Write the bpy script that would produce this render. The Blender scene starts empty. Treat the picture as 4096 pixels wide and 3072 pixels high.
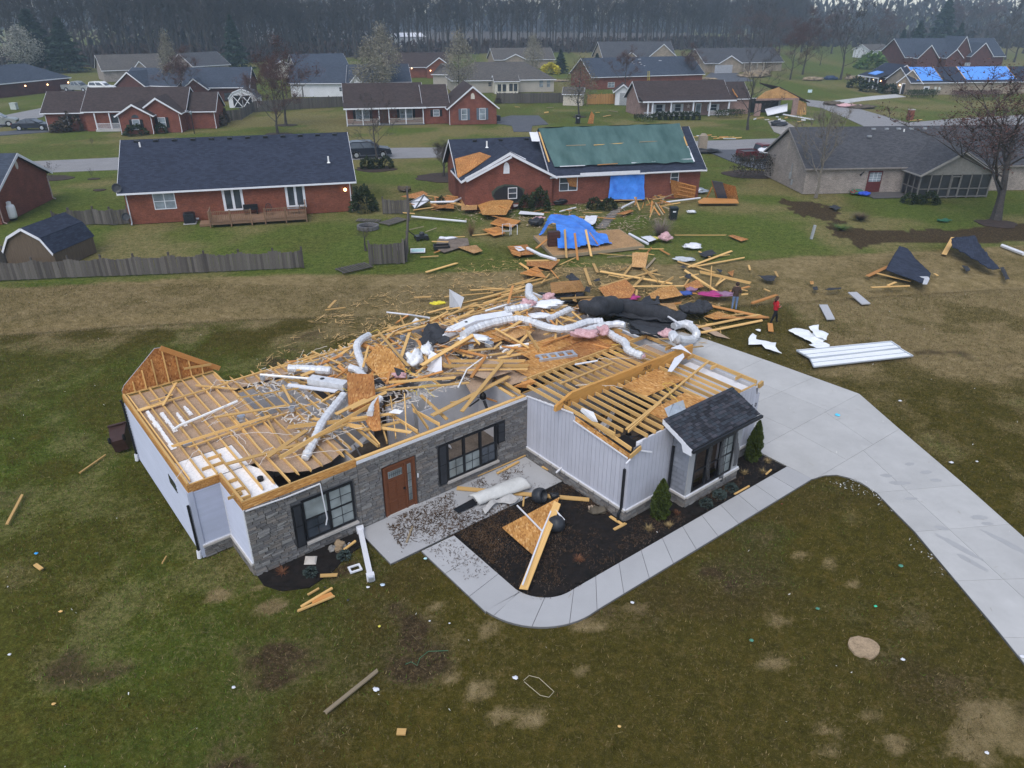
import bpy, bmesh, math, random
import numpy as np
from mathutils import Vector as V, Matrix, noise as mn
PI = math.pi; R = math.radians
rnd = random.Random(11)
S = bpy.context.scene
COL = S.collection
CAMH = 16.2; FPX = 2932.8; PITCH = R(27.0954); ROLL = R(0.2737)
cam = bpy.data.objects.new('camera', bpy.data.cameras.new('camera')); COL.objects.link(cam)
cam.matrix_world = Matrix.Translation((0, 0, CAMH)) @ Matrix.Rotation(PI/2 - PITCH, 4, 'X') @ Matrix.Rotation(ROLL, 4, 'Z')
cam.data.sensor_width = 36; cam.data.lens = FPX/4096*36
cam.data.clip_start = .5; cam.data.clip_end = 6000
S.camera = cam
W = bpy.data.worlds.new('World'); S.world = W; W.use_nodes = True
nt = W.node_tree; bg = nt.nodes['Background']
SUN_EL, SUN_ROT = R(56), R(200)
sky = nt.nodes.new('ShaderNodeTexSky'); sky.sky_type = 'NISHITA'; sky.sun_disc = False
sky.sun_elevation = SUN_EL; sky.sun_rotation = SUN_ROT; sky.air_density = 1.0; sky.dust_density = .8; sky.ozone_density = 1.5
hs = nt.nodes.new('ShaderNodeHueSaturation'); hs.inputs['Saturation'].default_value = .62
nt.links.new(sky.outputs[0], hs.inputs['Color']); nt.links.new(hs.outputs[0], bg.inputs[0])
bg.inputs[1].default_value = .13
sl = bpy.data.lights.new('sun', 'SUN'); sl.energy = 1.3; sl.angle = R(48); sl.color = (1, .96, .9)
so = bpy.data.objects.new('sun', sl); COL.objects.link(so)
so.rotation_euler = (PI/2 - SUN_EL, 0, PI - SUN_ROT)
S.view_settings.view_transform = 'Standard'; S.view_settings.look = 'None'
S.view_settings.exposure = 0.68; S.view_settings.gamma = 1; S.view_settings.use_curve_mapping = False
S.cycles.use_denoising = True; S.cycles.max_bounces = 6; S.cycles.volume_bounces = 1
S.cycles.transparent_max_bounces = 8
RG = {'p':(0,0),'q':(1000,0),'r':(2000,0),'s':(2996,0),'t':(0,600),'u':(1000,600),'v':(2000,600),'w':(2996,600),
      'a':(400,1200),'b':(1400,1000),'c':(2300,1100),'d':(400,1650),'e':(1300,1600),'f':(2200,1500),'g':(3000,1450),
      'h':(1500,2150),'i':(0,2150),'j':(2996,2250),'F':(0,0)}
def pix(r, x, y):
 o = RG[r]; s = 1 if r == 'F' else 2.0182 if r == 'g' else 2.0109
 return o[0]+x/s, o[1]+y/s
def ray(q):
 a, b = pix(*q); cr, sr = math.cos(ROLL), math.sin(ROLL)
 dx, dy = a-2048, b-1536
 xr = cr*dx+sr*dy; yr = -sr*dx+cr*dy
 return V((xr/FPX, math.cos(PITCH)-yr/FPX*math.sin(PITCH), -math.sin(PITCH)-yr/FPX*math.cos(PITCH)))
CO = V((0, 0, CAMH))
def G(q, z=0):
 """the place on the level z that a spot of the photograph shows"""
 d = ray(q); return CO + d*((z-CAMH)/d.z)
class Frame:
 def __init__(s, o, yaw): s.o = V((o[0], o[1], o[2] if len(o) > 2 else 0)); s.yaw = yaw; s.M = Matrix.Translation(s.o) @ Matrix.Rotation(yaw, 4, 'Z'); s.I = s.M.inverted()
 def w(s, u, v, z=0): return s.M @ V((u, v, z))
 def l(s, p): return s.I @ V(p)
 def g(s, q, z=0): return s.l(G(q, z+s.o.z))
 def ry(s, q, y):
  o = s.I @ CO; d = s.I.to_3x3() @ ray(q); return o + d*((y-o.y)/d.y)
 def rx(s, q, x):
  o = s.I @ CO; d = s.I.to_3x3() @ ray(q); return o + d*((x-o.x)/d.x)
class MB:
 def __init__(s): s.v = []; s.f = []; s.m = []
 def face(s, pts, m=0):
  i = len(s.v); s.v += [tuple(p) for p in pts]; s.f.append(tuple(range(i, i+len(pts)))); s.m.append(m); return s
 def hexa(s, c, m=0):
  i = len(s.v); s.v += [tuple(p) for p in c]
  for q in ((3,2,1,0),(4,5,6,7),(0,1,5,4),(1,2,6,5),(2,3,7,6),(3,0,4,7)): s.f.append(tuple(i+k for k in q)); s.m.append(m)
  return s
 def box(s, x0, x1, y0, y1, z0, z1, m=0):
  if x1 < x0: x0, x1 = x1, x0
  if y1 < y0: y0, y1 = y1, y0
  return s.hexa([(x0,y0,z0),(x1,y0,z0),(x1,y1,z0),(x0,y1,z0),(x0,y0,z1),(x1,y0,z1),(x1,y1,z1),(x0,y1,z1)], m)
 def beam(s, p, q, w, h, m=0, up=(0,0,1)):
  p = V(p); q = V(q); a = (q-p).normalized(); sd = a.cross(V(up))
  if sd.length < 1e-4: sd = a.cross(V((1,0,0)))
  sd.normalize(); u = sd.cross(a); sd *= w/2; u *= h/2
  return s.hexa([p-sd-u, q-sd-u, q+sd-u, p+sd-u, p-sd+u, q-sd+u, q+sd+u, p+sd+u], m)
 def prism(s, poly, z0, z1, m=0, mt=None):
  i = len(s.v); n = len(poly)
  a = sum(poly[k][0]*poly[(k+1) % n][1]-poly[(k+1) % n][0]*poly[k][1] for k in range(n))
  if a < 0: poly = poly[::-1]
  s.v += [(p[0], p[1], z0) for p in poly]+[(p[0], p[1], z1) for p in poly]
  s.f.append(tuple(range(i+n, i+2*n))); s.m.append(m if mt is None else mt)
  s.f.append(tuple(range(i+n-1, i-1, -1))); s.m.append(m)
  for k in range(n): s.f.append((i+k, i+(k+1) % n, i+n+(k+1) % n, i+n+k)); s.m.append(m)
  return s
 def extr(s, poly, d, m=0):
  """a 3-D polygon given depth d along a vector"""
  d = V(d); i = len(s.v); n = len(poly); A = [V(p) for p in poly]
  s.v += [tuple(p) for p in A]+[tuple(p+d) for p in A]
  s.f.append(tuple(range(i+n-1, i-1, -1))); s.f.append(tuple(range(i+n, i+2*n))); s.m += [m, m]
  for k in range(n): s.f.append((i+k, i+(k+1) % n, i+n+(k+1) % n, i+n+k)); s.m.append(m)
  return s
 def tube(s, pts, r, n=6, m=0, cap=True):
  pts = [V(p) for p in pts]; k = len(pts); i0 = len(s.v); ref = None
  rr = r if isinstance(r, (list, tuple)) else [r]*k
  for j, p in enumerate(pts):
   t = (pts[min(j+1, k-1)]-pts[max(j-1, 0)]).normalized()
   if ref is None: ref = t.orthogonal().normalized()
   ref = (ref - t*ref.dot(t)); ref = ref.normalized() if ref.length > 1e-6 else t.orthogonal().normalized()
   b = t.cross(ref)
   for a in range(n):
    c = 2*PI*a/n; s.v.append(tuple(p+(ref*math.cos(c)+b*math.sin(c))*rr[j]))
  for j in range(k-1):
   for a in range(n):
    b_ = (a+1) % n; s.f.append((i0+j*n+a, i0+j*n+b_, i0+(j+1)*n+b_, i0+(j+1)*n+a)); s.m.append(m)
  if cap:
   s.f.append(tuple(i0+a for a in range(n-1, -1, -1))); s.f.append(tuple(i0+(k-1)*n+a for a in range(n))); s.m += [m, m]
  return s
 def lathe(s, prof, c=(0,0,0), n=12, m=0):
  i0 = len(s.v); k = len(prof)
  for r_, z in prof:
   for a in range(n): s.v.append((c[0]+r_*math.cos(2*PI*a/n), c[1]+r_*math.sin(2*PI*a/n), c[2]+z))
  for j in range(k-1):
   for a in range(n):
    b_ = (a+1) % n; s.f.append((i0+j*n+a, i0+j*n+b_, i0+(j+1)*n+b_, i0+(j+1)*n+a)); s.m.append(m)
  s.f.append(tuple(i0+a for a in range(n-1, -1, -1))); s.f.append(tuple(i0+(k-1)*n+a for a in range(n))); s.m += [m, m]
  return s
 def mesh(s, name, mats, smooth=False, uv=True):
  me = bpy.data.meshes.new(name); me.from_pydata(s.v, [], s.f)
  for m in (mats if isinstance(mats, (list, tuple)) else [mats]): me.materials.append(m)
  if any(s.m): me.polygons.foreach_set('material_index', s.m)
  if smooth: me.polygons.foreach_set('use_smooth', [True]*len(s.f))
  if uv and s.f:
   np_, nl = len(me.polygons), len(me.loops)
   no = np.empty(np_*3); me.polygons.foreach_get('normal', no); no = no.reshape(-1, 3)
   lt = np.empty(np_, 'i'); me.polygons.foreach_get('loop_total', lt)
   vi = np.empty(nl, 'i'); me.loops.foreach_get('vertex_index', vi)
   co = np.empty(len(me.vertices)*3); me.vertices.foreach_get('co', co); co = co.reshape(-1, 3)[vi]
   U = np.stack([-no[:, 1], no[:, 0], np.zeros(np_)], 1); ln = np.linalg.norm(U, axis=1)
   fl = ln < .12; U[fl] = (1, 0, 0); U[~fl] /= ln[~fl][:, None]
   Vv = np.cross(no, U); U = np.repeat(U, lt, 0); Vv = np.repeat(Vv, lt, 0)
   lay = me.uv_layers.new(name='UVMap')
   lay.data.foreach_set('uv', np.stack([(co*U).sum(1), (co*Vv).sum(1)], 1).ravel())
  me.update(); return me
 def build(s, name, mats, parent=None, smooth=False, uv=True, kind=None, label=None):
  return link(name, s.mesh(name, mats, smooth, uv), parent, kind, label)
def link(name, me, parent=None, kind=None, label=None, mw=None):
 o = bpy.data.objects.new(name, me); COL.objects.link(o)
 if parent is not None: o.parent = parent
 if mw is not None: o.matrix_basis = mw
 if kind: o['kind'] = kind
 if label: o['label'] = label
 return o
def tag(o, label, cat, group=None):
 o['label'] = label; o['category'] = cat
 if group: o['group'] = group
 return o
def thing(name, label, cat, loc=(0,0,0), yaw=0, group=None):
 o = bpy.data.objects.new(name, None); COL.objects.link(o); o.empty_display_size = .2
 o.location = loc if len(loc) == 3 else (loc[0], loc[1], 0); o.rotation_euler = (0, 0, yaw)
 return tag(o, label, cat, group)
def copy_tree(o, loc=None, yaw=None, label=None, group=None, scale=None, parent=None):
 c = o.copy(); COL.objects.link(c)
 if parent is not None: c.parent = parent
 for ch in o.children: copy_tree(ch, parent=c)
 if loc is not None: c.location = loc
 if yaw is not None: c.rotation_euler = (0, 0, yaw)
 if scale is not None: c.scale = (scale,)*3 if not isinstance(scale, tuple) else scale
 if label: c['label'] = label
 if group: c['group'] = group
 return c
def axm(p, q, w, h, roll=0, up=(0,0,1)):
 """matrix that lays a unit piece (x = length) from p to q"""
 p = V(p); q = V(q); L = (q-p).length; a = (q-p)/L; sd = V(up).cross(a)
 if sd.length < 1e-3: sd = V((0, 1, 0)).cross(a)
 sd.normalize(); u = a.cross(sd)
 M = Matrix((a, sd, u)).transposed() @ Matrix.Rotation(roll, 3, 'X')
 M = M.to_4x4(); M.translation = (p+q)/2
 return M @ Matrix.Diagonal((L, w, h, 1))
def nodes(name):
 m = bpy.data.materials.new(name); m.use_nodes = True; t = m.node_tree
 return m, t, t.nodes['Principled BSDF'], t.links.new
def N_(t, ty, **k):
 n = t.nodes.new('ShaderNode'+ty)
 for a, b in k.items():
  if a.startswith('i_'): n.inputs[a[2:].replace('_', ' ')].default_value = b
  else: setattr(n, a, b)
 return n
def mixc(t, a, b, f, bt='MIX'):
 n = t.nodes.new('ShaderNodeMix'); n.data_type = 'RGBA'; n.blend_type = bt
 for s_, v in ((n.inputs[6], a), (n.inputs[7], b), (n.inputs[0], f)):
  if hasattr(v, 'is_linked') or isinstance(v, bpy.types.NodeSocket): t.links.new(v, s_)
  else: s_.default_value = (*v, 1) if isinstance(v, tuple) and len(v) == 3 else v
 return n.outputs[2]
def ramp(t, src, stops):
 n = t.nodes.new('ShaderNodeValToRGB'); e = n.color_ramp.elements
 while len(e) < len(stops): e.new(.5)
 for i, (p, c) in enumerate(stops): e[i].position = p; e[i].color = (*c, 1) if len(c) == 3 else c
 t.links.new(src, n.inputs[0]); return n.outputs[0]
def coords(t, kind, sc=(1,1,1), loc=(0,0,0)):
 tc = t.nodes.new('ShaderNodeTexCoord'); mp = t.nodes.new('ShaderNodeMapping')
 mp.inputs['Scale'].default_value = sc; mp.inputs['Location'].default_value = loc
 if kind == 'World':
  g = t.nodes.new('ShaderNodeNewGeometry'); t.links.new(g.outputs['Position'], mp.inputs[0])
 else: t.links.new(tc.outputs[kind], mp.inputs[0])
 return mp.outputs[0]
def noise(t, vec, scale, detail=4, rough=.6, dist=0):
 n = N_(t, 'TexNoise', i_Scale=scale, i_Detail=detail, i_Roughness=rough, i_Distortion=dist); t.links.new(vec, n.inputs['Vector']); return n.outputs['Fac']
def bump(t, p, h, st, dist=.02):
 b = N_(t, 'Bump', i_Strength=st, i_Distance=dist); t.links.new(h, b.inputs['Height']); t.links.new(b.outputs[0], p.inputs['Normal'])
def objrand(t, col, amt):
 oi = t.nodes.new('ShaderNodeObjectInfo'); mr = N_(t, 'MapRange', i_To_Min=1-amt, i_To_Max=1+amt*.8); t.links.new(oi.outputs['Random'], mr.inputs[0])
 h = t.nodes.new('ShaderNodeHueSaturation'); t.links.new(col, h.inputs['Color']); t.links.new(mr.outputs[0], h.inputs['Value']); return h.outputs[0]
def mul(c, k): return tuple(min(1, x*k) for x in c)
def plain(name, c, rough=.7, var=.18, scale=4, kind='Object', sc=(1,1,1), bmp=0, rndm=0, metal=0, spec=.3, c2=None, fine=None):
 m, t, p, L = nodes(name); vec = coords(t, kind, sc)
 f = noise(t, vec, scale, 6, .65)
 col = ramp(t, f, [(.3, mul(c, 1-var)), (.7, c2 or mul(c, 1+var))])
 if fine:
  fk = .6 if name != 'pale concrete' else .12
  f2 = noise(t, vec, scale*fine, 3, .7); col = mixc(t, col, ramp(t, f2, [(.35, (.6,.6,.6)), (.65, (1.25,1.25,1.25))]), fk, 'MULTIPLY')
 if rndm: col = objrand(t, col, rndm)
 L(col, p.inputs['Base Color']); p.inputs['Roughness'].default_value = rough; p.inputs['Metallic'].default_value = metal
 p.inputs['Specular IOR Level'].default_value = spec
 if bmp: bump(t, p, f, bmp)
 return m
def brick(name, c1, c2, mo, bw=.21, rh=.072, ms=.008, rough=.85, streak=.25):
 m, t, p, L = nodes(name); vec = coords(t, 'UV')
 b = N_(t, 'TexBrick', i_Scale=1, i_Mortar_Size=ms, i_Bias=-.1, i_Brick_Width=bw, i_Row_Height=rh); L(vec, b.inputs['Vector'])
 b.inputs['Color1'].default_value = (*c1, 1); b.inputs['Color2'].default_value = (*c2, 1); b.inputs['Mortar'].default_value = (*mo, 1)
 n = noise(t, vec, .9, 5, .6); n2 = noise(t, vec, 9, 3, .6)
 col = mixc(t, b.outputs['Color'], ramp(t, n, [(.3, (1-streak,)*3), (.7, (1+streak*.6,)*3)]), 1, 'MULTIPLY')
 col = mixc(t, col, ramp(t, n2, [(.35, (.72,.72,.72)), (.65, (1.15,1.15,1.15))]), .8, 'MULTIPLY')
 L(col, p.inputs['Base Color']); p.inputs['Roughness'].default_value = rough; p.inputs['Specular IOR Level'].default_value = .2
 bump(t, p, b.outputs['Fac'], -.5, .01)
 return m
def shingle(name, c, var=.22, bw=.32, rh=.145):
 m, t, p, L = nodes(name); vec = coords(t, 'UV')
 b = N_(t, 'TexBrick', i_Scale=1, i_Mortar_Size=.006, i_Mortar_Smooth=.3, i_Brick_Width=bw, i_Row_Height=rh); L(vec, b.inputs['Vector'])
 b.inputs['Color1'].default_value = (*mul(c, 1-var), 1); b.inputs['Color2'].default_value = (*mul(c, 1+var), 1); b.inputs['Mortar'].default_value = (*mul(c, .45), 1)
 n = noise(t, vec, .35, 4, .55); n2 = noise(t, vec, 30, 3, .7)
 col = mixc(t, b.outputs['Color'], ramp(t, n, [(.3, (.93,.93,.93)), (.7, (1.07,1.07,1.06))]), 1, 'MULTIPLY')
 col = mixc(t, col, ramp(t, n2, [(.3, (.7,.7,.7)), (.7, (1.3,1.3,1.3))]), .5, 'MULTIPLY')
 L(col, p.inputs['Base Color']); p.inputs['Roughness'].default_value = .9; p.inputs['Specular IOR Level'].default_value = .15
 bump(t, p, b.outputs['Fac'], -.6, .012)
 return m
def wood(name, c, c2, rndm=.22, knots=True, sc=(1.4, 22, 22)):
 m, t, p, L = nodes(name); vec = coords(t, 'Object', sc)
 oi = t.nodes.new('ShaderNodeObjectInfo'); ad = t.nodes.new('ShaderNodeVectorMath'); ad.operation = 'ADD'
 cm = N_(t, 'CombineXYZ'); mu = N_(t, 'Math', operation='MULTIPLY'); mu.inputs[1].default_value = 57; L(oi.outputs['Random'], mu.inputs[0]); L(mu.outputs[0], cm.inputs[0]); L(mu.outputs[0], cm.inputs[1])
 L(vec, ad.inputs[0]); L(cm.outputs[0], ad.inputs[1])
 f = noise(t, ad.outputs[0], 1.6, 5, .6, .8)
 col = ramp(t, f, [(.28, c2), (.5, c), (.75, mul(c, 1.18))])
 v2 = coords(t, 'Object', (9, 2.2, 2.2)); f2 = noise(t, v2, 1.1, 2, .5)
 col = mixc(t, col, mul(c2, .45), ramp(t, f2, [(.70, (0,0,0)), (.78, (.7,.7,.7))]))
 col = objrand(t, col, rndm)
 L(col, p.inputs['Base Color']); p.inputs['Roughness'].default_value = .75; p.inputs['Specular IOR Level'].default_value = .25
 bump(t, p, f, .15, .01)
 return m
def osbmat(name, c, cd, cl, kind='Object', k=1, rndm=.15):
 m, t, p, L = nodes(name); vec = coords(t, kind, (k, k, k))
 nz = N_(t, 'TexNoise', i_Scale=6, i_Detail=2); L(vec, nz.inputs['Vector'])
 v1 = mixc(t, vec, nz.outputs['Color'], .06)
 mp = N_(t, 'Mapping'); mp.inputs['Scale'].default_value = (26, 9, 14); mp.inputs['Rotation'].default_value = (.4, .3, .5); L(v1, mp.inputs[0])
 vo = N_(t, 'TexVoronoi', i_Scale=1.0, i_Randomness=1); L(mp.outputs[0], vo.inputs['Vector'])
 sp = N_(t, 'SeparateColor'); L(vo.outputs['Color'], sp.inputs[0])
 col = ramp(t, sp.outputs[0], [(0, cd), (.45, c), (.8, c), (1, cl)])
 n2 = noise(t, vec, .8, 4, .6); col = mixc(t, col, ramp(t, n2, [(.3, (.72,.72,.72)), (.7, (1.15,1.15,1.15))]), 1, 'MULTIPLY')
 if rndm: col = objrand(t, col, rndm)
 L(col, p.inputs['Base Color']); p.inputs['Roughness'].default_value = .8; p.inputs['Specular IOR Level'].default_value = .2
 bump(t, p, sp.outputs[0], .12, .01)
 return m
def glass(name, c=(.05,.06,.075), rough=.08):
 m, t, p, L = nodes(name); f = noise(t, coords(t, 'Object'), 1.2, 3, .5)
 L(ramp(t, f, [(.3, mul(c, .6)), (.7, mul(c, 1.5))]), p.inputs['Base Color']); p.inputs['Roughness'].default_value = rough; p.inputs['Specular IOR Level'].default_value = .7
 return m
def lapmat(name, c, pitch=.12):
 m, t, p, L = nodes(name); vec = coords(t, 'UV'); sx = N_(t, 'SeparateXYZ'); L(vec, sx.inputs[0])
 d = N_(t, 'Math', operation='DIVIDE'); d.inputs[1].default_value = pitch; L(sx.outputs[1], d.inputs[0])
 fr = N_(t, 'Math', operation='FRACT'); L(d.outputs[0], fr.inputs[0])
 n = noise(t, vec, .7, 4, .6)
 col = mixc(t, ramp(t, n, [(.3, mul(c, .9)), (.7, mul(c, 1.06))]), ramp(t, fr.outputs[0], [(0, (.55,.55,.57)), (.12, (1,1,1))]), 1, 'MULTIPLY')
 L(col, p.inputs['Base Color']); p.inputs['Roughness'].default_value = .6; bump(t, p, fr.outputs[0], .4, .015)
 return m
def lampmat(name, c, e):
 m, t, p, L = nodes(name); p.inputs['Emission Color'].default_value = (*c, 1); p.inputs['Emission Strength'].default_value = e; p.inputs['Base Color'].default_value = (*c, 1); return m
PINE = wood('pine lumber', (.62,.39,.15), (.47,.26,.08), .3)
PINE_O = wood('weathered orange pine', (.52,.24,.075), (.34,.14,.04))
PINE_G = wood('grey weathered pine', (.30,.24,.16), (.18,.14,.10))
LVL = wood('laminated beam', (.52,.27,.075), (.40,.19,.05), .05, True, (.6, 3, 3))
OSB = osbmat('strand board', (.50,.25,.075), (.30,.125,.035), (.66,.40,.17))
OSB_D = osbmat('dark strand board', (.42,.185,.06), (.25,.09,.027), (.56,.31,.12))
OSB_W = osbmat('pale strand board', (.46,.26,.11), (.33,.17,.06), (.56,.36,.18))
KRAFT = plain('drywall kraft back', (.40,.285,.20), .9, .12, 2, fine=12)
DRYW = plain('white drywall', (.64,.64,.67), .85, .08, 2)
INSUL = plain('white fluffy insulation', (.78,.77,.78), .95, .15, 12, bmp=.6)
PINK = plain('pink insulation', (.58,.30,.33), .95, .3, 9, bmp=.8, c2=(.70,.47,.49))
WHITE = plain('white vinyl trim', (.68,.69,.74), .5, .06, 3)
VINYL = plain('pale grey vinyl siding', (.40,.43,.54), .55, .06, 1.5, rndm=.04)
SMOOTHV = plain('white smooth vinyl siding', (.47,.50,.61), .55, .04, 1.2, rndm=.03)
BATTEN = plain('white board siding', (.46,.47,.54), .6, .06, 1.5, rndm=.05)
GREYSH = plain('grey shake siding', (.21,.225,.265), .7, .10, 2, rndm=.2)
GREYTR = plain('grey trim board', (.34,.345,.36), .6, .06, 2)
BLACK = plain('black metal', (.012,.013,.016), .45, .2, 4)
BLACKP = plain('black plastic', (.018,.019,.022), .4, .25, 4)
CHAR = plain('charcoal plastic', (.03,.033,.04), .4, .2, 4)
STONE = [plain('cut stone '+n, c, .9, .2, 7, fine=6, bmp=.5, rndm=.16) for n, c in (('grey', (.18,.174,.172)), ('brown grey', (.205,.186,.172)), ('light grey', (.235,.23,.225)), ('dark', (.15,.145,.148)))]
MORTAR = plain('dark mortar', (.12,.12,.125), .95, .2, 9)
CAPST = plain('stone cap', (.42,.395,.375), .85, .12, 5, rndm=.08)
CONC = plain('pale concrete', (.43,.425,.42), .85, .09, .35, 'World', fine=3, rndm=.05)
CONC_W = plain('grey walk concrete', (.375,.375,.385), .85, .06, .7, 'World', rndm=.08)
CONC_D = plain('concrete joint', (.14,.14,.145), .95, .1, 3, 'World')
ASPH = plain('grey street asphalt', (.24,.235,.24), .9, .1, .6, 'World', fine=20)
ASPH_D = plain('dark drive asphalt', (.085,.09,.105), .85, .15, .6, 'World', fine=20)
GRAVEL = plain('gravel', (.30,.28,.26), .95, .25, 3, 'World', fine=8)
MULCH = plain('black mulch', (.006,.0055,.0055), .95, .5, 3, 'World', bmp=1, fine=9, c2=(.017,.012,.010))
MULCH_B = plain('brown mulch', (.045,.03,.024), .95, .4, 2, 'World', bmp=1, fine=9)
SOIL = plain('bare tan soil', (.34,.25,.16), .95, .2, 3, 'World', bmp=.5, fine=6)
BR_RED = brick('red brick', (.235,.072,.048), (.165,.052,.038), (.17,.09,.07))
BR_RED2 = brick('orange red brick', (.25,.075,.044), (.175,.054,.035), (.18,.095,.065))
BR_DK = brick('dark red brick', (.12,.043,.036), (.08,.032,.03), (.10,.065,.06))
BR_PINK = brick('pinkish brick', (.34,.21,.18), (.27,.16,.14), (.33,.27,.25))
BR_TAN = brick('buff brick', (.33,.275,.24), (.22,.18,.16), (.36,.33,.31), bw=.24, rh=.085, ms=.014)
BR_BEIGE = brick('beige brick', (.34,.28,.21), (.27,.21,.16), (.33,.29,.24))
SH_BLK = shingle('charcoal shingles', (.032,.039,.062))
SH_GRY = shingle('grey shingles', (.068,.070,.080))
SH_BRN = shingle('brown shingles', (.055,.041,.040))
SH_BLU = shingle('slate blue shingles', (.052,.064,.09))
SH_TAN = shingle('weathered brown grey shingles', (.095,.088,.084))
SH_NEAR = [plain('slate shingle '+n, c, .9, .2, 9, fine=9, rndm=.25) for n, c in (('blue', (.038,.045,.058)), ('dark', (.024,.026,.034)), ('violet', (.05,.05,.062)))]
TARPB = plain('blue tarpaulin', (.03,.17,.72), .35, .25, 1.5, spec=.5, c2=(.06,.27,.86))
TARPB2 = plain('pale blue tarpaulin', (.10,.30,.80), .35, .1, 1.2, spec=.5)
TARPG = plain('green tarpaulin', (.040,.098,.092), .45, .25, .9, 'Object', (1, .25, .6), spec=.4, c2=(.085,.155,.148))
FOIL = plain('silver foil duct', (.62,.63,.66), .5, .16, 7, metal=.15, spec=.4)
GALV = plain('galvanized steel', (.50,.53,.58), .35, .15, 5, metal=.6)
PVC = plain('white pipe', (.80,.80,.80), .35, .04, 3)
DGLASS = glass('dark window glass')
CGLASS = glass('curtained window glass', (.20,.235,.27), .12)
FOGGED = glass('fogged window glass', (.22,.25,.255), .25)
FENCEG = [wood('weathered grey fence '+n, c, mul(c, .6), .24, True, (3, 12, 12)) for n, c in (('pale', (.125,.112,.103)), ('dark', (.085,.075,.07)))]
FENCEO = wood('new cedar fence', (.38,.20,.07), (.26,.12,.04), .15)
DECKW = wood('stained deck', (.22,.135,.085), (.14,.08,.05), .15)
DOORW = wood('stained front door', (.145,.052,.024), (.095,.034,.016), .03, True, (3, 3, 30))
BARK = plain('grey bark', (.060,.053,.050), .95, .35, 3, fine=5, bmp=.6)
BARK2 = plain('pale bark', (.17,.15,.125), .95, .3, 3, fine=5)
TWIG = plain('grey twigs', (.055,.048,.046), .95, .2, .5, rndm=.18)
TWIGR = plain('reddish twigs', (.075,.052,.046), .95, .25, .5, rndm=.12)
def leafm(name, c, var=.35, rndm=.1):
 return plain(name, c, .85, var, 1.6, fine=5, rndm=rndm, spec=.15)
BUDR = leafm('red maple buds', (.10,.052,.045)); PEAR = leafm('cream pear blossom', (.25,.232,.18), .35); PEARW = leafm('white blossom', (.33,.33,.29), .25); PEARD = leafm('fading pear blossom', (.15,.13,.085), .3)
EVER = leafm('dark evergreen', (.030,.05,.036)); ARBO = leafm('arborvitae green', (.062,.085,.018), .5); SHRUB = leafm('dark shrub', (.035,.05,.022)); SHRUBB = leafm('brown bare shrub', (.10,.08,.06)); YELLOW = leafm('yellow forsythia', (.48,.42,.04)); GRNB = leafm('bright green bush', (.10,.17,.045)); SPIR = leafm('grey green juniper', (.055,.075,.07), .4)
LAMP = lampmat('lit porch lamp', (1, .62, .30), 5)
REDP = plain('red paint', (.22,.015,.015), .3, .1, 2, spec=.5); NAVYP = plain('dark navy paint', (.018,.022,.035), .25, .1, 2, spec=.6); SILVP = plain('silver grey paint', (.30,.32,.32), .3, .06, 2, metal=.3, spec=.6); WHTP = plain('white paint', (.75,.76,.78), .3, .04, 2, spec=.5); TYRE = plain('tyre rubber', (.015,.015,.016), .85, .2, 3)
BROWNP = plain('brown plastic', (.05,.026,.022), .35, .2, 4)
BOX = {}
def unit(mat, key='board', k=0):
 """a unit piece, x = length, ends sawn or splintered"""
 kk = (mat.name, key, k)
 if kk not in BOX:
  b = MB(); r = random.Random(k*7+3); h = .5
  if key == 'board' and k:
   e = [-.5+r.uniform(0, .05) for _ in range(4)]+[.5-r.uniform(0, .05) for _ in range(4)]
   c = [(e[0],-h,-h),(e[4],-h,-h),(e[5],h,-h),(e[1],h,-h),(e[2],-h,h),(e[6],-h,h),(e[7],h,h),(e[3],h,h)]
   b.hexa(c)
  else: b.box(-h, h, -h, h, -h, h)
  BOX[kk] = b.mesh(key, mat)
 return BOX[kk]
def stick(name, mat, p, q, w, h, parent=None, roll=0, k=0, up=(0,0,1)):
 return link(name, unit(mat, 'board', k), parent, mw=axm(p, q, w, h, roll, up))
HA = Frame((-8.1669, 18.0966), R(39.0649))           # frame of the roofless house
def GP(r, pts, z=0): return [G((r, *p), z) for p in pts]
def HP(pts): return [HA.w(*p) for p in pts]
def inpoly(poly, x, y):
 x = np.asarray(x); y = np.asarray(y); ins = np.zeros(x.shape, bool); n = len(poly)
 for i in range(n):
  x0, y0 = poly[i][0], poly[i][1]; x1, y1 = poly[(i+1) % n][0], poly[(i+1) % n][1]
  if y0 == y1: continue
  c = ((y0 > y) != (y1 > y)) & (x < (x1-x0)*(y-y0)/(y1-y0)+x0); ins ^= c
 return ins
_g = np.random.RandomState(5).rand(256, 256)
def vn(x, y, s):
 x = np.asarray(x)/s; y = np.asarray(y)/s; xi = np.floor(x).astype(int); yi = np.floor(y).astype(int); fx = x-xi; fy = y-yi
 fx = fx*fx*(3-2*fx); fy = fy*fy*(3-2*fy); g = lambda a, b: _g[a % 256, b % 256]
 return (g(xi, yi)*(1-fx)+g(xi+1, yi)*fx)*(1-fy)+(g(xi, yi+1)*(1-fx)+g(xi+1, yi+1)*fx)*fy
def fbm(x, y, s, o=4):
 t = 0; a = 1; w = 0
 for i in range(o): t = t+a*vn(x+i*31.7, y+i*17.3, s); w += a; a *= .55; s /= 2.1
 return t/w
def sst(a, b, x): t = np.clip((x-a)/(b-a), 0, 1); return t*t*(3-2*t)
ditch = [G(('F', *p)) for p in ((-900,1362),(0,1310),(500,1275),(1000,1248),(2000,1215),(3000,1190),(3500,1160),(4096,1122),(4900,1070))]
upper = [G(('F', *p)) for p in ((-900,1185),(0,1157),(700,1120),(1000,1110),(1900,1090),(3000,1042),(4096,985),(4900,945))]
def yline(L, x): return np.interp(x, [p.x for p in L], [p.y for p in L])
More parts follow.
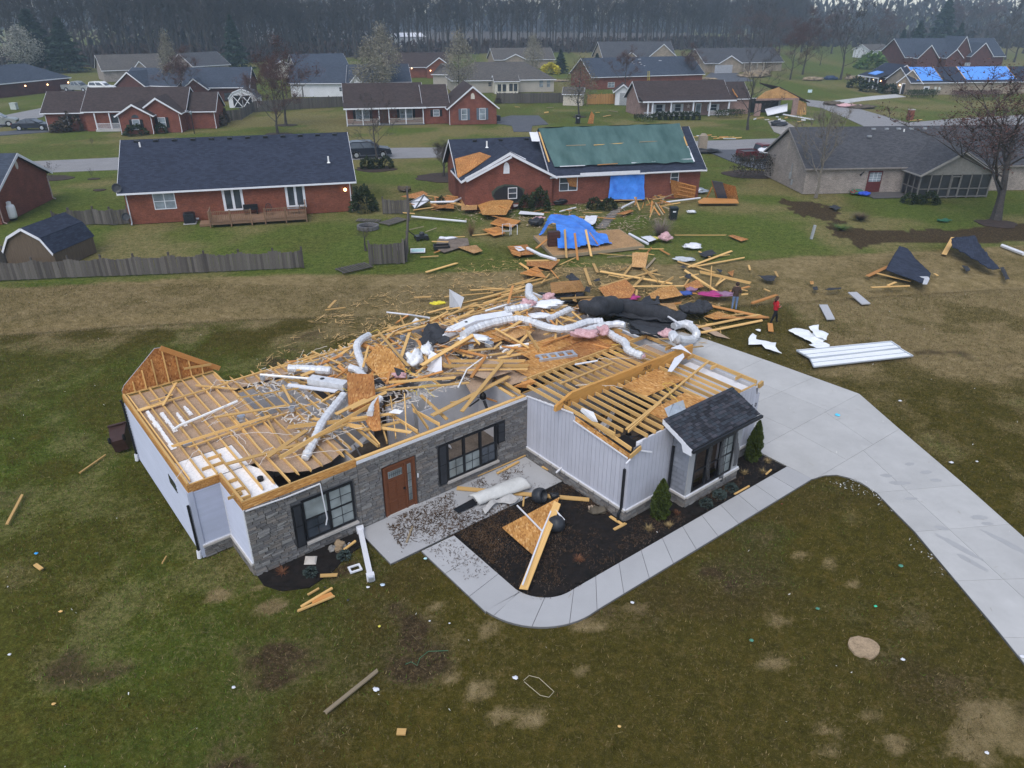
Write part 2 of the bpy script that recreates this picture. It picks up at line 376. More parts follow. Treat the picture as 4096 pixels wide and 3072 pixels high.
FRONTBED = HP([(.03,-.02),(.02,-.55),(.35,-1.15),(1.1,-1.55),(2.0,-1.35),(2.7,-.95),(3.65,-.72),(3.65,-.02)])
INNERBED = HP([(6.07,-.05),(6.07,-5.95),(6.14,-6.3),(6.4,-6.62),(6.8,-6.82),(7.4,-6.86),(18.9,-7.05),(18.9,-5.45),(11.3,-5.45),(11.25,-.05)])
DRIVE = HP([(18.97,-5.5),(18.9,-8.18),(19.5,-8.34),(19.92,-8.62),(20.1,-9.03),(20.15,-9.49),(19.97,-10.19),(19.4,-11.11),(18.76,-12.19),(17.66,-13.67),(16.1,-15.8),(13.6,-19.0),(15.5,-22.3),(18.5,-18.6),(21.38,-14.71),(23.08,-12.11),(25.45,-8.27),(27.09,-5.69),(26.9,-1.04),(26.6,3.4),(25.6,8.0),(18.97,8.0)])
def walk_side(off):
 """one side of the front walk: down from the patio, round the bend, along the bed"""
 pts = [(5.42+off, -2.33), (5.42+off, -5.9)]; cx, cy = 7.35, -5.6
 for a in range(1, 17):
  an = PI+a/16*PI/2; rr = (1.93-off)*(1-a/16)+(1.78-off*.83)*a/16; pts.append((cx+rr*math.cos(an), cy+rr*math.sin(an)))
 return pts+[(7.6, -7.38+off*.83), (18.9, -7.63+off*.83)]
def resample(p, ds):
 out = []; acc = [0]
 for a, b in zip(p, p[1:]): acc.append(acc[-1]+math.hypot(b[0]-a[0], b[1]-a[1]))
 return acc
BEDH4 = [GP('w', [(190,390),(300,385),(470,400),(700,480),(800,640),(900,770),(830,745),(600,600),(330,470)]), GP('w', [(780,640),(1100,650),(1500,640),(2212,590),(2400,580),(2400,730),(1500,740),(870,765)])]
PATIO = HP([(3.64,-.02),(3.63,-2.24),(11.19,-2.25),(11.19,-.02)])
HOUSEFP = HP([(-1.02,1.93),(0,1.93),(0,0),(11.27,0),(11.27,-5.43),(13.5,-5.43),(13.5,-6.25),(16.7,-6.25),(16.7,-5.43),(18.95,-5.43),(18.95,8.5),(2.5,8.5),(2.5,9.7),(-1.02,9.7)])
WALKP = HP(walk_side(-.66)+walk_side(.66)[::-1])
ROADS = {
 'street': (GP('F', [(-400,688),(130,645),(520,628),(1550,592),(1750,590),(2770,565),(3060,555),(3700,540),(3700,585),(3000,597),(2780,605),(1740,630),(1500,635),(500,678),(190,690),(-400,730)]), ASPH),
 'side_street': (GP('s', [(455,800),(600,815),(900,880),(1270,985),(1500,1040),(1000,1050),(760,940),(590,870),(470,850)]), ASPH),
 'cross_street': (GP('s', [(1270,987),(1700,952),(2212,925),(2500,915),(2500,985),(1700,1030),(1500,1042)]), ASPH),
 'far_drive': (GP('s', [(592,822),(1000,772),(1180,758),(1262,778),(900,812),(720,842)]), CONC),
 'left_street': (GP('p', [(-400,1045),(0,935),(340,868),(385,885),(345,940),(80,1005),(-400,1120)]), ASPH),
 'left_drive': (GP('p', [(-400,1150),(0,1062),(180,1045),(400,1045),(390,1062),(0,1090),(-400,1190)]), ASPH_D),
 'neighbour_drive': (GP('p', [(410,735),(560,725),(740,750),(735,768),(560,768),(420,747)]), CONC),
 'dark_drive': (GP('r', [(-30,955),(90,930),(310,930),(390,1000),(260,1012),(250,1060),(110,1060),(95,1012),(-30,992)]), ASPH_D),
 'garage_drive': (GP('r', [(1695,583),(1893,583),(2040,652),(1790,660),(1620,648)]), ASPH_D),
 'truck_drive': (GP('r', [(1640,1206),(2300,1206),(2400,1400),(2000,1345),(1868,1302)]), ASPH_D),
 'ruin_drive': (GP('s', [(150,975),(270,962),(470,1085),(330,1112),(200,1060)]), GRAVEL),
}
SPOTS = [(G(q), r_) for q, r_ in ((('d',950,1440),.5),(('d',1260,1420),.35),(('d',1370,1560),.6),(('i',2010,460),.4),(('h',560,1140),.5),(('h',880,1230),.55),(('h',1000,1420),.45),(('h',1620,1040),.5),(('h',1250,1470),.4),(('j',215,800),.55),(('j',640,1330),.5),(('j',1850,1220),.9),(('j',2130,1380),1.3),(('j',1800,1500),.8),(('j',250,450),.6),(('j',620,1500),.5),(('j',1200,1430),.4),(('j',830,160),.3),(('j',1010,1240),.35),(('h',1700,700),.5),(('h',2100,560),.4),(('g',430,1550),.4),(('g',640,1620),.6),(('h',480,540),.3),(('h',900,740),.4))]
def tone(x, y):
 """dryness, greenness and bare earth of the turf at a place"""
 yu = yline(upper, x); yd = yline(ditch, x); e = (fbm(x, y, 3, 3)-.5)*.8
 sw = sst(-.5, .15, yu-y+e)*sst(-1.2, .2, y-yd+e)               # the dry swale
 back = sst(-.3, .3, y-yu+e)
 n1 = fbm(x, y, 6, 4); n2 = fbm(x+77, y+31, 1.9, 4); n3 = fbm(x-19, y+57, 9, 4); n4 = fbm(x+5, y-9, .8, 3)
 dry = .10+.30*sst(.48, .72, n2)*(1-back)+sw*(.62+.6*(n2-.5))+back*(.16+.34*sst(.42, .66, n3))
 right = sst(8, 20, x-(y-26)*.25)*(1-back)*sst(22, 27, y)*(1-sw)
 dry = dry+right*(.34+.72*sst(.36, .58, n1*.5+n2*.5))*sst(27, 36, y+(n1-.5)*8)
 rim = np.exp(-((y-yd+.7+e)/1.0)**2); dry = dry+.25*rim
 mid = sst(35.5, 38.5, y+(n1-.5)*3+x*-.06)*(1-back)*(1-sw)*(x < 6)
 dry = dry+.35*mid*sst(.38, .6, n2)
 lush = back*(.62+.9*(n1-.35))+.42*sst(.46, .66, n3*.5+n2*.5)*(1-sw)+(1-back)*.30*sst(-1, -12, x+(n2-.5)*6)*sst(39, 34, y)
 bare = sst(.64, .74, n2)*sst(.48, .62, n1)*(1-back)*(1-sw)*.6
 low = (1-back)*sst(25, 14, y)*sst(-9, 3, x+(n1-.5)*6); bare = bare+low*(.22+.45*sst(.50, .68, n2*.6+n3*.4))
 for q, r_ in SPOTS: dd = np.hypot(x-q.x, (y-q.y)*1.2); dry = dry+.95*sst(1.25, .55, dd/(r_*.62)+(n4-.5)*2.6)
 bare = bare+(1-back)*(1-sw)*.28*sst(.50, .62, n1*.6+n3*.4)*sst(-14, -4, x+n2*6)
 for P in BEDH4: bare = np.where(inpoly(P, x+(n4-.5)*3+e, y+(n2-.5)*3), .55+1.1*n4, bare)
 return np.clip(dry, 0, 1), np.clip(lush, 0, 1), np.clip(bare, 0, 2)
def gz(x, y):
 yd = yline(ditch, x); z = -.34*np.exp(-((y-yd)/.9)**2)-.12*np.exp(-((y-yd-2.6)/2.6)**2)
 return z*(y > 30)+(y > 12)*.05*(fbm(x, y, 6, 3)-.5)-.045
def axis(a, b, d, out):
 v = list(np.arange(a, b, d)); s = d; lo = [a]
 while lo[-1] > -out: s *= 1.35; lo.append(lo[-1]-s)
 s = d; hi = [v[-1]]
 while hi[-1] < out*1.4: s *= 1.35; hi.append(hi[-1]+s)
 return np.array(lo[:0:-1]+v+hi[1:])
def ground():
 xs = np.unique(np.concatenate([axis(-75, 90, .75, 2200), np.arange(-32, 36, .33)])); ys = np.unique(np.concatenate([axis(4, 132, .6, 2200), np.arange(9, 41, .27)])); xs = xs[np.concatenate([[True], np.diff(xs) > .1])]; ys = ys[np.concatenate([[True], np.diff(ys) > .08])]; X, Y = np.meshgrid(xs, ys); x = X.ravel(); y = Y.ravel(); nx, ny = len(xs), len(ys)
 z = gz(x, y); co = np.stack([x, y, z], 1)
 idx = np.arange(nx*ny).reshape(ny, nx); F = np.stack([idx[:-1,:-1], idx[:-1,1:], idx[1:,1:], idx[1:,:-1]], 2).reshape(-1, 4)
 me = bpy.data.meshes.new('ground'); me.vertices.add(len(co)); me.vertices.foreach_set('co', co.ravel())
 me.loops.add(F.size); me.loops.foreach_set('vertex_index', F.ravel().astype('i')); me.polygons.add(len(F)); me.polygons.foreach_set('loop_start', np.arange(0, F.size, 4, dtype='i'))
 me.update(calc_edges=True); me.polygons.foreach_set('use_smooth', [True]*len(F))
 at = me.color_attributes.new('tone', 'FLOAT_COLOR', 'POINT'); d, l, b = tone(x, y)
 at.data.foreach_set('color', np.stack([d, l, b, np.ones_like(d)], 1).ravel())
 m, t, p, L = nodes('lawn'); ca = N_(t, 'VertexColor'); ca.layer_name = 'tone'; sp = N_(t, 'SeparateColor'); L(ca.outputs[0], sp.inputs[0])
 w = coords(t, 'World'); n1 = noise(t, w, 2.2, 6, .7); n2 = noise(t, w, 9, 5, .75); n3 = noise(t, w, 45, 3, .7)
 olive = ramp(t, n1, [(.25, (.038,.034,.007)), (.5, (.068,.058,.012)), (.75, (.105,.077,.019))])
 green = ramp(t, n1, [(.25, (.036,.066,.008)), (.55, (.066,.112,.014)), (.8, (.115,.145,.022))])
 tan = ramp(t, n1, [(.25, (.120,.092,.040)), (.5, (.215,.165,.085)), (.75, (.30,.235,.135))])
 earth = ramp(t, n2, [(.3, (.030,.022,.013)), (.55, (.060,.042,.023)), (.75, (.13,.10,.062))])
 def fac(src, add, k=.9):
  a = N_(t, 'Math', operation='MULTIPLY_ADD'); L(add, a.inputs[0]); a.inputs[1].default_value = k; s2 = N_(t, 'Math', operation='ADD'); L(src, s2.inputs[0]); a.inputs[2].default_value = -k/2
  L(a.outputs[0], s2.inputs[1]); r_ = N_(t, 'MapRange', i_From_Min=.15, i_From_Max=.85); L(s2.outputs[0], r_.inputs[0]); return r_.outputs[0]
 col = mixc(t, olive, green, fac(sp.outputs[1], n2)); col = mixc(t, col, tan, fac(sp.outputs[0], n2, 1.1)); col = mixc(t, col, earth, fac(sp.outputs[2], n2, 1.0))
 col = mixc(t, col, ramp(t, n3, [(.33, (.42,.42,.42)), (.66, (1.5,1.48,1.4))]), .85, 'MULTIPLY'); col = mixc(t, col, ramp(t, n2, [(.32, (.62,.64,.62)), (.62, (1.22,1.2,1.15))]), .8, 'MULTIPLY')
 L(col, p.inputs['Base Color']); p.inputs['Roughness'].default_value = .95; p.inputs['Specular IOR Level'].default_value = .04
 bump(t, p, n2, .7, .06); me.materials.append(m)
 o = link('ground', me); o['kind'] = 'structure'; return o
ground()
def blades(name, n, box, seed, hh, ww, cols, excl, keep=None, label=None):
 rs = np.random.RandomState(seed); x = rs.uniform(box[0], box[1], n); y = rs.uniform(box[2], box[3], n)
 k = np.abs(x) < y*.76+2.5
 for P in excl: k &= ~inpoly(P, x, y)
 if keep is not None: k &= inpoly(keep, x, y)
 x = x[k]; y = y[k]; d, l, b = tone(x, y); k = rs.rand(len(x)) > b*.55; x = x[k]; y = y[k]; d = d[k]; l = l[k]; n = len(x)
 a = rs.uniform(0, 2*PI, n); h = hh*rs.uniform(.5, 1.3, n); w = ww*rs.uniform(.6, 1.3, n); le = rs.uniform(.2, 1.3, n)*h; z = gz(x, y)
 ca, sa = np.cos(a), np.sin(a); b2 = a+rs.uniform(-1, 1, n)
 v = np.empty((n, 3, 3)); v[:,0] = np.stack([x-ca*w, y-sa*w, z], 1); v[:,1] = np.stack([x+ca*w, y+sa*w, z], 1); v[:,2] = np.stack([x-np.sin(b2)*le, y+np.cos(b2)*le, z+h], 1)
 me = bpy.data.meshes.new(name); me.vertices.add(3*n); me.vertices.foreach_set('co', v.ravel()); me.loops.add(3*n); me.loops.foreach_set('vertex_index', np.arange(3*n, dtype='i')); me.polygons.add(n); me.polygons.foreach_set('loop_start', np.arange(0, 3*n, 3, dtype='i')); me.update(calc_edges=True)
 C = [np.array(c) for c in cols]; r = rs.rand(n)
 dr = (r < d*.75+.06)[:, None]; lu = (rs.rand(n) < l)[:, None]; br = (rs.rand(n) < .12)[:, None]
 c = np.where(dr, C[2], np.where(lu, C[1], C[0])); c = np.where(br & dr, C[3], c)*rs.uniform(.5, 1.6, n)[:, None]
 at = me.color_attributes.new('tint', 'FLOAT_COLOR', 'FACE' if False else 'POINT'); at.data.foreach_set('color', np.repeat(np.concatenate([c, np.ones((n, 1))], 1), 3, 0).ravel())
 m, t, p, L = nodes(name); v_ = N_(t, 'VertexColor'); v_.layer_name = 'tint'; L(v_.outputs[0], p.inputs['Base Color']); p.inputs['Roughness'].default_value = .9; p.inputs['Specular IOR Level'].default_value = .1
 me.materials.append(m); o = link(name, me); o['kind'] = 'stuff'
 return o
HARD = [DRIVE, WALKP, PATIO, HOUSEFP, FRONTBED, INNERBED]
GCOL = [(.072,.064,.014), (.072,.115,.017), (.19,.145,.072), (.085,.050,.022)]
blades('grass', 620000, (-33, 36, 9.5, 46), 3, .07, .010, GCOL, HARD)
FLOOR_ = [('F',-900,290),('p',-300,560),('p',500,545),('p',900,525),('p',1700,530),('q',300,472),('q',900,458),('q',1500,440),('r',100,420),('r',700,420),('r',1200,405),('r',1700,390),('r',2200,375)]
def sheet(name, poly, m, z0=-.25, z1=.02, sub=None):
 o = MB().prism([(p[0], p[1]) for p in poly], z0, z1).build(name, m); o['kind'] = 'structure'; return o
def lumpy(name, poly, m, z, amp, step=.16):
 """a bed of loose material: a fine uneven surface inside an outline"""
 xs = [p[0] for p in poly]; ys = [p[1] for p in poly]; X, Y = np.meshgrid(np.arange(min(xs), max(xs)+step, step), np.arange(min(ys), max(ys)+step, step))
 ny, nx = X.shape; x = X.ravel(); y = Y.ravel(); ins = inpoly(poly, x, y).reshape(ny, nx); zz = z+amp*(fbm(x, y, .5, 3)-.5)*2+amp*.6*(np.random.RandomState(2).rand(len(x))-.5); b = MB()
 b.v = list(zip(x, y, zz)); 
 for j in range(ny-1):
  for i in range(nx-1):
   if ins[j,i] and ins[j,i+1] and ins[j+1,i] and ins[j+1,i+1]: k = j*nx+i; b.f.append((k, k+1, k+1+nx, k+nx)); b.m.append(0)
 o = b.build(name, m, uv=False); o['kind'] = 'structure'; return o
sheet('mulch_bed', FRONTBED, MULCH, -.25, .0); lumpy('mulch_bed', FRONTBED, MULCH, .03, .03)
sheet('mulch_bed', INNERBED, MULCH, -.25, -.005); lumpy('mulch_bed', INNERBED, MULCH, .03, .03)
fl = [G(q) for q in FLOOR_]; sheet('forest_floor', fl+[p+V((0,700,0)) for p in fl[::-1]], plain('leaf covered forest floor', (.075,.058,.045), .95, .3, .2, 'World', fine=9), -.2, .03)
for i, (nm, (P, m)) in enumerate(ROADS.items()): sheet(nm, P, m, -.2, .012+.004*i)
def halfp(poly, a, n, off):
 out = []; k = len(poly); f = lambda p: (p[0]-a[0])*n[0]+(p[1]-a[1])*n[1]-off
 for i in range(k):
  p, q = poly[i], poly[(i+1) % k]; fp, fq = f(p), f(q)
  if fp >= 0: out.append(p)
  if fp*fq < 0: s_ = fp/(fp-fq); out.append((p[0]+(q[0]-p[0])*s_, p[1]+(q[1]-p[1])*s_))
 return out
def cut(polys, p, q, gap=.012, sel=None):
 dx, dy = q[0]-p[0], q[1]-p[1]; l = math.hypot(dx, dy); n = (-dy/l, dx/l); res = []
 for P in polys:
  c = (sum(a[0] for a in P)/len(P), sum(a[1] for a in P)/len(P))
  if sel and not sel(c): res.append(P); continue
  for s_ in (1, -1):
   r_ = halfp(P, p, (n[0]*s_, n[1]*s_), gap/2)
   if len(r_) >= 3 and abs(sum(r_[i][0]*r_[(i+1) % len(r_)][1]-r_[(i+1) % len(r_)][0]*r_[i][1] for i in range(len(r_)))) > .05: res.append(r_)
 return res
def slabs(name, polys, outline, top, m=None):
 base = sheet(name, outline, CONC_D, -.25, top-.02)
 for P in polys:
  c = V((sum(a[0] for a in P)/len(P), sum(a[1] for a in P)/len(P), 0)); MB().prism([(a[0]-c.x, a[1]-c.y) for a in P], top-.1, top).build('slab', m or CONC, base).location = c
 return base
hl = lambda *p: [HA.l(q) for q in p]
dl = [tuple(HA.l(p)[:2]) for p in DRIVE]; D = [dl]
for a, b in (((18.9,-5.55),(27.09,-5.69)), ((18.9,-3.0),(27.2,-3.4)), ((18.9,-.6),(27,-.6)), ((18.9,2.2),(27,2.2)), ((18.89,-8.25),(25.28,-8.46)), ((19.97,-10.19),(23.05,-12.03)), ((18.78,-12.22),(21.78,-14.09)), ((17.3,-14.2),(20.2,-16.3)), ((15.9,-16.1),(18.6,-18.4))): D = cut(D, a, b)
D = cut(D, (21.65,-4), (21.6,4), sel=lambda c: c[1] > -5.6); D = cut(D, (24.4,-4), (24.3,4), sel=lambda c: c[1] > -5.6)
D = cut(D, (21.6,-5.6), (21.2,-8.4), sel=lambda c: -8.3 < c[1] < -5.6); D = cut(D, (24.2,-5.6), (23.2,-8.4), sel=lambda c: -8.3 < c[1] < -5.6)
D = cut(D, (22.4,-8.4), (16.0,-19.5), sel=lambda c: c[1] < -8.3)
drv = slabs('driveway', [[HA.w(*p)[:2] for p in P] for P in D], DRIVE, .035)
Lw, Rw = walk_side(-.655), walk_side(.655)
def at_len(p, s_):
 for a, b in zip(p, p[1:]):
  l = math.hypot(b[0]-a[0], b[1]-a[1])
  if s_ <= l: return (a[0]+(b[0]-a[0])*s_/l, a[1]+(b[1]-a[1])*s_/l)
  s_ -= l
 return p[-1]
tl = resample(Lw, 0); tr = resample(Rw, 0); nsl = 17; WS = []
kn = [0, .075, .145, .21, .275, .335, .39]+[.39+.61*i/10 for i in range(1, 11)]
def frac_poly(p, acc, f0, f1):
 T = acc[-1]; out = [at_len(p, f0*T)]+[q for q, s_ in zip(p, acc) if f0*T < s_ < f1*T]+[at_len(p, f1*T)]; return out
for f0, f1 in zip(kn, kn[1:]):
 e = .0006; WS.append(frac_poly(Lw, tl, f0+e, f1-e)+frac_poly(Rw, tr, f0+e, f1-e)[::-1])
slabs('front_walk', [[HA.w(*p)[:2] for p in P] for P in WS], WALKP, .045, CONC_W)
PP = [[(3.64,-.02),(3.63,-2.24),(11.19,-2.25),(11.19,-.02)]]
for x in (6.4, 8.8): PP = cut(PP, (x,-2.3), (x,0))
slabs('front_patio', [[HA.w(*p)[:2] for p in P] for P in PP], PATIO, .05, CONC_W)
STAIN = plain('damp concrete', (.355,.355,.36), .7, .06, 2, 'World')
for q, rx, ry_, an in (((1205,972),.42,.13,0),((1100,912),.22,.12,0),((1290,818),.2,.1,.3),((1420,885),.25,.11,.2),((1500,950),.24,.1,0),((1300,1098),.26,.09,.1),((1850,1250),.3,.13,0),((1915,1300),.22,.09,0),((1545,1335),.24,.12,-.4),((1690,1490),.85,.13,-1.0),((1790,1610),.5,.12,-1.0),((2080,1460),.9,.14,-1.0)):
 p = G(('g',*q), .04); r = random.Random(q[0]); MB().prism([(p.x+math.cos(an)*rx*math.cos(a)*k-math.sin(an)*ry_*math.sin(a)*k, p.y+math.sin(an)*rx*math.cos(a)*k+math.cos(an)*ry_*math.sin(a)*k) for a, k in [(i*PI/12, r.uniform(.82,1.15)) for i in range(24)]], .036, .039).build('stain', STAIN, drv)
RH = thing('house', 'roofless white and grey stone house with its bare ceiling joists open to the sky', 'house', HA.o, HA.yaw)
T0, TG = 2.86, 3.10
def rpart(name, b, mats, label=None, kind=None, uv=True): return b.build(name, mats, RH, uv=uv, label=label, kind=kind)
def bar(name, mat, p, q, w, h, k=0, roll=0): return stick(name, mat, p, q, w, h, RH, roll, k)
b = MB(); b.prism([(-.9,2.05),(.1,2.05),(.1,.12),(11.4,.12),(11.4,-5.3),(18.6,-5.3),(18.6,8.4),(2.4,8.4),(2.4,9.55),(-.9,9.55)], -.1, .1); rpart('floor', b, plain('dull plank floor', (.16,.13,.105), .6, .3, 1.5, fine=8))
def wallbox(u0, u1, v0, v1, z0, z1, mats=None): 
 return rpart('wall', MB().box(u0, u1, v0, v1, z0, z1), mats or DRYW)
def wallholes(u0, u1, holes, v0, v1, z1):
 """a wall along u with openings (ua, ub, za, zb)"""
 b = MB(); x = u0
 for ua, ub, za, zb in holes:
  b.box(x, ua, v0, v1, 0, z1); b.box(ua, ub, v0, v1, 0, za) if za > .01 else 0; b.box(ua, ub, v0, v1, zb, z1); x = ub
 b.box(x, u1, v0, v1, 0, z1); return rpart('wall', b, [DRYW])
WIN1 = (1.80, 3.62, .50, 2.10); DOOR = (4.76, 6.07, .05, 2.11); WIN2 = (7.44, 9.74, .48, 2.11)
wallholes(.02, 11.25, [WIN1, DOOR, WIN2], .03, .16, 2.74)
wallbox(-.99, .0, 1.97, 2.09, 0, 2.74); wallbox(.03, .15, .17, 1.96, 0, 2.74); wallbox(-.99, -.87, 2.10, 9.66, 0, 2.74)
wallbox(-.86, 2.5, 9.54, 9.66, 0, 2.74); wallbox(2.38, 2.5, 8.42, 9.53, 0, 2.74); wallbox(2.51, 18.7, 8.4, 8.52, 0, 2.74)
wallbox(18.60, 18.72, -5.36, 8.39, 0, 3.0)
sidetop = [(-.0,2.80),(-1.63,3.06),(-2.64,3.2),(-2.66,2.95),(-3.3,3.0),(-5.2,2.70),(-5.43,2.70)]
def stop(v): return float(np.interp(-v, [-a for a, _ in sidetop], [z for _, z in sidetop]))
b = MB()
for i in range(18):
 v0, v1 = -i*.3, max(-(i+1)*.3, -5.36); b.box(11.30, 11.42, v1, v0, 0, min(stop(v0), stop(v1))-.06)
rpart('wall', b, DRYW)
b = MB(); b.box(11.43, 11.7, -5.4, -5.28, 0, 2.68); b.box(11.7, 13.6, -5.4, -5.28, 0, 3.08); b.box(13.6, 16.6, -5.4, -5.28, 2.35, 3.08); b.box(16.6, 18.59, -5.4, -5.28, 0, 3.08); rpart('wall', b, DRYW)
def part(u0, v0, u1, v1, h=2.62, t=.11):
 b = MB(); d = (V((u1, v1, 0))-V((u0, v0, 0))).normalized(); n = V((-d.y, d.x, 0))*t/2
 c = [V((u0, v0, 0))+n, V((u0, v0, 0))-n, V((u1, v1, 0))-n, V((u1, v1, 0))+n]; b.prism([(p.x, p.y) for p in c], .101, h); o = rpart('partition', b, DRYW)
 bar('top_plate', PINE, (u0, v0, h+.02), (u1, v1, h+.02), .09, .04); return o
for a in ((2.6,4.9,2.6,8.3),(2.7,4.85,6.9,4.85),(4.95,4.95,4.95,7.5),(2.7,7.58,9.2,7.58),(6.98,4.8,6.98,7.5),(6.55,.2,6.55,2.4),(6.7,2.95,7.8,2.95),(8.7,2.95,11.2,2.95),(3.95,.2,3.95,4.3),(9.3,3.05,9.3,7.5),(11.36,.1,11.36,8.3),(13.9,.5,13.9,8.2),(11.5,.5,18.5,.5),(11.1,.2,11.1,2.9),(.3,4.2,2.4,4.2)): part(*a)
rpart('inner_door', MB().box(7.86, 8.6, 2.55, 2.59, .11, 2.1).box(7.78, 7.86, 2.9, 3.0, .1, 2.2).box(8.62, 8.7, 2.9, 3.0, .1, 2.2), WHITE)
SU = {}
def stone_mesh(mi, k):
 if (mi, k) not in SU:
  r = random.Random(k*13+mi); b = MB(); h = .5; j = lambda s: r.uniform(-s, s)
  c = [(-h+.02,-h,-h+.03),(h-.02,-h,-h+.03),(h,h,-h),(-h,h,-h),(-h+.02,-h,h-.03),(h-.02,-h,h-.03),(h,h,h),(-h,h,h)]
  c = [(p[0]+j(.02), p[1]+(j(.3) if p[1] < 0 else 0), p[2]+j(.03)) for p in c]; b.hexa(c); SU[(mi, k)] = b.mesh('stone', STONE[mi])
 return SU[(mi, k)]
stones = []
def lay(u0, u1, z0, z1, put, holes=(), big=1):
 r = random.Random(int(u0*100+z1*10)); z = z0
 while z < z1-.03:
  h = min(r.choice((.06, .08, .08, .1, .12))*big, z1-z); 
  if z1-z-h < .05: h = z1-z
  u = u0
  while u < u1-.02:
   w = r.uniform(.16, .46)*big; 
   if u1-u-w < .1: w = u1-u
   a, c = u, u+w; ok = True
   for ha, hb, za, zb in holes:
    if z < zb-.02 and z+h > za+.02 and a < hb and c > ha:
     if a < ha-.06: c = ha
     elif c > hb+.06 and a >= ha: a = hb
     else: ok = False
   if ok and c-a > .05: stones.append(put((a+c)/2, z+h/2, c-a-.012, h-.012, r))
   u += w
  z += h
def face_u(v): return lambda c, z, w, h, r: (Matrix.Translation((c, v, z)) @ Matrix.Diagonal((w, .07, h, 1)), w*h, r)
def face_v(u, sgn): return lambda c, z, w, h, r: (Matrix.Translation((u, c, z)) @ Matrix.Rotation(sgn*PI/2, 4, 'Z') @ Matrix.Diagonal((w, .07, h, 1)), w*h, r)
H1 = [(1.43, 3.68, .38, 2.12), (4.72, 6.11, 0, 2.15), (7.02, 9.80, .38, 2.13), (9.74, 10.14, 1.2, 2.13)]
lay(.0, 3.84, 0, 2.58, face_u(-.01), H1); lay(3.84, 11.27, 0, 2.66, face_u(-.01), H1)
nfront = len(stones)
lay(-.95, 0, 0, .42, face_u(1.92)); lay(0.0, 1.9, 0, .42, face_v(-.01, -1)); lay(-5.43, 0, 0, .42, face_v(11.26, -1)); lay(11.27, 13.55, 0, .42, face_u(-5.44)); lay(13.55, 16.65, 0, .42, face_u(-6.25)); lay(-6.24, -5.45, 0, .42, face_v(13.54, -1)); lay(16.65, 18.7, 0, .42, face_u(-5.44))
order = sorted(range(len(stones)), key=lambda i: -stones[i][1]); rest = MB(); RM = []
for n, i in enumerate(order):
 M, ar, r = stones[i]; mi = r.choice((0, 0, 1, 1, 2, 3)); k = r.randrange(3)
 if n < 298: link('stone', stone_mesh(mi, k), RH, mw=M)
 else:
  c = [M @ V((x, y, z)) for z in (-.47, .47) for x, y in ((-.49,-.5),(.49,-.5),(.49,.5),(-.49,.5))]; rest.hexa(c, mi)
rpart('stone', rest, STONE, kind='stuff')
b = MB(); b.box(.005, 1.8, .016, .028, 0, 2.6); b.box(3.62, 4.76, .016, .028, 0, 2.6); b.box(6.07, 7.44, .016, .028, 0, 2.66); b.box(9.74, 11.25, .016, .028, 0, 2.66); b.box(1.8, 3.62, .016, .028, 0, .5).box(7.44, 9.74, .016, .028, 0, .48).box(1.8, 3.62, .016, .028, 2.1, 2.6).box(4.76, 6.07, .016, .028, 2.11, 2.6).box(7.44, 9.74, .016, .028, 2.11, 2.66)
b.box(-.98, -.02, 1.945, 1.96, 0, .42).box(.012, .025, .02, 1.94, 0, .42).box(11.285, 11.295, -5.4, -.05, 0, .42).box(11.3, 13.55, -5.415, -5.402, 0, .42).box(13.58, 16.62, -6.225, -6.21, 0, .42).box(16.62, 18.65, -5.415, -5.402, 0, .42).box(13.565, 13.578, -6.2, -5.44, 0, .42); rpart('mortar_bed', b, MORTAR)
def cap(p, q, out):
 """stone cap course with the white drip trim above it"""
 p = V(p); q = V(q); n = V(out); L = (q-p).length; k = max(1, round(L/.75))
 for i in range(k):
  a = p.lerp(q, i/k+.004); c = p.lerp(q, (i+1)/k-.004); stick('cap_stone', CAPST, a+n*.03+V((0,0,.455)), c+n*.03+V((0,0,.455)), .11, .065, RH)
 stick('drip_trim', WHITE, p+n*.012+V((0,0,.507)), q+n*.012+V((0,0,.507)), .07, .035, RH)
cap((-.96,1.93,0),(-.0,1.93,0),(0,-1,0)); cap((0,1.93,0),(0,.0,0),(-1,0,0)); cap((11.27,-.05,0),(11.27,-5.47,0),(-1,0,0)); cap((11.27,-5.43,0),(13.5,-5.43,0),(0,-1,0)); cap((13.55,-5.5,0),(13.55,-6.28,0),(-1,0,0)); cap((13.55,-6.24,0),(16.7,-6.24,0),(0,-1,0)); cap((16.75,-5.43,0),(18.75,-5.43,0),(0,-1,0))
for a, c in ((1.78, 3.68), (7.38, 9.82)):
 for i in range(3): d = (c-a)/3; bar('sill_stone', CAPST, (a+d*i+.004,-.05,.42), (a+d*(i+1)-.004,-.05,.42), .14, .075)
def lap(p, q, out, z0, z1, pitch, mat, nm='siding_board'):
 p = V(p); q = V(q); n = V(out); z = z0
 while z < z1-.02:
  h = min(pitch, z1-z)-.007; b = MB(); a0 = p+n*.042; a1 = q+n*.042; c0 = p+n*.006; c1 = q+n*.006
  b.hexa([a0+V((0,0,z)), a1+V((0,0,z)), q+V((0,0,z)), p+V((0,0,z)), c0+V((0,0,z+h)), c1+V((0,0,z+h)), q+V((0,0,z+h)), p+V((0,0,z+h))]); rpart(nm, b, mat); z += pitch
lap((-.88,1.962,0),(-.02,1.962,0),(0,-1,0),.53,2.57,.105,VINYL); lap((.022,1.94,0),(.022,.04,0),(-1,0,0),.53,2.57,.105,SMOOTHV); lap((-.995,9.66,0),(-.995,2.02,0),(-1,0,0),.06,2.58,.125,SMOOTHV)
rpart('corner_trim', MB().box(-1.04, -.89, 1.90, 1.97, .02, 2.6).box(-1.04, -1.0, 1.97, 2.07, .02, 2.6), VINYL)
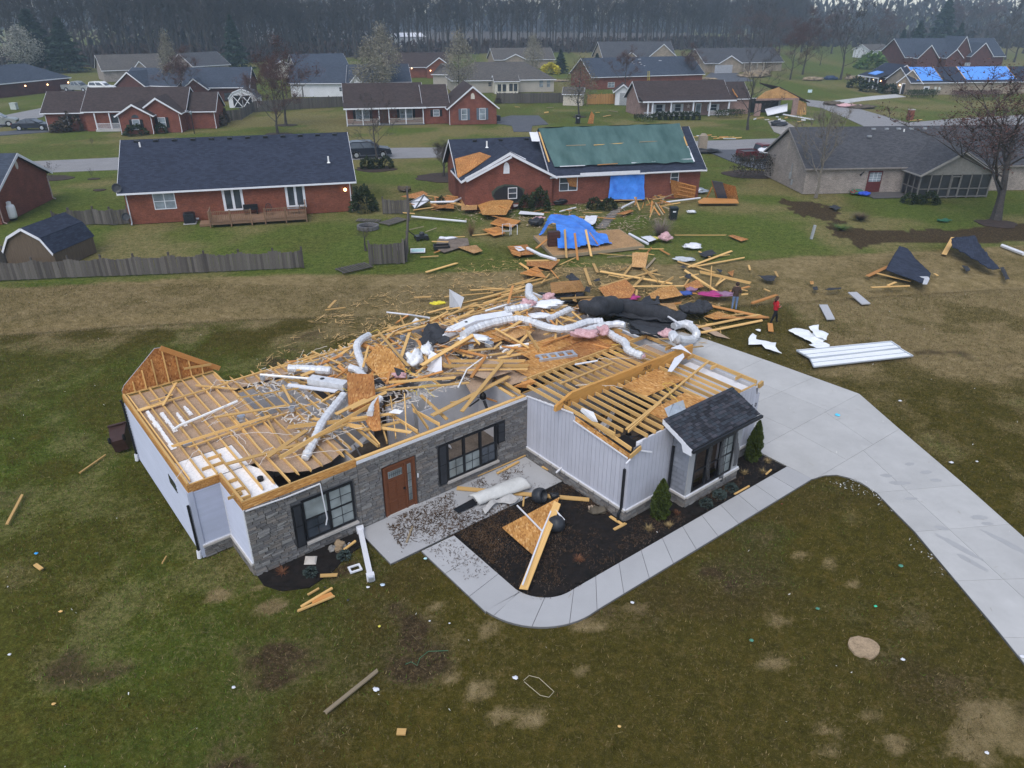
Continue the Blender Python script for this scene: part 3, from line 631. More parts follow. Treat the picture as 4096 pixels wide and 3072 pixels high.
rpart('corner_trim', MB().box(-.02, .03, -.03, .03, .53, 2.58), WHITE); rpart('corner_trim', MB().box(-.035, -.005, 1.89, 1.93, .53, 2.57), WHITE); rpart('corner_trim', MB().box(2.5, 2.56, 9.62, 9.68, 0, 2.6).box(2.5, 2.54, 8.6, 9.62, .1, 2.6), WHITE)
def batten(p, q, out, top, w=.2, z0=.53):
 p = V(p); q = V(q); n = V(out); d = (q-p).normalized(); L = (q-p).length; s = 0
 while s < L-.02:
  e = min(s+w, L); a = p+d*(s+.006); c = p+d*(e-.006); t0, t1 = top(a), top(c); b = MB()
  b.hexa([a+n*.022+V((0,0,z0)), c+n*.022+V((0,0,z0)), c+V((0,0,z0)), a+V((0,0,z0)), a+n*.022+V((0,0,t0)), c+n*.022+V((0,0,t1)), c+V((0,0,t1)), a+V((0,0,t0))]); rpart('siding_board', b, BATTEN); s += w
batten((11.285,-.04,0),(11.285,-5.43,0),(-1,0,0), lambda p: stop(p.y)-.05); rpart('wall_sheathing', MB().box(11.287, 11.298, -5.4, -.02, .43, 2.6).box(11.45, 13.5, -5.415, -5.402, .43, 3.0).box(16.7, 18.6, -5.415, -5.402, .43, 3.0), plain('dark seam', (.20,.20,.22)))
batten((11.28,-5.418,0),(13.52,-5.418,0),(0,-1,0), lambda p: 2.70 if p.x < 11.69 else 3.16); batten((16.72,-5.418,0),(18.74,-5.418,0),(0,-1,0), lambda p: 3.16 if p.x < 18.38 else 2.72)
for i in range(14): rpart('siding_board', MB().box(18.74, 18.765, -5.4+i*.2+.006, -5.2+i*.2-.006, .1, 2.7), BATTEN)
def shakes(p, q, out, z0, z1):
 p = V(p); q = V(q); n = V(out); d = (q-p).normalized(); L = (q-p).length; z = z0; r = random.Random(3); row = 0
 while z < z1-.03:
  h = min(.2, z1-z); s = -(row % 2)*.15
  while s < L:
   a, e = max(0, s)+.003, min(L, s+.32)-.003
   if e-a > .03: A = p+d*a; B = p+d*e; rpart('shake', MB().hexa([A+n*.045+V((0,0,z)), B+n*.045+V((0,0,z)), B+V((0,0,z)), A+V((0,0,z)), A+n*.014+V((0,0,z+h-.004)), B+n*.014+V((0,0,z+h-.004)), B+V((0,0,z+h-.004)), A+V((0,0,z+h-.004))]), GREYSH)
   s += .32
  z += .2; row += 1
shakes((13.57,-5.43,0),(13.57,-6.2,0),(-1,0,0),.53,2.85)
rpart('wall', MB().box(13.6, 13.68, -6.17, -5.42, 0, 3.0).box(16.5, 16.58, -6.17, -5.42, 0, 3.0), DRYW)
BW = (13.86, 16.22, .52, 2.24)
b = MB(); b.box(13.55, 13.84, -6.24, -6.18, .53, 2.86).box(16.26, 16.63, -6.24, -6.18, .53, 2.86).box(13.84, 16.26, -6.24, -6.18, 2.26, 2.86); rpart('bay_trim', b, GREYTR)
def win(u0, u1, z0, z1, v, n, glassm=None, name='window', open_=()):
 o = rpart(name, MB().box(u0, u0+.07, v-.04, v+.06, z0, z1).box(u1-.07, u1, v-.04, v+.06, z0, z1).box(u0+.07, u1-.07, v-.04, v+.06, z0, z0+.07).box(u0+.07, u1-.07, v-.04, v+.06, z1-.07, z1), BLACK)
 w = (u1-u0)/n
 for i in range(n):
  a = u0+w*i+(.07 if i == 0 else .05); c = u0+w*(i+1)-(.07 if i == n-1 else .05); zm = (z0+z1)/2
  if i: MB().box(u0+w*i-.05, u0+w*i+.05, v-.035, v+.055, z0+.07, z1-.07).build('mullion', BLACK, o)
  MB().box(a, c, v-.02, v+.02, zm-.03, zm+.03).build('sash_rail', BLACK, o)
  for k, (za, zb) in enumerate(((z0+.07, zm-.03), (zm+.03, z1-.07))):
   if (i, k) in open_: continue
   MB().box(a, c, v+.0, v+.006, za, zb).build('pane', glassm[(i+k) % len(glassm)], o)
   if (i, k) not in ((0, 1),):
    MB().box((a+c)/2-.008, (a+c)/2+.008, v-.012, v-.001, za, zb).box(a, (a+c)/2-.008, v-.012, v-.001, (za+zb)/2-.008, (za+zb)/2+.008).box((a+c)/2+.008, c, v-.012, v-.001, (za+zb)/2-.008, (za+zb)/2+.008).build('muntin', BLACK, o)
 return o
win(*WIN1[:2], *WIN1[2:], .0, 2, [DGLASS, FOGGED, FOGGED]); win(*WIN2[:2], *WIN2[2:], .0, 3, [FOGGED, FOGGED, DGLASS], open_=((0,1),(1,1),(2,1))); win(*BW[:2], *BW[2:], -6.2, 3, [FOGGED], open_=((0,0),(0,1),(1,1),(1,0)))
def shutter(u0, u1, z0, z1, tilt=0):
 o = rpart('shutter', MB().box(u0, u1, -.075, -.045, z0, z1), BLACK)
 for za, zb in ((z0+.06, (z0+z1)/2-.03), ((z0+z1)/2+.03, z1-.06)):
  MB().box(u0+.05, u1-.05, -.085, -.076, za, zb).build('shutter_panel', CHAR, o)
 return o
shutter(1.45, 1.77, .40, 2.06); shutter(7.05, 7.41, .43, 2.12); shutter(9.76, 10.12, 1.22, 2.12)
bar('loose_strip', BLACK, (9.79,-.09,1.95), (9.80,-.10,.95), .04, .02)
d = rpart('front_door', MB().box(4.88, 5.62, -.02, .03, .08, 2.03), DOORW)
for x in (4.95, 5.28):
 for z0, z1 in ((.2, .62), (.74, 1.45)): MB().box(x, x+.27, -.035, -.021, z0, z1).build('door_panel', DOORW, d)
MB().box(4.97, 5.53, -.03, -.021, 1.60, 1.88).build('door_light', FOGGED, d); MB().box(5.53, 5.60, -.08, -.021, .95, 1.01).build('handle', BLACK, d)
lg = MB()
for i in range(7): lg.box(5.01+i*.08, 5.025+i*.08, -.034, -.0305, 1.64, 1.85)
lg.box(5.0, 5.5, -.034, -.0305, 1.73, 1.745); lg.build('lead_came', CHAR, d)
s = rpart('sidelight', MB().box(5.68, 5.96, -.01, .03, .08, 2.03), DOORW); MB().box(5.75, 5.89, -.02, -.011, .35, 1.9).build('pane', FOGGED, s)
lg = MB()
for z in (.6, .9, 1.2, 1.5): lg.box(5.75, 5.89, -.025, -.0205, z, z+.015)
lg.box(5.79, 5.80, -.029, -.0255, .35, 1.9).box(5.84, 5.85, -.029, -.0255, .35, 1.9); lg.build('lead_came', CHAR, s)
rpart('door_frame', MB().box(4.78, 4.88, -.05, .05, .05, 2.11).box(5.62, 5.68, -.05, .05, .05, 2.11).box(5.96, 6.06, -.05, .05, .05, 2.11).box(4.88, 5.62, -.05, .05, 2.03, 2.11).box(5.68, 5.96, -.05, .05, 2.03, 2.11), DOORW); rpart('threshold', MB().box(4.8, 6.04, -.1, .02, .04, .08), CONC); rpart('doorbell', MB().box(6.12, 6.17, -.07, -.045, 1.2, 1.36), WHITE)
for p, q in (((.02,.05),(11.2,.05)), ((-.95,2.0),(.0,2.0)), ((.06,.1),(.06,1.95)), ((-.95,2.05),(-.95,9.6)), ((-.9,9.6),(2.5,9.6)), ((2.45,8.5),(2.45,9.55)), ((2.5,8.46),(18.6,8.46))):
 bar('top_plate', PINE, (*p, 2.76), (*q, 2.76), .13, .04)
for p, q, z in (((.0,-.005),(3.83,-.005),2.72), ((-1.0,1.935),(-.03,1.935),2.72), ((-.01,-.02),(-.01,1.92),2.72), ((-1.01,1.92),(-1.01,9.66),2.72)):
 stick('rim_board', OSB, (*p, z), (*q, z), .025, .27, RH)
bar('rim_board', PINE, (-.96,1.97,2.86), (-.96,9.66,2.86), .07, .11); bar('rim_board', PINE, (.04,.0,2.86), (.04,1.93,2.86), .07, .11); bar('rim_board', PINE, (.0,.02,2.835), (3.8,.02,2.835), .05, .09); bar('rim_board', PINE, (-.9,1.97,2.845), (-.0,1.97,2.845), .05, .05)
rpart('white_coping', MB().box(3.85, 11.25, -.03, .0, 2.665, 2.78).box(3.85, 11.2, .13, .165, 2.74, 2.79), WHITE); bar('rim_board', PINE, (3.85,.065,2.80), (11.15,.065,2.80), .12, .05)
rr = random.Random(4)
for k in range(46):
 u = -.83+.406*k
 if u > 18.4: break
 v1 = 9.62 if u < 2.5 else 8.7; v0 = 2.02 if u < 0 else .12; z = 2.845
 if u < 4.9 or 5.2 < u < 7.8:
  if 2.9 < u < 4.9: v0 = .15+rr.uniform(0, .35)
  if u > 5: v0 = rr.uniform(3.6, 5.6)
  bar('joist', PINE, (u, v0, z), (u+rr.uniform(-.03,.03), v1, z+rr.uniform(-.01,.02)), .042, .115, k=rr.choice((0, 1, 2)))
 elif u < 11:
  bar('joist', PINE, (u, 7.0+rr.uniform(0, .8), z), (u, 8.7, z), .042, .115, k=1)
 if 11.3 < u:
  if u < 18.4:
   bar('joist', PINE, (u, -1.87, TG+.08), (u, .42, TG+.08), .042, .14, k=0); bar('joist', PINE, (u, -5.38 if u > 11.8 else -4.6, TG+.08), (u, -2.03, TG+.08), .042, .14, k=0)
   for v in (-1.865, -2.035): bar('joist_hanger', GALV, (u-.04, v, TG+.05), (u+.04, v, TG+.05), .012, .14)
for a, c in (((5.2,.25,2.84),(6.1,2.6,2.95)), ((5.6,.35,2.84),(6.9,2.9,3.0)), ((6.0,.3,2.86),(7.4,2.7,3.05)), ((4.95,.3,2.8),(5.2,2.6,2.9)), ((6.4,.15,2.9),(6.2,1.9,2.95)), ((6.8,.1,2.88),(7.1,1.7,3.1)), ((7.3,.1,2.88),(7.0,1.5,3.0))): bar('joist', PINE, a, c, .042, .13, k=1)
b = MB(); z0, z1 = TG-.03, TG+.5
b.extr([(10.95,-2.01,z0),(18.75,-2.01,z0),(18.75,-2.01,z1),(11.75,-2.01,z1),(10.98,-2.01,z0+.2)], (0,.12,0)); bm_ = rpart('garage_beam', b, LVL)
def text(s, size, M, mat, parent, name='lettering', ext=.002, shear=0):
 cu = bpy.data.curves.new(name, 'FONT'); cu.body = s; cu.size = size; cu.extrude = ext; cu.shear = shear; o = bpy.data.objects.new(name, cu); COL.objects.link(o)
 me = bpy.data.meshes.new_from_object(o.evaluated_get(bpy.context.evaluated_depsgraph_get())); bpy.data.objects.remove(o); me.materials.clear(); me.materials.append(mat); return link(name, me, parent, mw=M)
FR = Matrix.Rotation(PI/2, 4, 'X')
text("26'", .30, Matrix.Translation((11.25,-2.014,TG+.06)) @ FR, BLACK, bm_, 'handwriting', shear=.3); text("7830", .24, Matrix.Translation((15.6,-2.014,TG+.2)) @ FR, BLACK, bm_, 'handwriting', shear=.4)
for i, ch in enumerate('150'): text(ch, .26, Matrix.Translation((18.02+i*.24,-5.447,2.16)) @ FR, BLACK, RH, 'house_number', ext=.006)
bar('rim_board', PINE, (11.5,.46,TG+.1), (18.6,.46,TG+.1), .06, .16); bar('rim_board', PINE, (18.6,-5.3,TG+.09), (18.6,.4,TG+.09), .05, .15); bar('rim_board', PINE, (18.55,-5.44,TG-.02), (18.8,-5.44,TG+.05), .1, .2); bar('rim_board', PINE, (13.6,-5.34,TG+.02), (18.5,-5.34,TG+.02), .09, .06)
for v in (-4.6,-3.4,-2.2,-1.0): bar('blocking', PINE, (18.2,v,TG+.09), (18.58,v,TG+.09), .04, .14)
bar('strongback', PINE, (11.75,-4.75,TG+.2), (18.5,-3.05,TG+.2), .09, .045); bar('strongback', PINE, (11.75,-4.85,TG+.17), (14.2,-4.2,TG+.18), .04, .1)
bar('strongback', PINE, (12.3,-.75,TG+.19), (15.3,-.7,TG+.19), .09, .04)
for v0, v1, z0, z1 in ((-2.75,-5.45,2.98,2.80),): rpart('eave_box', MB().hexa([(11.24,v0,z0-.1),(11.24,v1,z1-.22),(11.27,v1,z1-.22),(11.27,v0,z0-.1),(11.24,v0,z0+.12),(11.24,v1,z1+.03),(11.27,v1,z1+.03),(11.27,v0,z0+.12)]), OSB)
bar('eave_box', PINE, (11.46,-2.9,3.1), (11.46,-5.3,2.88), .04, .15); bar('eave_box', PINE, (11.2,-5.5,2.78), (11.75,-5.47,2.92), .05, .17); bar('eave_trim', WHITE, (11.20,-2.7,2.92), (11.20,-5.4,2.66), .03, .05); bar('eave_trim', WHITE, (11.75,-5.47,2.80), (12.2,-5.6,2.62), .03, .05); bar('eave_trim', WHITE, (11.0,-5.52,2.60), (11.25,-5.48,2.66), .05, .04); bar('eave_trim', WHITE, (11.245,-.03,2.8), (11.245,-2.62,3.18), .04, .05)
def panel(name, mat, pts, th, parent=RH, label=None):
 n = (V(pts[1])-V(pts[0])).cross(V(pts[2])-V(pts[0])).normalized(); n = n if n.z >= 0 else -n
 return MB().extr(pts, n*th).build(name, mat, parent, label=label)
z = TG+.155
panel('deck_panel', OSB, [(14.05,-2.35,z),(16.3,-2.15,z),(16.5,-3.5,z),(14.2,-3.5,z)], .012); panel('deck_panel', OSB, [(13.3,-4.35,z),(15.55,-4.2,z),(15.8,-4.95,z),(15.6,-5.35,z),(13.3,-5.3,z)], .012)
for u0, u1, v0, v1, m in ((11.75,14.1,.5,1.7,OSB),(14.12,16.5,.52,1.7,OSB_D),(16.52,17.9,.5,1.65,OSB),(12.9,15.3,1.72,2.9,OSB),(15.32,17.6,1.75,2.6,OSB_D),(12.6,13.6,4.0,5.2,OSB),(13.62,15.0,3.9,5.1,OSB)): panel('deck_panel', m, [(u0,v0,z),(u1,v0,z),(u1,v1,z),(u0,v1,z)], .014)
panel('deck_panel', KRAFT, [(11.6,1.3,z-.01),(10.4,1.5,z-.06),(9.9,3.0,z-.02),(11.7,2.7,z)], .013)
def ceil_(pts, m=KRAFT, z=2.765): return panel('ceiling_panel', m, [(*p, z) for p in pts], .013)
for v0, v1 in ((3.65,4.85),(4.86,6.07),(6.08,7.29),(7.30,8.5),(8.51,9.55)): ceil_([(-.9,v0),(2.55,v0),(2.55,v1),(-.9,v1)])
ceil_([(-.9,2.05),(1.0,2.05),(1.0,3.6),(-.9,3.62)], INSUL); ceil_([(.1,.15),(1.25,.15),(1.25,2.0),(.1,2.0)], INSUL); ceil_([(1.02,3.64),(1.0,2.0),(1.27,1.4),(1.8,.8),(2.44,.45),(3.2,.5),(3.9,.9),(3.85,3.64)]); ceil_([(2.57,3.66),(3.88,3.66),(3.88,4.8),(2.57,4.82)]); ceil_([(2.57,7.62),(5.2,7.62),(5.3,8.35),(2.57,8.35)]); ceil_([(5.3,5.2),(6.8,5.0),(6.6,7.4),(5.1,7.3)], KRAFT, 2.70); ceil_([(9.5,3.2),(11.2,3.1),(11.2,5.2),(9.4,5.0)], KRAFT, 2.72); ceil_([(7.1,5.0),(9.2,4.9),(9.1,7.4),(7.2,7.3)], KRAFT, 2.66); ceil_([(11.6,1.0),(18.3,1.0),(18.3,8.2),(11.6,8.2)], KRAFT, 2.72); ceil_([(13.5,-1.75),(18.4,-1.75),(18.4,.3),(13.5,.3)], KRAFT, 2.9); ceil_([(16.2,-5.1),(18.4,-5.1),(18.4,-2.2),(16.4,-2.2)], DRYW, 2.95)
def fluff(pts, w, z=2.80, seed=0):
 r = random.Random(seed); b = MB()
 for i, (a, c) in enumerate(zip(pts, pts[1:])):
  k = 10
  for j in range(k):
   t = j/k; x = a[0]+(c[0]-a[0])*t; y = a[1]+(c[1]-a[1])*t; ww = w*r.uniform(.5, 1); h = r.uniform(.04, .09); l = math.hypot(c[0]-a[0], c[1]-a[1])/k
   b.hexa([(x-ww,y-l*.7,z),(x+ww*r.uniform(.4,1),y-l*.6,z),(x+ww*r.uniform(.4,1),y+l*.7,z),(x-ww,y+l*.6,z),(x-ww*.7,y-l*.4,z+h),(x+ww*.4,y-l*.3,z+h),(x+ww*.4,y+l*.4,z+h),(x-ww*.7,y+l*.4,z+h)])
 return rpart('loose_insulation', b, INSUL)
fluff([(-.6,7.6),(-.62,4.4)], .13, seed=1); fluff([(-.22,7.2),(-.22,5.6)], .1, seed=2); fluff([(.22,6.9),(.2,5.8)], .09, seed=3); fluff([(.6,7.3),(.6,6.5)], .09, seed=4); fluff([(2.2,8.2),(2.3,7.9)], .12, seed=5)
gp = [(-.98,9.66,2.86),(2.5,9.66,2.86),(2.5,9.66,2.95),(.86,9.66,4.36),(.50,9.66,4.40),(.33,9.66,4.25),(-.86,9.66,3.22),(-.98,9.66,3.02)]
panel('gable_sheathing', OSB_D, [(p[0], p[1]+.03, p[2]) for p in gp], .014); rpart('gable_siding', MB().extr([(p[0], p[1]+.05, p[2]) for p in gp], (0,.02,0)), SMOOTHV)
for u, h in ((-.55,.45),(-.14,.8),(.27,1.15),(.72,1.5),(1.17,1.17),(1.6,.85),(2.05,.45)): bar('gable_stud', PINE, (u,9.6,2.87), (u,9.6,2.87+h), .04, .085)
bar('gable_plate', PINE, (-.9,9.6,2.875), (2.45,9.6,2.875), .09, .04); bar('gable_rafter', PINE_O, (.68,9.56,4.42), (2.72,9.56,2.92), .045, .2); bar('gable_rafter', PINE, (1.35,9.5,3.35), (2.4,9.45,3.25), .04, .09)
for a, c, w in (((-.55,7.95,2.93),(2.6,8.0,2.93),.09), ((2.5,8.1,2.93),(6.5,8.2,3.0),.06), ((-.35,4.1,2.93),(3.9,4.3,2.94),.07), ((-.92,7.9,2.9),(.1,7.95,2.93),.18), ((1.4,8.6,2.95),(2.6,7.1,3.0),.09), ((-.35,8.3,2.93),(.5,8.3,2.95),.05), ((.9,9.2,3.0),(-.1,7.6,2.95),.09), ((1.55,2.1,2.93),(1.7,5.6,2.93),.06), ((2.2,1.9,2.94),(2.7,5.0,2.96),.06)): bar('brace', PINE, a, c, w, .04, k=1)
for v in (.6, .5, 2.6, 3.1): bar('blocking', PINE, (-.4+rr.uniform(0,.5), v+.0, 2.84), (.05+rr.uniform(0,.5), v, 2.84), .04, .1)
for (u, v) in ((.32,.75),(.32,1.35),(.3,.2)): bar('blocking', PINE, (.08,v,2.85), (.36,v,2.85), .04, .11)
e0, e1 = (13.02,-6.64,2.90), (16.92,-6.64,2.90); f0, f1 = (13.02,-6.60,2.918), (16.92,-6.60,2.918); t0 = (13.02,-5.30,3.50)
rpart('bay_roof_deck', MB().extr([f0, f1, (16.92,-5.3,3.5), t0], (0,.02,-.06)), OSB); rows = 11; sl_ = V((0,1.34,.6)); r = random.Random(8)
for i in range(rows):
 x = 13.0-(i % 2)*.12
 while x < 16.93:
  w = r.choice((.13,.17,.22,.26)); a = max(x, 12.99); c = min(x+w, 16.95)
  if c-a > .03:
   lift = r.choice((.012,.012,.02)); o = V(e0)+sl_*(i/rows); p0 = V((a,o.y-.012,o.z+lift+.012)); o2 = V(e0)+sl_*min(1.0, (i+1.25)/rows); MB().hexa([p0, (c-.004,p0.y,p0.z), (c-.004,o2.y,o2.z+.006), (a,o2.y,o2.z+.006), p0+V((0,0,.01)), (c-.004,p0.y,p0.z+.01), (c-.004,o2.y,o2.z+.012), (a,o2.y,o2.z+.012)]).build('shingle', r.choice(SH_NEAR), RH)
  x += w
rpart('bay_gutter', MB().box(12.98, 16.98, -6.76, -6.65, 2.80, 2.90), BLACK); rpart('bay_fascia', MB().box(13.0, 16.95, -6.645, -6.625, 2.72, 2.86).box(13.05, 16.9, -6.6, -6.25, 2.78, 2.8), GREYTR); rpart('bay_rake', MB().extr([(12.985,-6.66,2.9),(12.985,-5.3,3.51),(12.985,-5.3,3.33),(12.985,-6.2,2.93),(12.985,-6.3,2.66),(12.985,-6.66,2.66)], (.03,0,0)), WHITE)
rpart('flashing', MB().extr([(13.25,-5.32,3.5),(14.2,-5.32,3.51),(14.15,-5.2,3.83),(13.8,-5.1,3.78),(13.55,-5.2,3.86),(13.2,-5.15,3.8)], (0,.004,.003)), GALV)
def spout(pts, m=BLACK, w=.085, foot=None):
 o = rpart('downspout', MB().tube(pts, w*.62, 4), m)
 if foot: MB().tube(foot, .075, 8).build('drain_elbow', WHITE, o)
spout([(-1.14,9.5,2.75),(-1.10,9.5,2.6),(-1.09,9.5,.3)], foot=[(-1.1,9.5,.3),(-1.12,9.5,.0)]); spout([(-1.1,2.0,2.1),(-1.1,2.0,.3)], foot=[(-1.1,2.0,.3),(-1.12,2.0,.0)]); spout([(11.2,-5.3,2.18),(11.2,-5.3,.5),(11.08,-5.3,.35),(11.08,-5.3,.02)]); spout([(13.44,-5.55,2.35),(13.44,-5.55,.6),(13.3,-5.55,.4),(13.3,-5.55,0)])
rpart('window', MB().box(-1.045, -1.025, 3.5, 4.3, 1.72, 2.08), DGLASS); rpart('soffit_strip', MB().box(-.9, -.87, 2.2, 9.5, 2.6, 2.64), WHITE)
rpart('hanging_trim', MB().tube([(.05,-.05,2.55),(1.3,-.1,2.52),(2.45,-.16,2.58)], .025, 4).tube([(2.45,-.17,2.58),(2.52,-.2,1.2)], .022, 4).tube([(2.52,-.2,1.2),(2.45,-.2,.95)], .022, 4), WHITE)
m, t, p, L = nodes('torn screen'); p.inputs['Base Color'].default_value = (.05,.05,.055,1); p.inputs['Alpha'].default_value = .72
for u0, w, zz, l in ((14.55,.2,2.5,1.75),(15.35,.32,2.3,2.0),(16.15,.28,2.45,1.75)):
 k = 8; b = MB()
 for j in range(k):
  f = lambda t: (u0+.1*math.sin(t*5+u0)+(t*.12), -6.27-.06*math.sin(t*3), zz-l*t); a = f(j/k); c = f((j+1)/k); ww = w*(1-abs(j/k-.45)*.9)
  b.face([(a[0]-ww*.4,a[1],a[2]),(a[0]+ww*.6,a[1]-.05,a[2]),(c[0]+ww*.5,c[1]-.05,c[2]),(c[0]-ww*.4,c[1],c[2])])
 rpart('torn_screen', b, m)
for (u, v, rr_, m) in ((1.9,5.0,.16,GALV),(2.3,4.4,.1,GALV)):
 rpart('vent_boot', MB().box(u-rr_, u+rr_, v-rr_, v+rr_, 2.78, 2.86).lathe([(rr_*.9,0),(rr_*.9,.14)], (u,v,2.86), 12), m)
rpart('fan_box', MB().box(-.35, -.05, 4.4, 4.65, 2.79, 2.9), GALV); rpart('recessed_light', MB().lathe([(.1,0),(.1,.12),(.03,.16)], (.35,8.5,2.79), 10), CHAR); rpart('recessed_light', MB().lathe([(.1,0),(.1,.12),(.03,.16)], (.95,.9,2.79), 10), BLACK)
def cable(pts, m, rad=.009, name='cable', n=10, wob=.05, seed=0, parent=RH):
 r = random.Random(seed); out = []
 for a, c in zip(pts, pts[1:]):
  a = V(a); c = V(c)
  for j in range(n): t = j/n; out.append(a.lerp(c, t)+V((r.uniform(-wob,wob), r.uniform(-wob,wob), .08*math.sin(t*PI)+r.uniform(0,wob*.5))))
 out.append(V(pts[-1])); return MB().tube(out, rad, 4).build(name, m, parent)
CABW = plain('white cable', (.72,.66,.60), .5, .1); CABY = plain('yellow cable', (.75,.55,.08), .5, .1)
for i in range(26):
 u = rr.uniform(-.6, 11); v = rr.uniform(1.0, 8); cable([(u,v,2.95),(u+rr.uniform(-2,2),v+rr.uniform(-1.5,1.5),2.98+rr.uniform(0,.15)),(u+rr.uniform(-2.5,3),v+rr.uniform(-1.5,1.5),2.95)], CABW, .008, seed=i)
for i in range(6):
 u = rr.uniform(11.8, 17); v = rr.uniform(-4.5, 2); cable([(u,v,3.3),(u+rr.uniform(-1.5,1.5),v+rr.uniform(-1,1),3.36),(u+rr.uniform(-2,2),v+rr.uniform(-2,1),3.3)], CABY if i % 2 else CABW, .008, seed=90+i)
class House(Frame):
 def __init__(s, label, pl, pr=None, yaw=None, group='houses of the neighbourhood', name='house', cat='house'):
  o = G(pl); s.L = 10
  if pr is not None: d = G(pr)-o; yaw_ = math.atan2(d.y, d.x); s.L = d.length
  super().__init__(o, R(yaw) if yaw is not None else yaw_); s.t = thing(name, label, cat, s.o, s.yaw, group)
 def p(s, name, b, m, parent=None, label=None, kind=None, smooth=False): return b.build(name, m, parent or s.t, label=label, kind=kind, smooth=smooth)
 def vol(s, x0, x1, y0, y1, eave, rise, axis='x', wall=BR_RED, roof=SH_BLK, ov=.35, trim=WHITE, hip=0, gut=True, gwall=None, base=0, open_front=0):
  b = MB(); mid = (y0+y1)/2 if axis == 'x' else (x0+x1)/2
  if hip: b.box(x0, x1, y0+open_front, y1, base, eave)
  elif axis == 'x': b.extr([(x0,y0+open_front,base),(x0,y1,base),(x0,y1,eave),(x0,mid,eave+rise),(x0,y0,eave),(x0,y0+open_front,eave)], (x1-x0,0,0))
  else: b.extr([(x0,y0,base),(x1,y0,base),(x1,y0,eave),(mid,y0,eave+rise),(x0,y0,eave)], (0,y1-y0,0))
  s.p('wall', b, wall); th = .16; g = rise/((y1-y0)/2 if axis == 'x' else (x1-x0)/2); e = eave-g*ov; z = eave+rise+.02
  if hip:
   h = hip; A = [(x0-ov,y0-ov,e),(x1+ov,y0-ov,e),(x1+ov,y1+ov,e),(x0-ov,y1+ov,e)]
   T_ = [(x0+h,mid,z),(x1-h,mid,z)] if axis == 'x' else [(mid,y0+h,z),(mid,y1-h,z)]
   b = MB()
   if axis == 'x': fs = [[A[0],A[1],T_[1],T_[0]],[A[2],A[3],T_[0],T_[1]],[A[3],A[0],T_[0]],[A[1],A[2],T_[1]]]
   else: fs = [[A[0],A[1],T_[0]],[A[1],A[2],T_[1],T_[0]],[A[2],A[3],T_[1]],[A[3],A[0],T_[0],T_[1]]]
   for f in fs: b.extr([(p[0],p[1],p[2]+.03) for p in f], (0,0,th))
   s.p('roof', b, roof); s.p('fascia', MB().box(x0-ov, x1+ov, y0-ov-.04, y0-ov, e+.0, e+.17).box(x0-ov-.04, x0-ov, y0-ov, y1+ov, e, e+.17).box(x1+ov, x1+ov+.04, y0-ov, y1+ov, e, e+.17), trim); s.p('soffit', MB().box(x0-ov+.02, x1+ov-.02, y0-ov+.02, y1+ov-.02, e-.02, e+.02), trim); return
  for sg in (-1, 1):
   b = MB()
   if axis == 'x': ye = (y0-ov) if sg < 0 else (y1+ov); b.extr([(x0-ov,ye,e+.02),(x1+ov,ye,e+.02),(x1+ov,mid,z),(x0-ov,mid,z)], (0,0,th))
   else: xe = (x0-ov) if sg < 0 else (x1+ov); b.extr([(xe,y0-ov,e+.02),(xe,y1+ov,e+.02),(mid,y1+ov,z),(mid,y0-ov,z)], (0,0,th))
   s.p('roof', b, roof)
  b = MB(); k = .03
  if axis == 'x':
   if gut: b.box(x0-ov, x1+ov, y0-ov-.1, y0-ov-.002, e+.03, e+.16)
   for xe in (x0-ov-k, x1+ov+.002): b.extr([(xe,y0-ov,e-.02),(xe,mid,z-.06),(xe,y1+ov,e-.02),(xe,y1+ov,e+.18),(xe,mid,z+.16),(xe,y0-ov,e+.18)], (k-.002,0,0))
  else:
   for ye in (y0-ov-k,): b.extr([(x0-ov,ye,e-.04),(mid,ye,z-.1),(x1+ov,ye,e-.04),(x1+ov,ye,e+.18),(mid,ye,z+.17),(x0-ov,ye,e+.18)], (0,k-.002,0))
   if gut: b.box(x0-ov-.08, x0-ov-.002, y0-ov, y1, e+.03, e+.16).box(x1+ov+.002, x1+ov+.08, y0-ov, y1, e+.03, e+.16)
  s.p('fascia', b, trim)
 def wx(s, x0, x1, z0, z1, y, n=1, gl=CGLASS, fr=WHITE, fw=.06, sh=None, grid=False, out=-1, name='window'):
  o = s.p(name, MB().box(x0, x0+fw, y-.05, y+.02, z0, z1).box(x1-fw, x1, y-.05, y+.02, z0, z1).box(x0+fw, x1-fw, y-.05, y+.02, z0, z0+fw).box(x0+fw, x1-fw, y-.05, y+.02, z1-fw, z1), fr); w = (x1-x0)/n
  for i in range(n):
   a = x0+w*i+(fw if i == 0 else fw/2); c = x0+w*(i+1)-(fw if i == n-1 else fw/2); zm = (z0+z1)/2
   if i: MB().box(x0+w*i-fw/2, x0+w*i+fw/2, y-.045, y+.02, z0+fw, z1-fw).build('mullion', fr, o)
   MB().box(a, c, y-.02, y-.012, z0+fw, z1-fw).build('pane', gl, o)
   if name == 'window': MB().box(a, c, y-.04, y-.022, zm-.025, zm+.025).build('sash_rail', fr, o)
   if grid:
    b = MB()
    for k in range(1, 3): b.box(a, c, y-.035, y-.021, z0+(z1-z0)*k/3-.01, z0+(z1-z0)*k/3+.01)
    b.build('muntin', fr, o)
  if sh:
   for a, c in ((x0-.42, x0-.04), (x1+.04, x1+.42)): s.p('shutter', MB().box(a, c, y-.05, y-.01, z0, z1), sh)
  return o
 def wn(s, qa, qb, y=0, **k): a = s.ry(qa, y); c = s.ry(qb, y); return s.wx(min(a.x,c.x), max(a.x,c.x), min(a.z,c.z), max(a.z,c.z), y, **k)
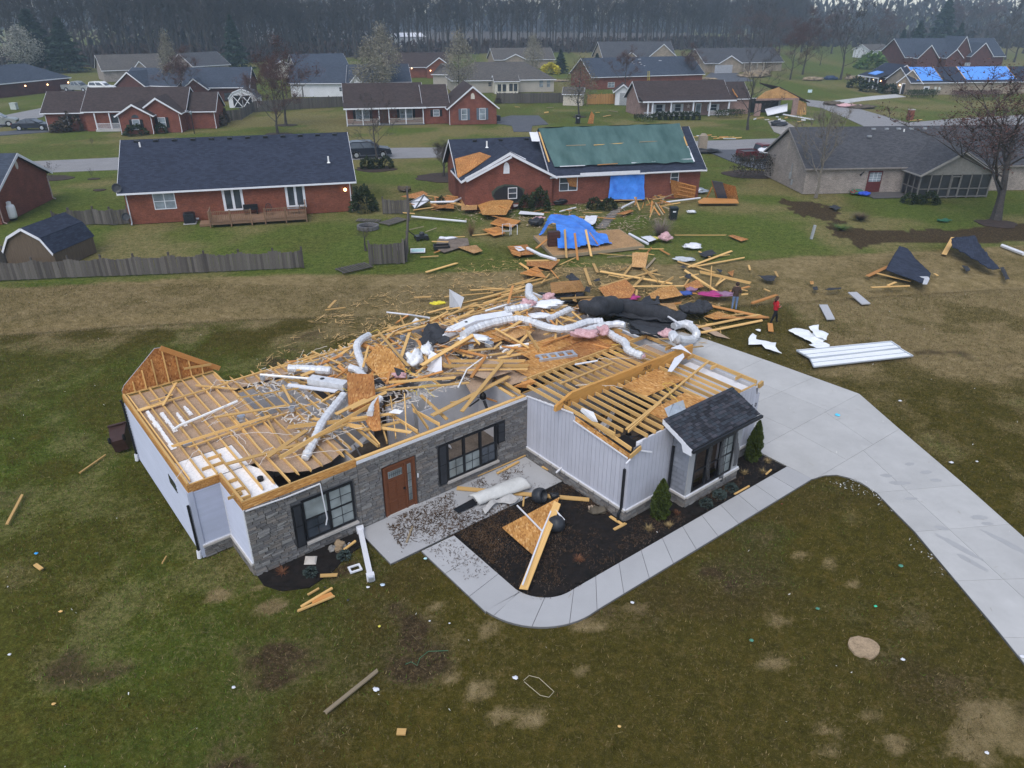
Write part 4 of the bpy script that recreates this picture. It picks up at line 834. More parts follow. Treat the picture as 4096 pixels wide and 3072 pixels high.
 def lamp(s, q, y=-.1):
  a = s.ry(q, y); o = s.p('porch_lamp', MB().box(a.x-.07, a.x+.07, y-.02, y+.1, a.z-.18, a.z-.12).box(a.x-.07, a.x+.07, y-.02, y+.1, a.z+.13, a.z+.17), BLACK); MB().lathe([(.10,-.12),(.13,0),(.08,.12)], (a.x, y-.02, a.z), 8).build('lamp_glass', LAMP, o)
 def spout(s, x, y, z, m=WHITE): s.p('downspout', MB().tube([(x,y-.3,z),(x,y-.06,z-.3),(x,y-.06,.15),(x,y-.3,.03)], .055, 4), m)
 def vents(s, xs, y, z, m=BLACK, w=.2):
  for x in xs: s.p('roof_vent', MB().box(x-w, x+w, y-.3, y-.02, z-.06, z+.1), m)
 def pipe(s, q, y, m=PVC, h=.45):
  a = s.ry(q, y); s.p('vent_pipe', MB().lathe([(.16,-.3),(.07,-.2),(.07,h*.6)], (a.x, y, a.z), 8), m)
def rail(parent, p, q, z0, h, mat, step=.14, post=True, kind=None):
 """a railing from p to q: two rails and its row of balusters"""
 p = V(p); q = V(q); L = (q-p).length; o = MB().beam(p+V((0,0,z0+h)), q+V((0,0,z0+h)), .07, .045).beam(p+V((0,0,z0+.1)), q+V((0,0,z0+.1)), .05, .04).build('railing', mat, parent); n = int(L/step)
 me = MB().box(-.02, .02, -.02, .02, z0+.12, z0+h-.02).mesh('baluster', mat)
 for i in range(1, n): link('baluster', me, o, mw=Matrix.Translation(p.lerp(q, i/n)))
 return o
h = House('red brick ranch house with a long unbroken charcoal roof and a wooden back deck', ('t',1050,600), ('u',835,490)); h2 = h; Lh = h.L
h.vol(0, Lh, 0, 10.9, 2.72, 3.1, wall=BR_RED2, roof=SH_BLK, ov=.4)
h.wn(('t',1220,350), ('t',1425,470), n=2, gl=CGLASS); a = h.ry(('t',1780,330), 0); c = h.ry(('t',1975,498), 0); h.wx(a.x, c.x, .62, 2.62, 0, n=2, gl=DGLASS, fw=.2, name='french_door'); a = h.ry(('u',278,310), 0); c = h.ry(('u',458,475), 0); h.wx(a.x, c.x, .62, 2.62, 0, n=2, gl=DGLASS, fw=.2, name='french_door')
h.spout(.15, 0, 2.7); h.spout(Lh-.15, 0, 2.7); h.lamp(('u',765,318)); h.vents([.9+i*1.52 for i in range(12)], 5.3, 5.86); h.pipe(('u',630,75), 1.5); h.pipe(('p',1125,1170), 4.6); h.p('crawl_vent', MB().box(5.0, 5.4, -.03, 0, .1, .24), WHITE)
a = h.g(('t',1690,612)); dk0, dk1, dy = a.x+.1, h.g(('u',470,592)).x-.1, -2.75; dk = h.p('deck', MB().box(dk0, dk1, dy, 0, .2, .36), DECKW)
me = MB().box(0, dk1-dk0, -.07, .07, .36, .385).mesh('deck_board', DECKW)
for i in range(18): link('deck_board', me, dk, mw=Matrix.Translation((dk0, dy+.075+i*.15, 0)))
x1 = h.ry(('t',2030,600), dy).x; x2 = h.ry(('t',2140,600), dy).x
rail(dk, (dk0,dy,0), (x1,dy,0), .36, .92, DECKW); rail(dk, (x2,dy,0), (dk1,dy,0), .36, .92, DECKW); rail(dk, (dk1,dy,0), (dk1,-.1,0), .36, .92, DECKW); rail(dk, (dk0,dy,0), (dk0,-.9,0), .36, .92, DECKW)
for x in (dk0, (dk0+x1)/2, x1, x2, (x2+dk1)/2, dk1): MB().box(x-.05, x+.05, dy-.06, dy+.05, 0, 1.36).build('post', DECKW, dk)
MB().box(dk0-.9, dk0-.05, -2.2, -.9, .0, .2).build('deck_step', DECKW, dk)
h.p('satellite_dish', MB().lathe([(.02,0),(.25,.04),(.38,.12),(.36,.13),(.2,.06)], (0,0,0), 14).tube([(0,0,0),(0,.25,-.3)], .03, 5), CHAR).matrix_basis = Matrix.Translation((-.35,-.1,3.05)) @ Matrix.Rotation(R(75), 4, 'X')
h.p('satellite_dish', MB().lathe([(.02,0),(.22,.04),(.33,.1),(.31,.11),(.2,.05)], (0,0,0), 14), CHAR).matrix_basis = Matrix.Translation((-.12,-.35,.75)) @ Matrix.Rotation(R(70), 4, 'X')
def ac(loc, yaw, label):
 t = thing('air_conditioner', label, 'air conditioner', loc, yaw, 'outdoor air conditioners'); MB().box(-.42, .42, -.42, .42, .06, .86).build('cabinet', CHAR, t); b = MB()
 for i in range(12): b.box(-.43, .43, -.43, .43, .12+i*.058, .135+i*.058)
 b.build('grille', BLACK, t); MB().lathe([(.34,0),(.36,.04),(.1,.06)], (0,0,.87), 14).build('fan_guard', BLACK, t); MB().box(-.5, .5, -.5, .5, 0, .06).build('pad', CONC, t)
ac(h.w(h.g(('t',1540,570)).x, -.75), h.yaw, 'dark outdoor air conditioner against the brick wall left of the deck')
def chair(loc, yaw, label):
 t = thing('patio_chair', label, 'chair', loc, yaw, 'chairs on the deck'); MB().lathe([(.26,.42),(.27,.45)], (0,0,0), 10).build('seat', BLACK, t); b = MB(); b.tube([(.26*math.cos(a), .26*math.sin(a), .45+.5*max(0, math.sin(a))) for a in [i*PI/6 for i in range(-1, 8)]], .025, 4); b.build('back_frame', BLACK, t)
 for i in range(5): x = -.2+i*.1; MB().box(x-.012, x+.012, .2, .22, .45, .9).build('back_slat', BLACK, t)
 for x, y in ((-.2,-.15),(.2,-.15),(-.2,.18),(.2,.18)): MB().tube([(x*.9,y*.9,.42),(x*1.1,y*1.1,0)], .018, 4).build('leg', BLACK, t)
chair(h.w(h.ry(('t',2160,470),-1.2).x, -1.2, .39), h.yaw, 'round-backed dark chair in the middle of the deck'); chair(h.w(h.ry(('u',420,450),-1.3).x, -1.3, .39), h.yaw, 'dark wicker chair in front of the right French doors')
t = thing('patio_table', 'low glass table between the deck chairs', 'table', h.w(h.ry(('u',345,455),-1.0).x, -1.2, .39), h.yaw); MB().box(-.5,.5,-.35,.35,.48,.5).build('tabletop', CGLASS, t)
for x in (-.45,.45):
 for y in (-.3,.3): MB().box(x-.02,x+.02,y-.02,y+.02,0,.48).build('leg', BLACK, t)
t = thing('bench', 'dark bench against the wall between the two French doors', 'bench', h.w(h.ry(('t',2020,500),-.5).x, -.5, .39), h.yaw); MB().box(-.6,.6,-.2,.2,.4,.45).build('seat', BLACK, t); MB().box(-.6,.6,.18,.22,.45,.8).build('backrest', BLACK, t)
for x in (-.5,.5): MB().box(x-.03,x+.03,-.18,.2,0,.4).build('leg', BLACK, t)
h = House('damaged red brick house with a broken gable wing under a green roof tarpaulin', ('v',1590,380), yaw=14); h3 = h
h.vol(-23.0, 0, 1.6, 8.6, 2.85, 2.35, wall=BR_RED, roof=SH_BLK, ov=.4); h.vol(-23.0, -14.9, -.4, 4.4, 2.75, 2.1, axis='y', wall=BR_RED, roof=SH_BLK, ov=.35); h.p('wall', MB().box(-14.8, -.02, .02, 1.59, 0, 2.75), BR_RED)
h.vol(-14.7, 0, 0, 8.6, 2.8, 3.0, wall=BR_RED, roof=SH_BLK, ov=.4)
h.p('louvre', MB().extr([(-19.2+.28*math.cos(a)*(1), -.47, 3.6+.55*(math.sin(a) if a < PI else -.8)) for a in [0,.5,1,1.57,2.1,2.6,PI,PI+.01,2*PI-.01]], (0,.05,0)), WHITE)
y = -.4; a = h.ry(('q',1960,1480), y); c = h.ry(('q',2190,1560), y); r = random.Random(5)
h.p('hole', MB().extr([(a.x+(c.x-a.x)*(.5+.52*math.cos(t)*r.uniform(.9,1.1)), y-.012, 1.25+.8*math.sin(t)*r.uniform(.9,1.1)) for t in [i*2*PI/14 for i in range(14)]], (0,.01,0)), BLACKP); h.p('torn_wrap', MB().extr([(a.x+(c.x-a.x)*(.5+.6*math.cos(t)*r.uniform(.85,1.1)), y-.006, 1.25+.92*math.sin(t)*r.uniform(.85,1.1)) for t in [i*2*PI/14 for i in range(14)]], (0,.005,0)), plain('dark house wrap', (.05,.06,.045)))
h.wx(c.x-1.35, c.x-.5, .9, 1.9, y-.03, gl=DGLASS, fr=DRYW); h.wn(('v',478,205), ('v',620,325), y=0, n=2, gl=DGLASS); h.wn(('v',1375,180), ('v',1432,260), y=0, gl=DGLASS)
h.p('exposed_sheathing', MB().extr([h.ry(q, -.06) for q in (('v',525,205),('v',620,215),('v',618,300),('v',560,290))], (0,.02,0)), OSB_D); h.p('torn_sheathing', MB().extr([(-23.4,.6,2.72),(-23.3,2.6,4.0),(-20.9,3.0,4.45),(-20.2,1.3,4.35),(-22.4,.2,3.35)], (0,0,.06)), OSB_D)
for a, c in ((('q',1730,1440),('q',1900,1350)), (('q',1740,1460),('q',2105,1262))): stick('torn_rake', WHITE, h.ry(a,-.82), h.ry(c,-.82), .05, .18, h.t)
b = MB()
for x0, x1, w in ((-14.6,-12.2,.12),(-12.3,-6.5,.3),(-5.8,-.1,.1)): b.box(x0, x1, -.62, -.5, 2.62, 2.62+w)
h.p('hanging_fascia', b, WHITE); h.vents([-21,-18.5,-16], 5.0, 5.2); h.pipe(('q',1905,1160), 2.5)
def roofpt(x, y, lift=.2, eave=2.8, rise=3.0, half=4.3): return (x, y, eave+rise*(1-abs(y-half)/half)+lift)
def tarp(parent, corners, m, lift, nx=22, ny=12, wr=.05, seed=1, fn=None, folds=7):
 """a tarpaulin lying over a slope, creased"""
 r = random.Random(seed); A, B, C, D_ = [V(c) for c in corners]; b = MB(); P = []
 fd = [(r.uniform(0,1), r.uniform(-.5,.5), r.uniform(.02,.05), r.uniform(.5,1)) for _ in range(folds)]
 for j in range(ny+1):
  for i in range(nx+1):
   u, v = i/nx, j/ny; p = A.lerp(B, u).lerp(D_.lerp(C, u), v); hgt = sum(a*math.exp(-((u-(u0+s_*v))/w_)**2) for u0, s_, w_, a in fd)
   p = p+V((0,0,lift+wr*hgt+wr*.6*mn.noise(p*1.3+V((seed,0,0))))); P.append(fn(p, u, v) if fn else p)
 b.v = [tuple(p) for p in P]
 for j in range(ny):
  for i in range(nx): k = j*(nx+1)+i; b.f.append((k,k+1,k+nx+2,k+nx+1)); b.m.append(0)
 return b
t = thing('roof_tarp', 'big green tarpaulin battened over the roof of the damaged brick house', 'tarpaulin', h.o, h.yaw); tarp(h.t, [(-14.5,.35,3.0),(-.75,.1,2.85),(-.6,4.3,5.8),(-15.0,4.3,5.8)], TARPG, .42, 44, 16, .06, 3, folds=16).build('tarp_sheet', TARPG, t, smooth=True); tarp(h.t, [(-15.0,4.3,5.85),(-.6,4.3,5.85),(-.7,5.4,5.0),(-14.9,5.4,5.0)], TARPG, .42, 30, 4, .05, 4).build('tarp_sheet', TARPG, t, smooth=True)
for p, q, m in (((-14.9,.8),(-15.0,3.9),PINE), ((-.75,1.9),(-.65,4.1),PINE), ((-.7,.2),(-.72,1.8),WHITE), ((-12.8,2.4),(-10.9,2.4),PINE_G), ((-10.1,2.35),(-6.9,2.45),PINE), ((-5.5,2.5),(-2.9,2.5),PINE_G), ((-14.0,.3),(-11.6,.3),WHITE), ((-7,.35),(-4.6,.4),WHITE), ((-2.7,.5),(-.8,.5),WHITE), ((-10.4,.3),(-8.4,.35),PINE_O)): stick('batten', m, roofpt(*p,.42), roofpt(*q,.42), .14, .05, t)
h.p('white_panel', MB().extr([roofpt(-15.9,3.2,.22),roofpt(-15.1,3.15,.22),roofpt(-15.1,4.1,.22),roofpt(-15.9,4.15,.22)], (0,0,.03)), WHITE); h.p('white_panel', MB().extr([(-18.6,.9,4.65),(-17.2,.5,4.05),(-17.1,.75,4.1),(-18.5,1.15,4.75)], (0,0,.05)), WHITE)
t = thing('wall_tarp', 'blue tarpaulin hung over the rear brick wall under the green roof tarp', 'tarpaulin', h.o, h.yaw); p = [h.ry(q, -.15) for q in (('v',860,388),('v',1150,390),('v',1160,170),('v',895,170))]; r = random.Random(9); B = tarp(h.t, p, TARPB, 0, 20, 14, 0, 5); B.v = [(x+.06*mn.noise(V((x*2,z*2,0))), y-.12-.10*mn.noise(V((x*1.6,z*1.1,3)))-(.35*(1-z/2.7)**2), z+.05*mn.noise(V((x*3,0,0)))) for x, y, z in B.v]; B.build('tarp_sheet', TARPB, t, smooth=True); stick('batten', PINE, p[0]+V((-.9,-.5,-.05)), p[1]+V((-.3,-.5,0)), .09, .05, t)
h = House('buff brick house with a screened porch and a maroon back door', ('w',430,355), ('w',950,345)); h4 = h
h.vol(0, 30, 0, 9.4, 2.55, 2.95, wall=BR_TAN, roof=SH_GRY, ov=.3, trim=plain('grey brown trim', (.22,.2,.19)), hip=0); h.vol(10.2, 17.4, -2.75, 4.6, 2.35, 1.95, axis='y', wall=plain('grey gable siding', (.23,.22,.205)), roof=SH_GRY, ov=.4, trim=plain('porch trim', (.27,.26,.25)), base=2.2, gwall=1)
h.p('screen', MB().box(10.25, 17.35, -2.70, -2.62, .1, 2.2).box(10.25, 10.33, -2.6, -.02, .1, 2.2), glass('black insect screen', (.016,.018,.024), .4))
m = plain('porch posts', (.17,.16,.15)); xs = [10.2+i*1.03 for i in range(8)]
for x in xs: h.p('porch_post', MB().box(x-.05, x+.05, -2.78, -2.60, 0, 2.3), m)
for y in (-1.8,-.9,-.05): h.p('porch_post', MB().box(10.17, 10.24, y-.05, y+.05, 0, 2.3), m)
h.p('porch_rail', MB().box(10.25, 17.4, -2.77, -2.71, .85, .93).box(10.25, 17.4, -2.77, -2.71, .08, .18).box(10.17, 10.24, -2.6, 0, .85, .93), m); h.p('screen_door', MB().box(13.32, 13.42, -2.83, -2.79, .1, 2.1).box(14.15, 14.25, -2.83, -2.79, .1, 2.1).box(13.42, 14.15, -2.83, -2.79, 2.0, 2.1).box(13.42, 14.15, -2.83, -2.79, .9, 1.0), m)
a = h.ry(('w',965,175),0); c = h.ry(('w',1040,345),0); MR = plain('maroon door', (.10,.022,.022)); d = h.p('back_door', MB().box(a.x, c.x, -.04, .0, .1, 2.15), MR); MB().box(a.x+.12, c.x-.12, -.055, -.041, 1.1, 2.0).build('door_light', CGLASS, d); lm = MB()
for i in (1,2): lm.box(a.x+.12+i*(c.x-a.x-.24)/3-.015, a.x+.12+i*(c.x-a.x-.24)/3+.015, -.065, -.056, 1.1, 2.0)
for i in (1,2,3): lm.box(a.x+.12, c.x-.12, -.069, -.0655, 1.1+i*.225-.012, 1.1+i*.225+.012)
lm.build('muntin', WHITE, d); h.p('wall_lamp', MB().box(a.x-.9, a.x-.75, -.2, 0, 1.75, 1.85).tube([(a.x-.82,-.1,1.85),(a.x-.55,-.12,2.1)], .05, 5), BLACK); h.p('patio', MB().box(a.x-.4, 10.1, -2.4, -.02, 0, .06), plain('dark paving', (.09,.085,.085)))
h.vents([8.5,9.9,11.2,12.6,14.0], 4.45, 5.45, GALV); h.vents([7.6], 3.4, 4.9, GALV); h.pipe(('s',1245,1060), 4.0); h.pipe(('s',1165,1295), 1.6, h=.3); h.p('gable_vent', MB().extr([(-.03, 4.7+.25*math.cos(t), 3.9+.45*math.sin(t)) for t in [i*PI/6 for i in range(12)]], (.025,0,0)), plain('gable vent', (.33,.28,.24))); h.p('electric_meter', MB().box(-.16, -.02, 2.9, 3.2, .9, 1.5).box(-.1, -.02, 3.0, 3.08, 1.5, 2.4).box(-.16, -.02, 2.4, 2.6, .4, .9), plain('grey meter box', (.28,.29,.30)))
h.vol(2.6, 9.0, 4.2, 11, 3.1, 2.4, axis='y', wall=BR_TAN, roof=SH_GRY, ov=.3, trim=WHITE) if False else None
h = House('red brick house at the left edge showing one gable end', ('t',20,600), ('t',425,395)); h5 = h
h.vol(0.0, 9.4, 0, 14, 2.45, 2.35, axis='y', wall=BR_RED, roof=SH_BLU, ov=.35); h.p('louvre', MB().extr([(4.7+.22*math.cos(t), -.04, 4.0+.38*math.sin(t)) for t in [i*PI/6 for i in range(12)]], (0,.035,0)), plain('cream louvre', (.5,.45,.4))); h.spout(9.2, 0, 2.4, plain('cream spout', (.45,.38,.35))); h.spout(.15, 0, 2.4, plain('pink spout', (.36,.25,.23))); h.vents([3.0], 2.0, 4.2, GALV)
h.p('maroon_door', MB().box(-.06, -.02, .3, 1.2, 0, 2.0), MR)
h = House('brown roofed red brick ranch with three white-trimmed gables and a small white porch', ('p',390,1060), yaw=9); h6 = h
h.vol(-.2, 12.3, .6, 8.4, 2.6, 2.3, wall=BR_RED, roof=SH_BRN, ov=.4); h.vol(5.5, 19.4, -.3, 8.7, 2.75, 2.65, wall=BR_RED, roof=SH_BRN, ov=.3); h.vol(11.2, 15.7, -4.0, 1.5, 2.55, 1.35, axis='y', wall=BR_RED, roof=SH_BRN, ov=.35); h.vol(13.6, 19.3, -2.9, 3.5, 2.7, 1.9, axis='y', wall=BR_RED, roof=SH_BRN, ov=.35); h.vol(19.4, 23.4, .6, 7.6, 2.45, 2.2, wall=BR_RED, roof=SH_BRN, ov=.25)
for xs_ in (7.0, 9.0, 10.9): h.p('porch_post', MB().box(xs_-.07, xs_+.07, -.75, -.6, .3, 2.5), WHITE)
h.p('porch_floor', MB().box(6.8, 11.1, -.85, -.35, 0, .3), CONC); rail(h.t, (7.0,-.68,0), (9.0,-.68,0), .3, .8, WHITE); rail(h.t, (9.0,-.68,0), (10.9,-.68,0), .3, .8, WHITE); h.wx(9.1, 10.5, .4, 2.3, -.33, gl=DGLASS, fr=BLACK); h.wx(2.0, 2.9, .8, 2.0, .57, sh=BLACK); h.wx(13.0, 14.0, .6, 2.0, -4.03, sh=BLACK); h.wx(16.2, 17.2, .7, 2.1, -2.93, sh=BLACK)
h.p('arch_window', MB().extr([(13.5+.5*math.cos(t), -4.04, 2.2+.45*math.sin(t)) for t in [i*PI/8 for i in range(9)]], (0,.03,0)), DGLASS)
for x, y in ((11.3,-4),(15.6,-4),(19.2,-2.9),(23.3,.6),(-.1,.6)): h.spout(x, y, 2.45)
t = thing('lamp_post', 'slim black lamp post on the lawn before the gabled brick ranch', 'lamp post', G(('p',1565,1075))); MB().tube([(0,0,0),(0,0,2.6)], .06, 6).build('post', BLACK, t); MB().lathe([(.08,2.6),(.16,2.75),(.18,3.0),(.05,3.1)], (0,0,0), 8).build('lantern', CGLASS, t)
h = House('red brick ranch with a full white railed porch and one wide front gable', ('q',780,1015), ('q',1400,1000)); h7 = h; z = 2.55
h.vol(0, 12, 1.9, 9.6, 2.6, 2.9, wall=BR_RED, roof=SH_BRN, ov=.25, open_front=0); h.p('porch_roof', MB().extr([(-.3,-.4,2.5),(12.3,-.4,2.5),(12.3,1.8,3.05),(-.3,1.8,3.05)], (0,0,.15)), SH_BRN); h.p('porch_fascia', MB().box(-.3, 12.3, -.45, -.405, 2.4, 2.62), WHITE)
for x in (.1, 2.5, 5.0, 6.5, 9.1, 11.8): h.p('porch_post', MB().box(x-.07, x+.07, -.12, .02, .1, 2.5), WHITE)
for a, c in ((.1,2.5),(2.5,5.0),(6.5,9.1),(9.1,11.8)): rail(h.t, (a,-.05,0), (c,-.05,0), .12, .85, plain('cream railing', (.55,.48,.42)) if a == .1 else bpy.data.materials['cream railing'])
h.p('porch_floor', MB().box(0, 12, -.15, 1.9, 0, .12), CONC_D); h.wx(1.5, 3.6, .5, 2.2, 1.87, n=2, sh=BLACK, fr=WHITE); h.wx(8.3, 10.3, .5, 2.2, 1.87, n=2, sh=BLACK); d = h.p('front_door', MB().box(5.4, 6.3, 1.82, 1.88, .1, 2.2), plain('brown door', (.16,.08,.05)))
h.vol(12.0, 15.9, .4, 9.0, 2.5, 2.75, wall=BR_RED, roof=SH_BRN, ov=.2); h.vol(15.7, 23.2, -1.4, 8, 2.5, 2.95, axis='y', wall=BR_RED, roof=SH_BRN, ov=.35); SHB = plain('slate blue shutters', (.10,.13,.17)); h.wn(('q',1698,875), ('q',1748,965), y=-1.43, sh=SHB); h.wn(('q',1843,870), ('q',1895,962), y=-1.43, sh=SHB); h.wx(13.4, 14.4, 1.1, 2.1, .37, sh=BLACK); h.p('louvre', MB().extr([(19.45+.3*math.cos(t)*1, -1.45, 4.1+(.5*math.sin(t) if t < PI else -.35)) for t in [0,.5,1.1,1.57,2.1,2.6,PI,PI+.01,2*PI-.01]], (0,.04,0)), plain('louvre cream', (.6,.56,.5)))
h.spout(.05, -.3, 2.45); h.spout(15.75, -1.4, 2.45); h.p('roof_tarp', MB().extr([(12.2,2.8,4.05),(12.8,2.7,4.0),(12.85,3.9,4.75),(12.25,3.9,4.75)], (0,0,.12)), TARPB); ac(h.w(23.9, 1.5), h.yaw, 'small grey air conditioner beside the wide brick gable')
h = House('pinkish brick ranch with a brown roof and a white porch, its right end torn away', ('r',1220,945), ('r',1850,930)); h8 = h
h.vol(-1.6, 14.4, 1.6, 8.4, 2.6, 2.55, wall=BR_PINK, roof=SH_BRN, ov=.45); h.p('porch_roof', MB().extr([(-2.0,-.5,2.5),(14.9,-.5,2.5),(14.9,1.6,3.1),(-2.0,1.6,3.1)], (0,0,.15)), SH_BRN); h.p('porch_fascia', MB().box(-2.0, 14.9, -.56, -.505, 2.38, 2.62), WHITE)
for x in (-.9, -.1, 3.2, 7.2, 10.2, 13.7): h.p('porch_post', MB().box(x-.11, x+.11, -.35, -.12, .05, 2.45), WHITE)
for a, c in ((-.1,3.2),(3.2,7.2),(10.2,13.7),(-1.6,-.2)): rail(h.t, (a,-.23,0), (c,-.23,0), .1, .75, WHITE)
h.wn(('r',1255,840), ('r',1305,900), y=1.56, sh=WHITE, gl=DGLASS); h.wn(('r',1407,835), ('r',1452,895), y=1.56, sh=WHITE, gl=DGLASS); h.wn(('r',1690,838), ('r',1740,890), y=1.56, sh=WHITE, gl=DGLASS); h.wn(('r',1575,830), ('r',1610,935), y=1.56, name='storm_door', gl=CGLASS, fw=.15)
a = h.ry(('r',1517,855), 1.5); st = [(a.x+(.42 if i % 2 else .17)*math.sin(i*PI/5+PI), 1.52, a.z+(-.42 if i % 2 else -.17)*math.cos(i*PI/5)) for i in range(10)]; h.p('barn_star', MB().extr([(x, y_, a.z+(a.z-z_)*-1) for x, y_, z_ in st], (0,.04,0)), plain('pale star', (.6,.5,.46)))
h.vol(14.4, 18.5, 1.8, 8.2, 2.5, 2.3, wall=BR_PINK, roof=SH_BRN, ov=.2); h.p('torn_rafter', MB().beam((14.6,-.3,3.4),(15.9,3.5,3.9),.1,.2).beam((15.2,0,3.0),(16.2,3,3.3),.1,.15), PINE_O)
g = h.g(('s',40,935)); gx, gy = g.x, g.y
h.p('ruined_wall', MB().box(gx, gx+1.1, gy, gy+.2, 0, 2.0).box(gx+7.0, gx+8.0, gy, gy+.25, 0, 2.5).box(gx, gx+8.0, gy-.02, gy+.22, 2.5, 2.8), BR_PINK); h.p('ruined_wall', MB().box(gx+1.3, gx+7.6, gy+5, gy+5.2, 0, 2.4), DRYW); h.p('garage_gable', MB().extr([(gx,gy+.1,2.81),(gx+8,gy+.1,2.81),(gx+4,gy+.1,4.6),(gx+1.5,gy+.1,3.9)], (0,.06,0)), OSB_W); h.p('fallen_roof', MB().extr([(gx+4,gy,4.5),(gx+10.5,gy+.5,1.9),(gx+10.5,gy+7,2.1),(gx+4,gy+7,4.6)], (0,0,.15)), SH_BRN); h.p('leaning_sheet', MB().extr([(gx+8.2,gy+.3,0),(gx+10.4,gy+.8,0),(gx+10.0,gy+.8,1.8),(gx+8.2,gy+.4,2.4)], (0,.05,0)), OSB_W)
for i in range(3): h.p('torn_rafter', MB().beam((gx+9+.4*i,gy+.2,0),(gx+8.6+.5*i,gy+1.2,2.1),.08,.2), PINE)
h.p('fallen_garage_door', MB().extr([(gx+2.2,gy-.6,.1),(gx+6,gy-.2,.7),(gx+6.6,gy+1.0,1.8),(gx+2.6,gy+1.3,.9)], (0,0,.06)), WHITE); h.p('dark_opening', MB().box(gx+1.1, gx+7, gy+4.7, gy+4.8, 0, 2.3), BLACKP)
h = House('brick house with bright blue roof tarpaulins and an open lit garage', ('s',1180,755), ('s',1390,765)); h9 = h
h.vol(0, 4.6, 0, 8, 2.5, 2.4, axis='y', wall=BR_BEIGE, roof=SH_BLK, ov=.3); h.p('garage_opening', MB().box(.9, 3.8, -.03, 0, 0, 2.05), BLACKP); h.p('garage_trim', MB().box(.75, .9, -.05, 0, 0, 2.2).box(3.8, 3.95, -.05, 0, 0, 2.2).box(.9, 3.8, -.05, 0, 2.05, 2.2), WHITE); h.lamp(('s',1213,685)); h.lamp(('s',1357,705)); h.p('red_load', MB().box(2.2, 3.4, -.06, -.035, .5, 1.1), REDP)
h10a = House('long brick rear wing of the tarped house', ('s',1395,768), ('s',2100,770)) if False else None
fr = Frame(h.w(4.6, 0), h.yaw+R(37)); 
t = thing('house', 'beige brick wing with two blue tarpaulins on its dark roof, right of the lit garage', 'house', fr.o, fr.yaw, 'houses of the neighbourhood'); hw = House.__new__(House); Frame.__init__(hw, fr.o, fr.yaw); hw.t = t; hw.L = 30
hw.vol(-2.5, 32, 0, 8.6, 2.5, 2.6, wall=BR_BEIGE, roof=SH_BLK, ov=.3); hw.wn(('s',1408,695), ('s',1440,750), y=0, name='side_door', fr=WHITE, fw=.25, gl=DGLASS); 
for x in (3.2, 4.2): hw.p('electric_meter', MB().box(x, x+.5, -.12, 0, .9, 1.6), plain('pale meter box', (.55,.56,.52)))
def tarpon(label, x0, x1, y0, y1):
 t_ = thing('roof_tarp', label, 'tarpaulin', hw.o, hw.yaw, 'blue tarpaulins on the far roof'); rp = lambda x, y: roofpt(x, y, 0, 2.5, 2.6, 4.3); tarp(None, [rp(x0,y0), rp(x1,y0), rp(x1-.1,y1), rp(x0-.1,y1)], TARPB2, .22, 16, 8, .04, 7).build('tarp_sheet', TARPB2, t_, smooth=True)
 for x in (x0+.05, x1-.05): stick('batten', PINE, rp(x,y0+.1)+V((0,0,.28)) if False else V(rp(x,y0+.1))+V((0,0,.28)), V(rp(x-.1,y1))+V((0,0,.28)), .12, .05, t_)
tarpon('smaller blue tarpaulin above the open garage', -1.2, 5.0, .2, 4.25); tarpon('larger blue tarpaulin at the far right end of the roof', 10.5, 23, .3, 4.25)
h = House('dark roofed house with a pillared porch and one pale blue roof patch', ('s',900,700), ('s',1105,735)); h.vol(-.6, 7.2, 1.5, 9.5, 2.7, 2.4, wall=BR_DK, roof=SH_BLK, ov=.3); h.p('porch_roof', MB().extr([(-1.2,-.6,2.45),(7.4,-.6,2.45),(7.4,1.5,3.2),(-1.2,1.5,3.2)], (0,0,.15)), SH_BLK); h.p('porch_fascia', MB().box(-1.2, 7.4, -.66, -.605, 2.35, 2.6), WHITE)
for x in (-.2,1.6,3.4,5.2,6.8): h.p('porch_post', MB().box(x-.12, x+.12, -.4, -.16, 0, 2.4), WHITE)
h.lamp(('s',1003,640), 1.4); h.lamp(('s',1060,650), 1.4); h.p('wreath', MB().lathe([(.3,-.04),(.42,0),(.3,.04)], (0,0,0), 12), REDP).matrix_basis = Matrix.Translation((5.6,1.45,1.7)) @ Matrix.Rotation(PI/2, 4, 'X'); h.p('roof_tarp', MB().extr([(1.2,.4,3.0),(4.6,.2,2.95),(4.8,1.9,3.55),(2.0,2.0,3.6)], (0,0,.15)), TARPB2)
def far(label, pl, pr, eave, rise, depth, wall, roof, hip=0, gables=(), wins=(), lamps=(), over=.4, doors=(), trim=WHITE, yaw=None, x0=0):
 h = House(label, pl, pr, yaw); h.vol(x0, h.L, 0, depth, eave, rise, wall=wall, roof=roof, ov=over, hip=hip, trim=trim)
 for a, c, yf, e, rs in gables: h.vol(a*h.L, c*h.L, -yf, depth*.5, e, rs, axis='y', wall=wall, roof=roof, ov=.3, trim=trim)
 for qa, qb, y, kw in wins: h.wn(qa, qb, y=y, **kw)
 for q in lamps: h.lamp(q)
 for a, c, y in doors: h.p('garage_door', MB().box(a, c, y-.06, y, .05, 2.2), WHITE)
 return h
far('low dark roofed house with three lit lamps at the far left', ('p',-150,805), ('p',575,724), 2.6, 2.7, 11, BR_DK, SH_BLU, hip=5, lamps=(('p',203,690),('p',382,680),('p',548,663)))
far('grey green roofed house half hidden before the woods', ('p',850,660), ('p',1330,640), 2.6, 3.0, 11, BR_TAN, SH_TAN, gables=((.45,.72,2,2.4,2.0),)); far('grey roofed house at the foot of the woods behind the budding maple', ('p',1570,620), ('p',1850,600), 2.6, 2.8, 10, BR_TAN, SH_GRY)
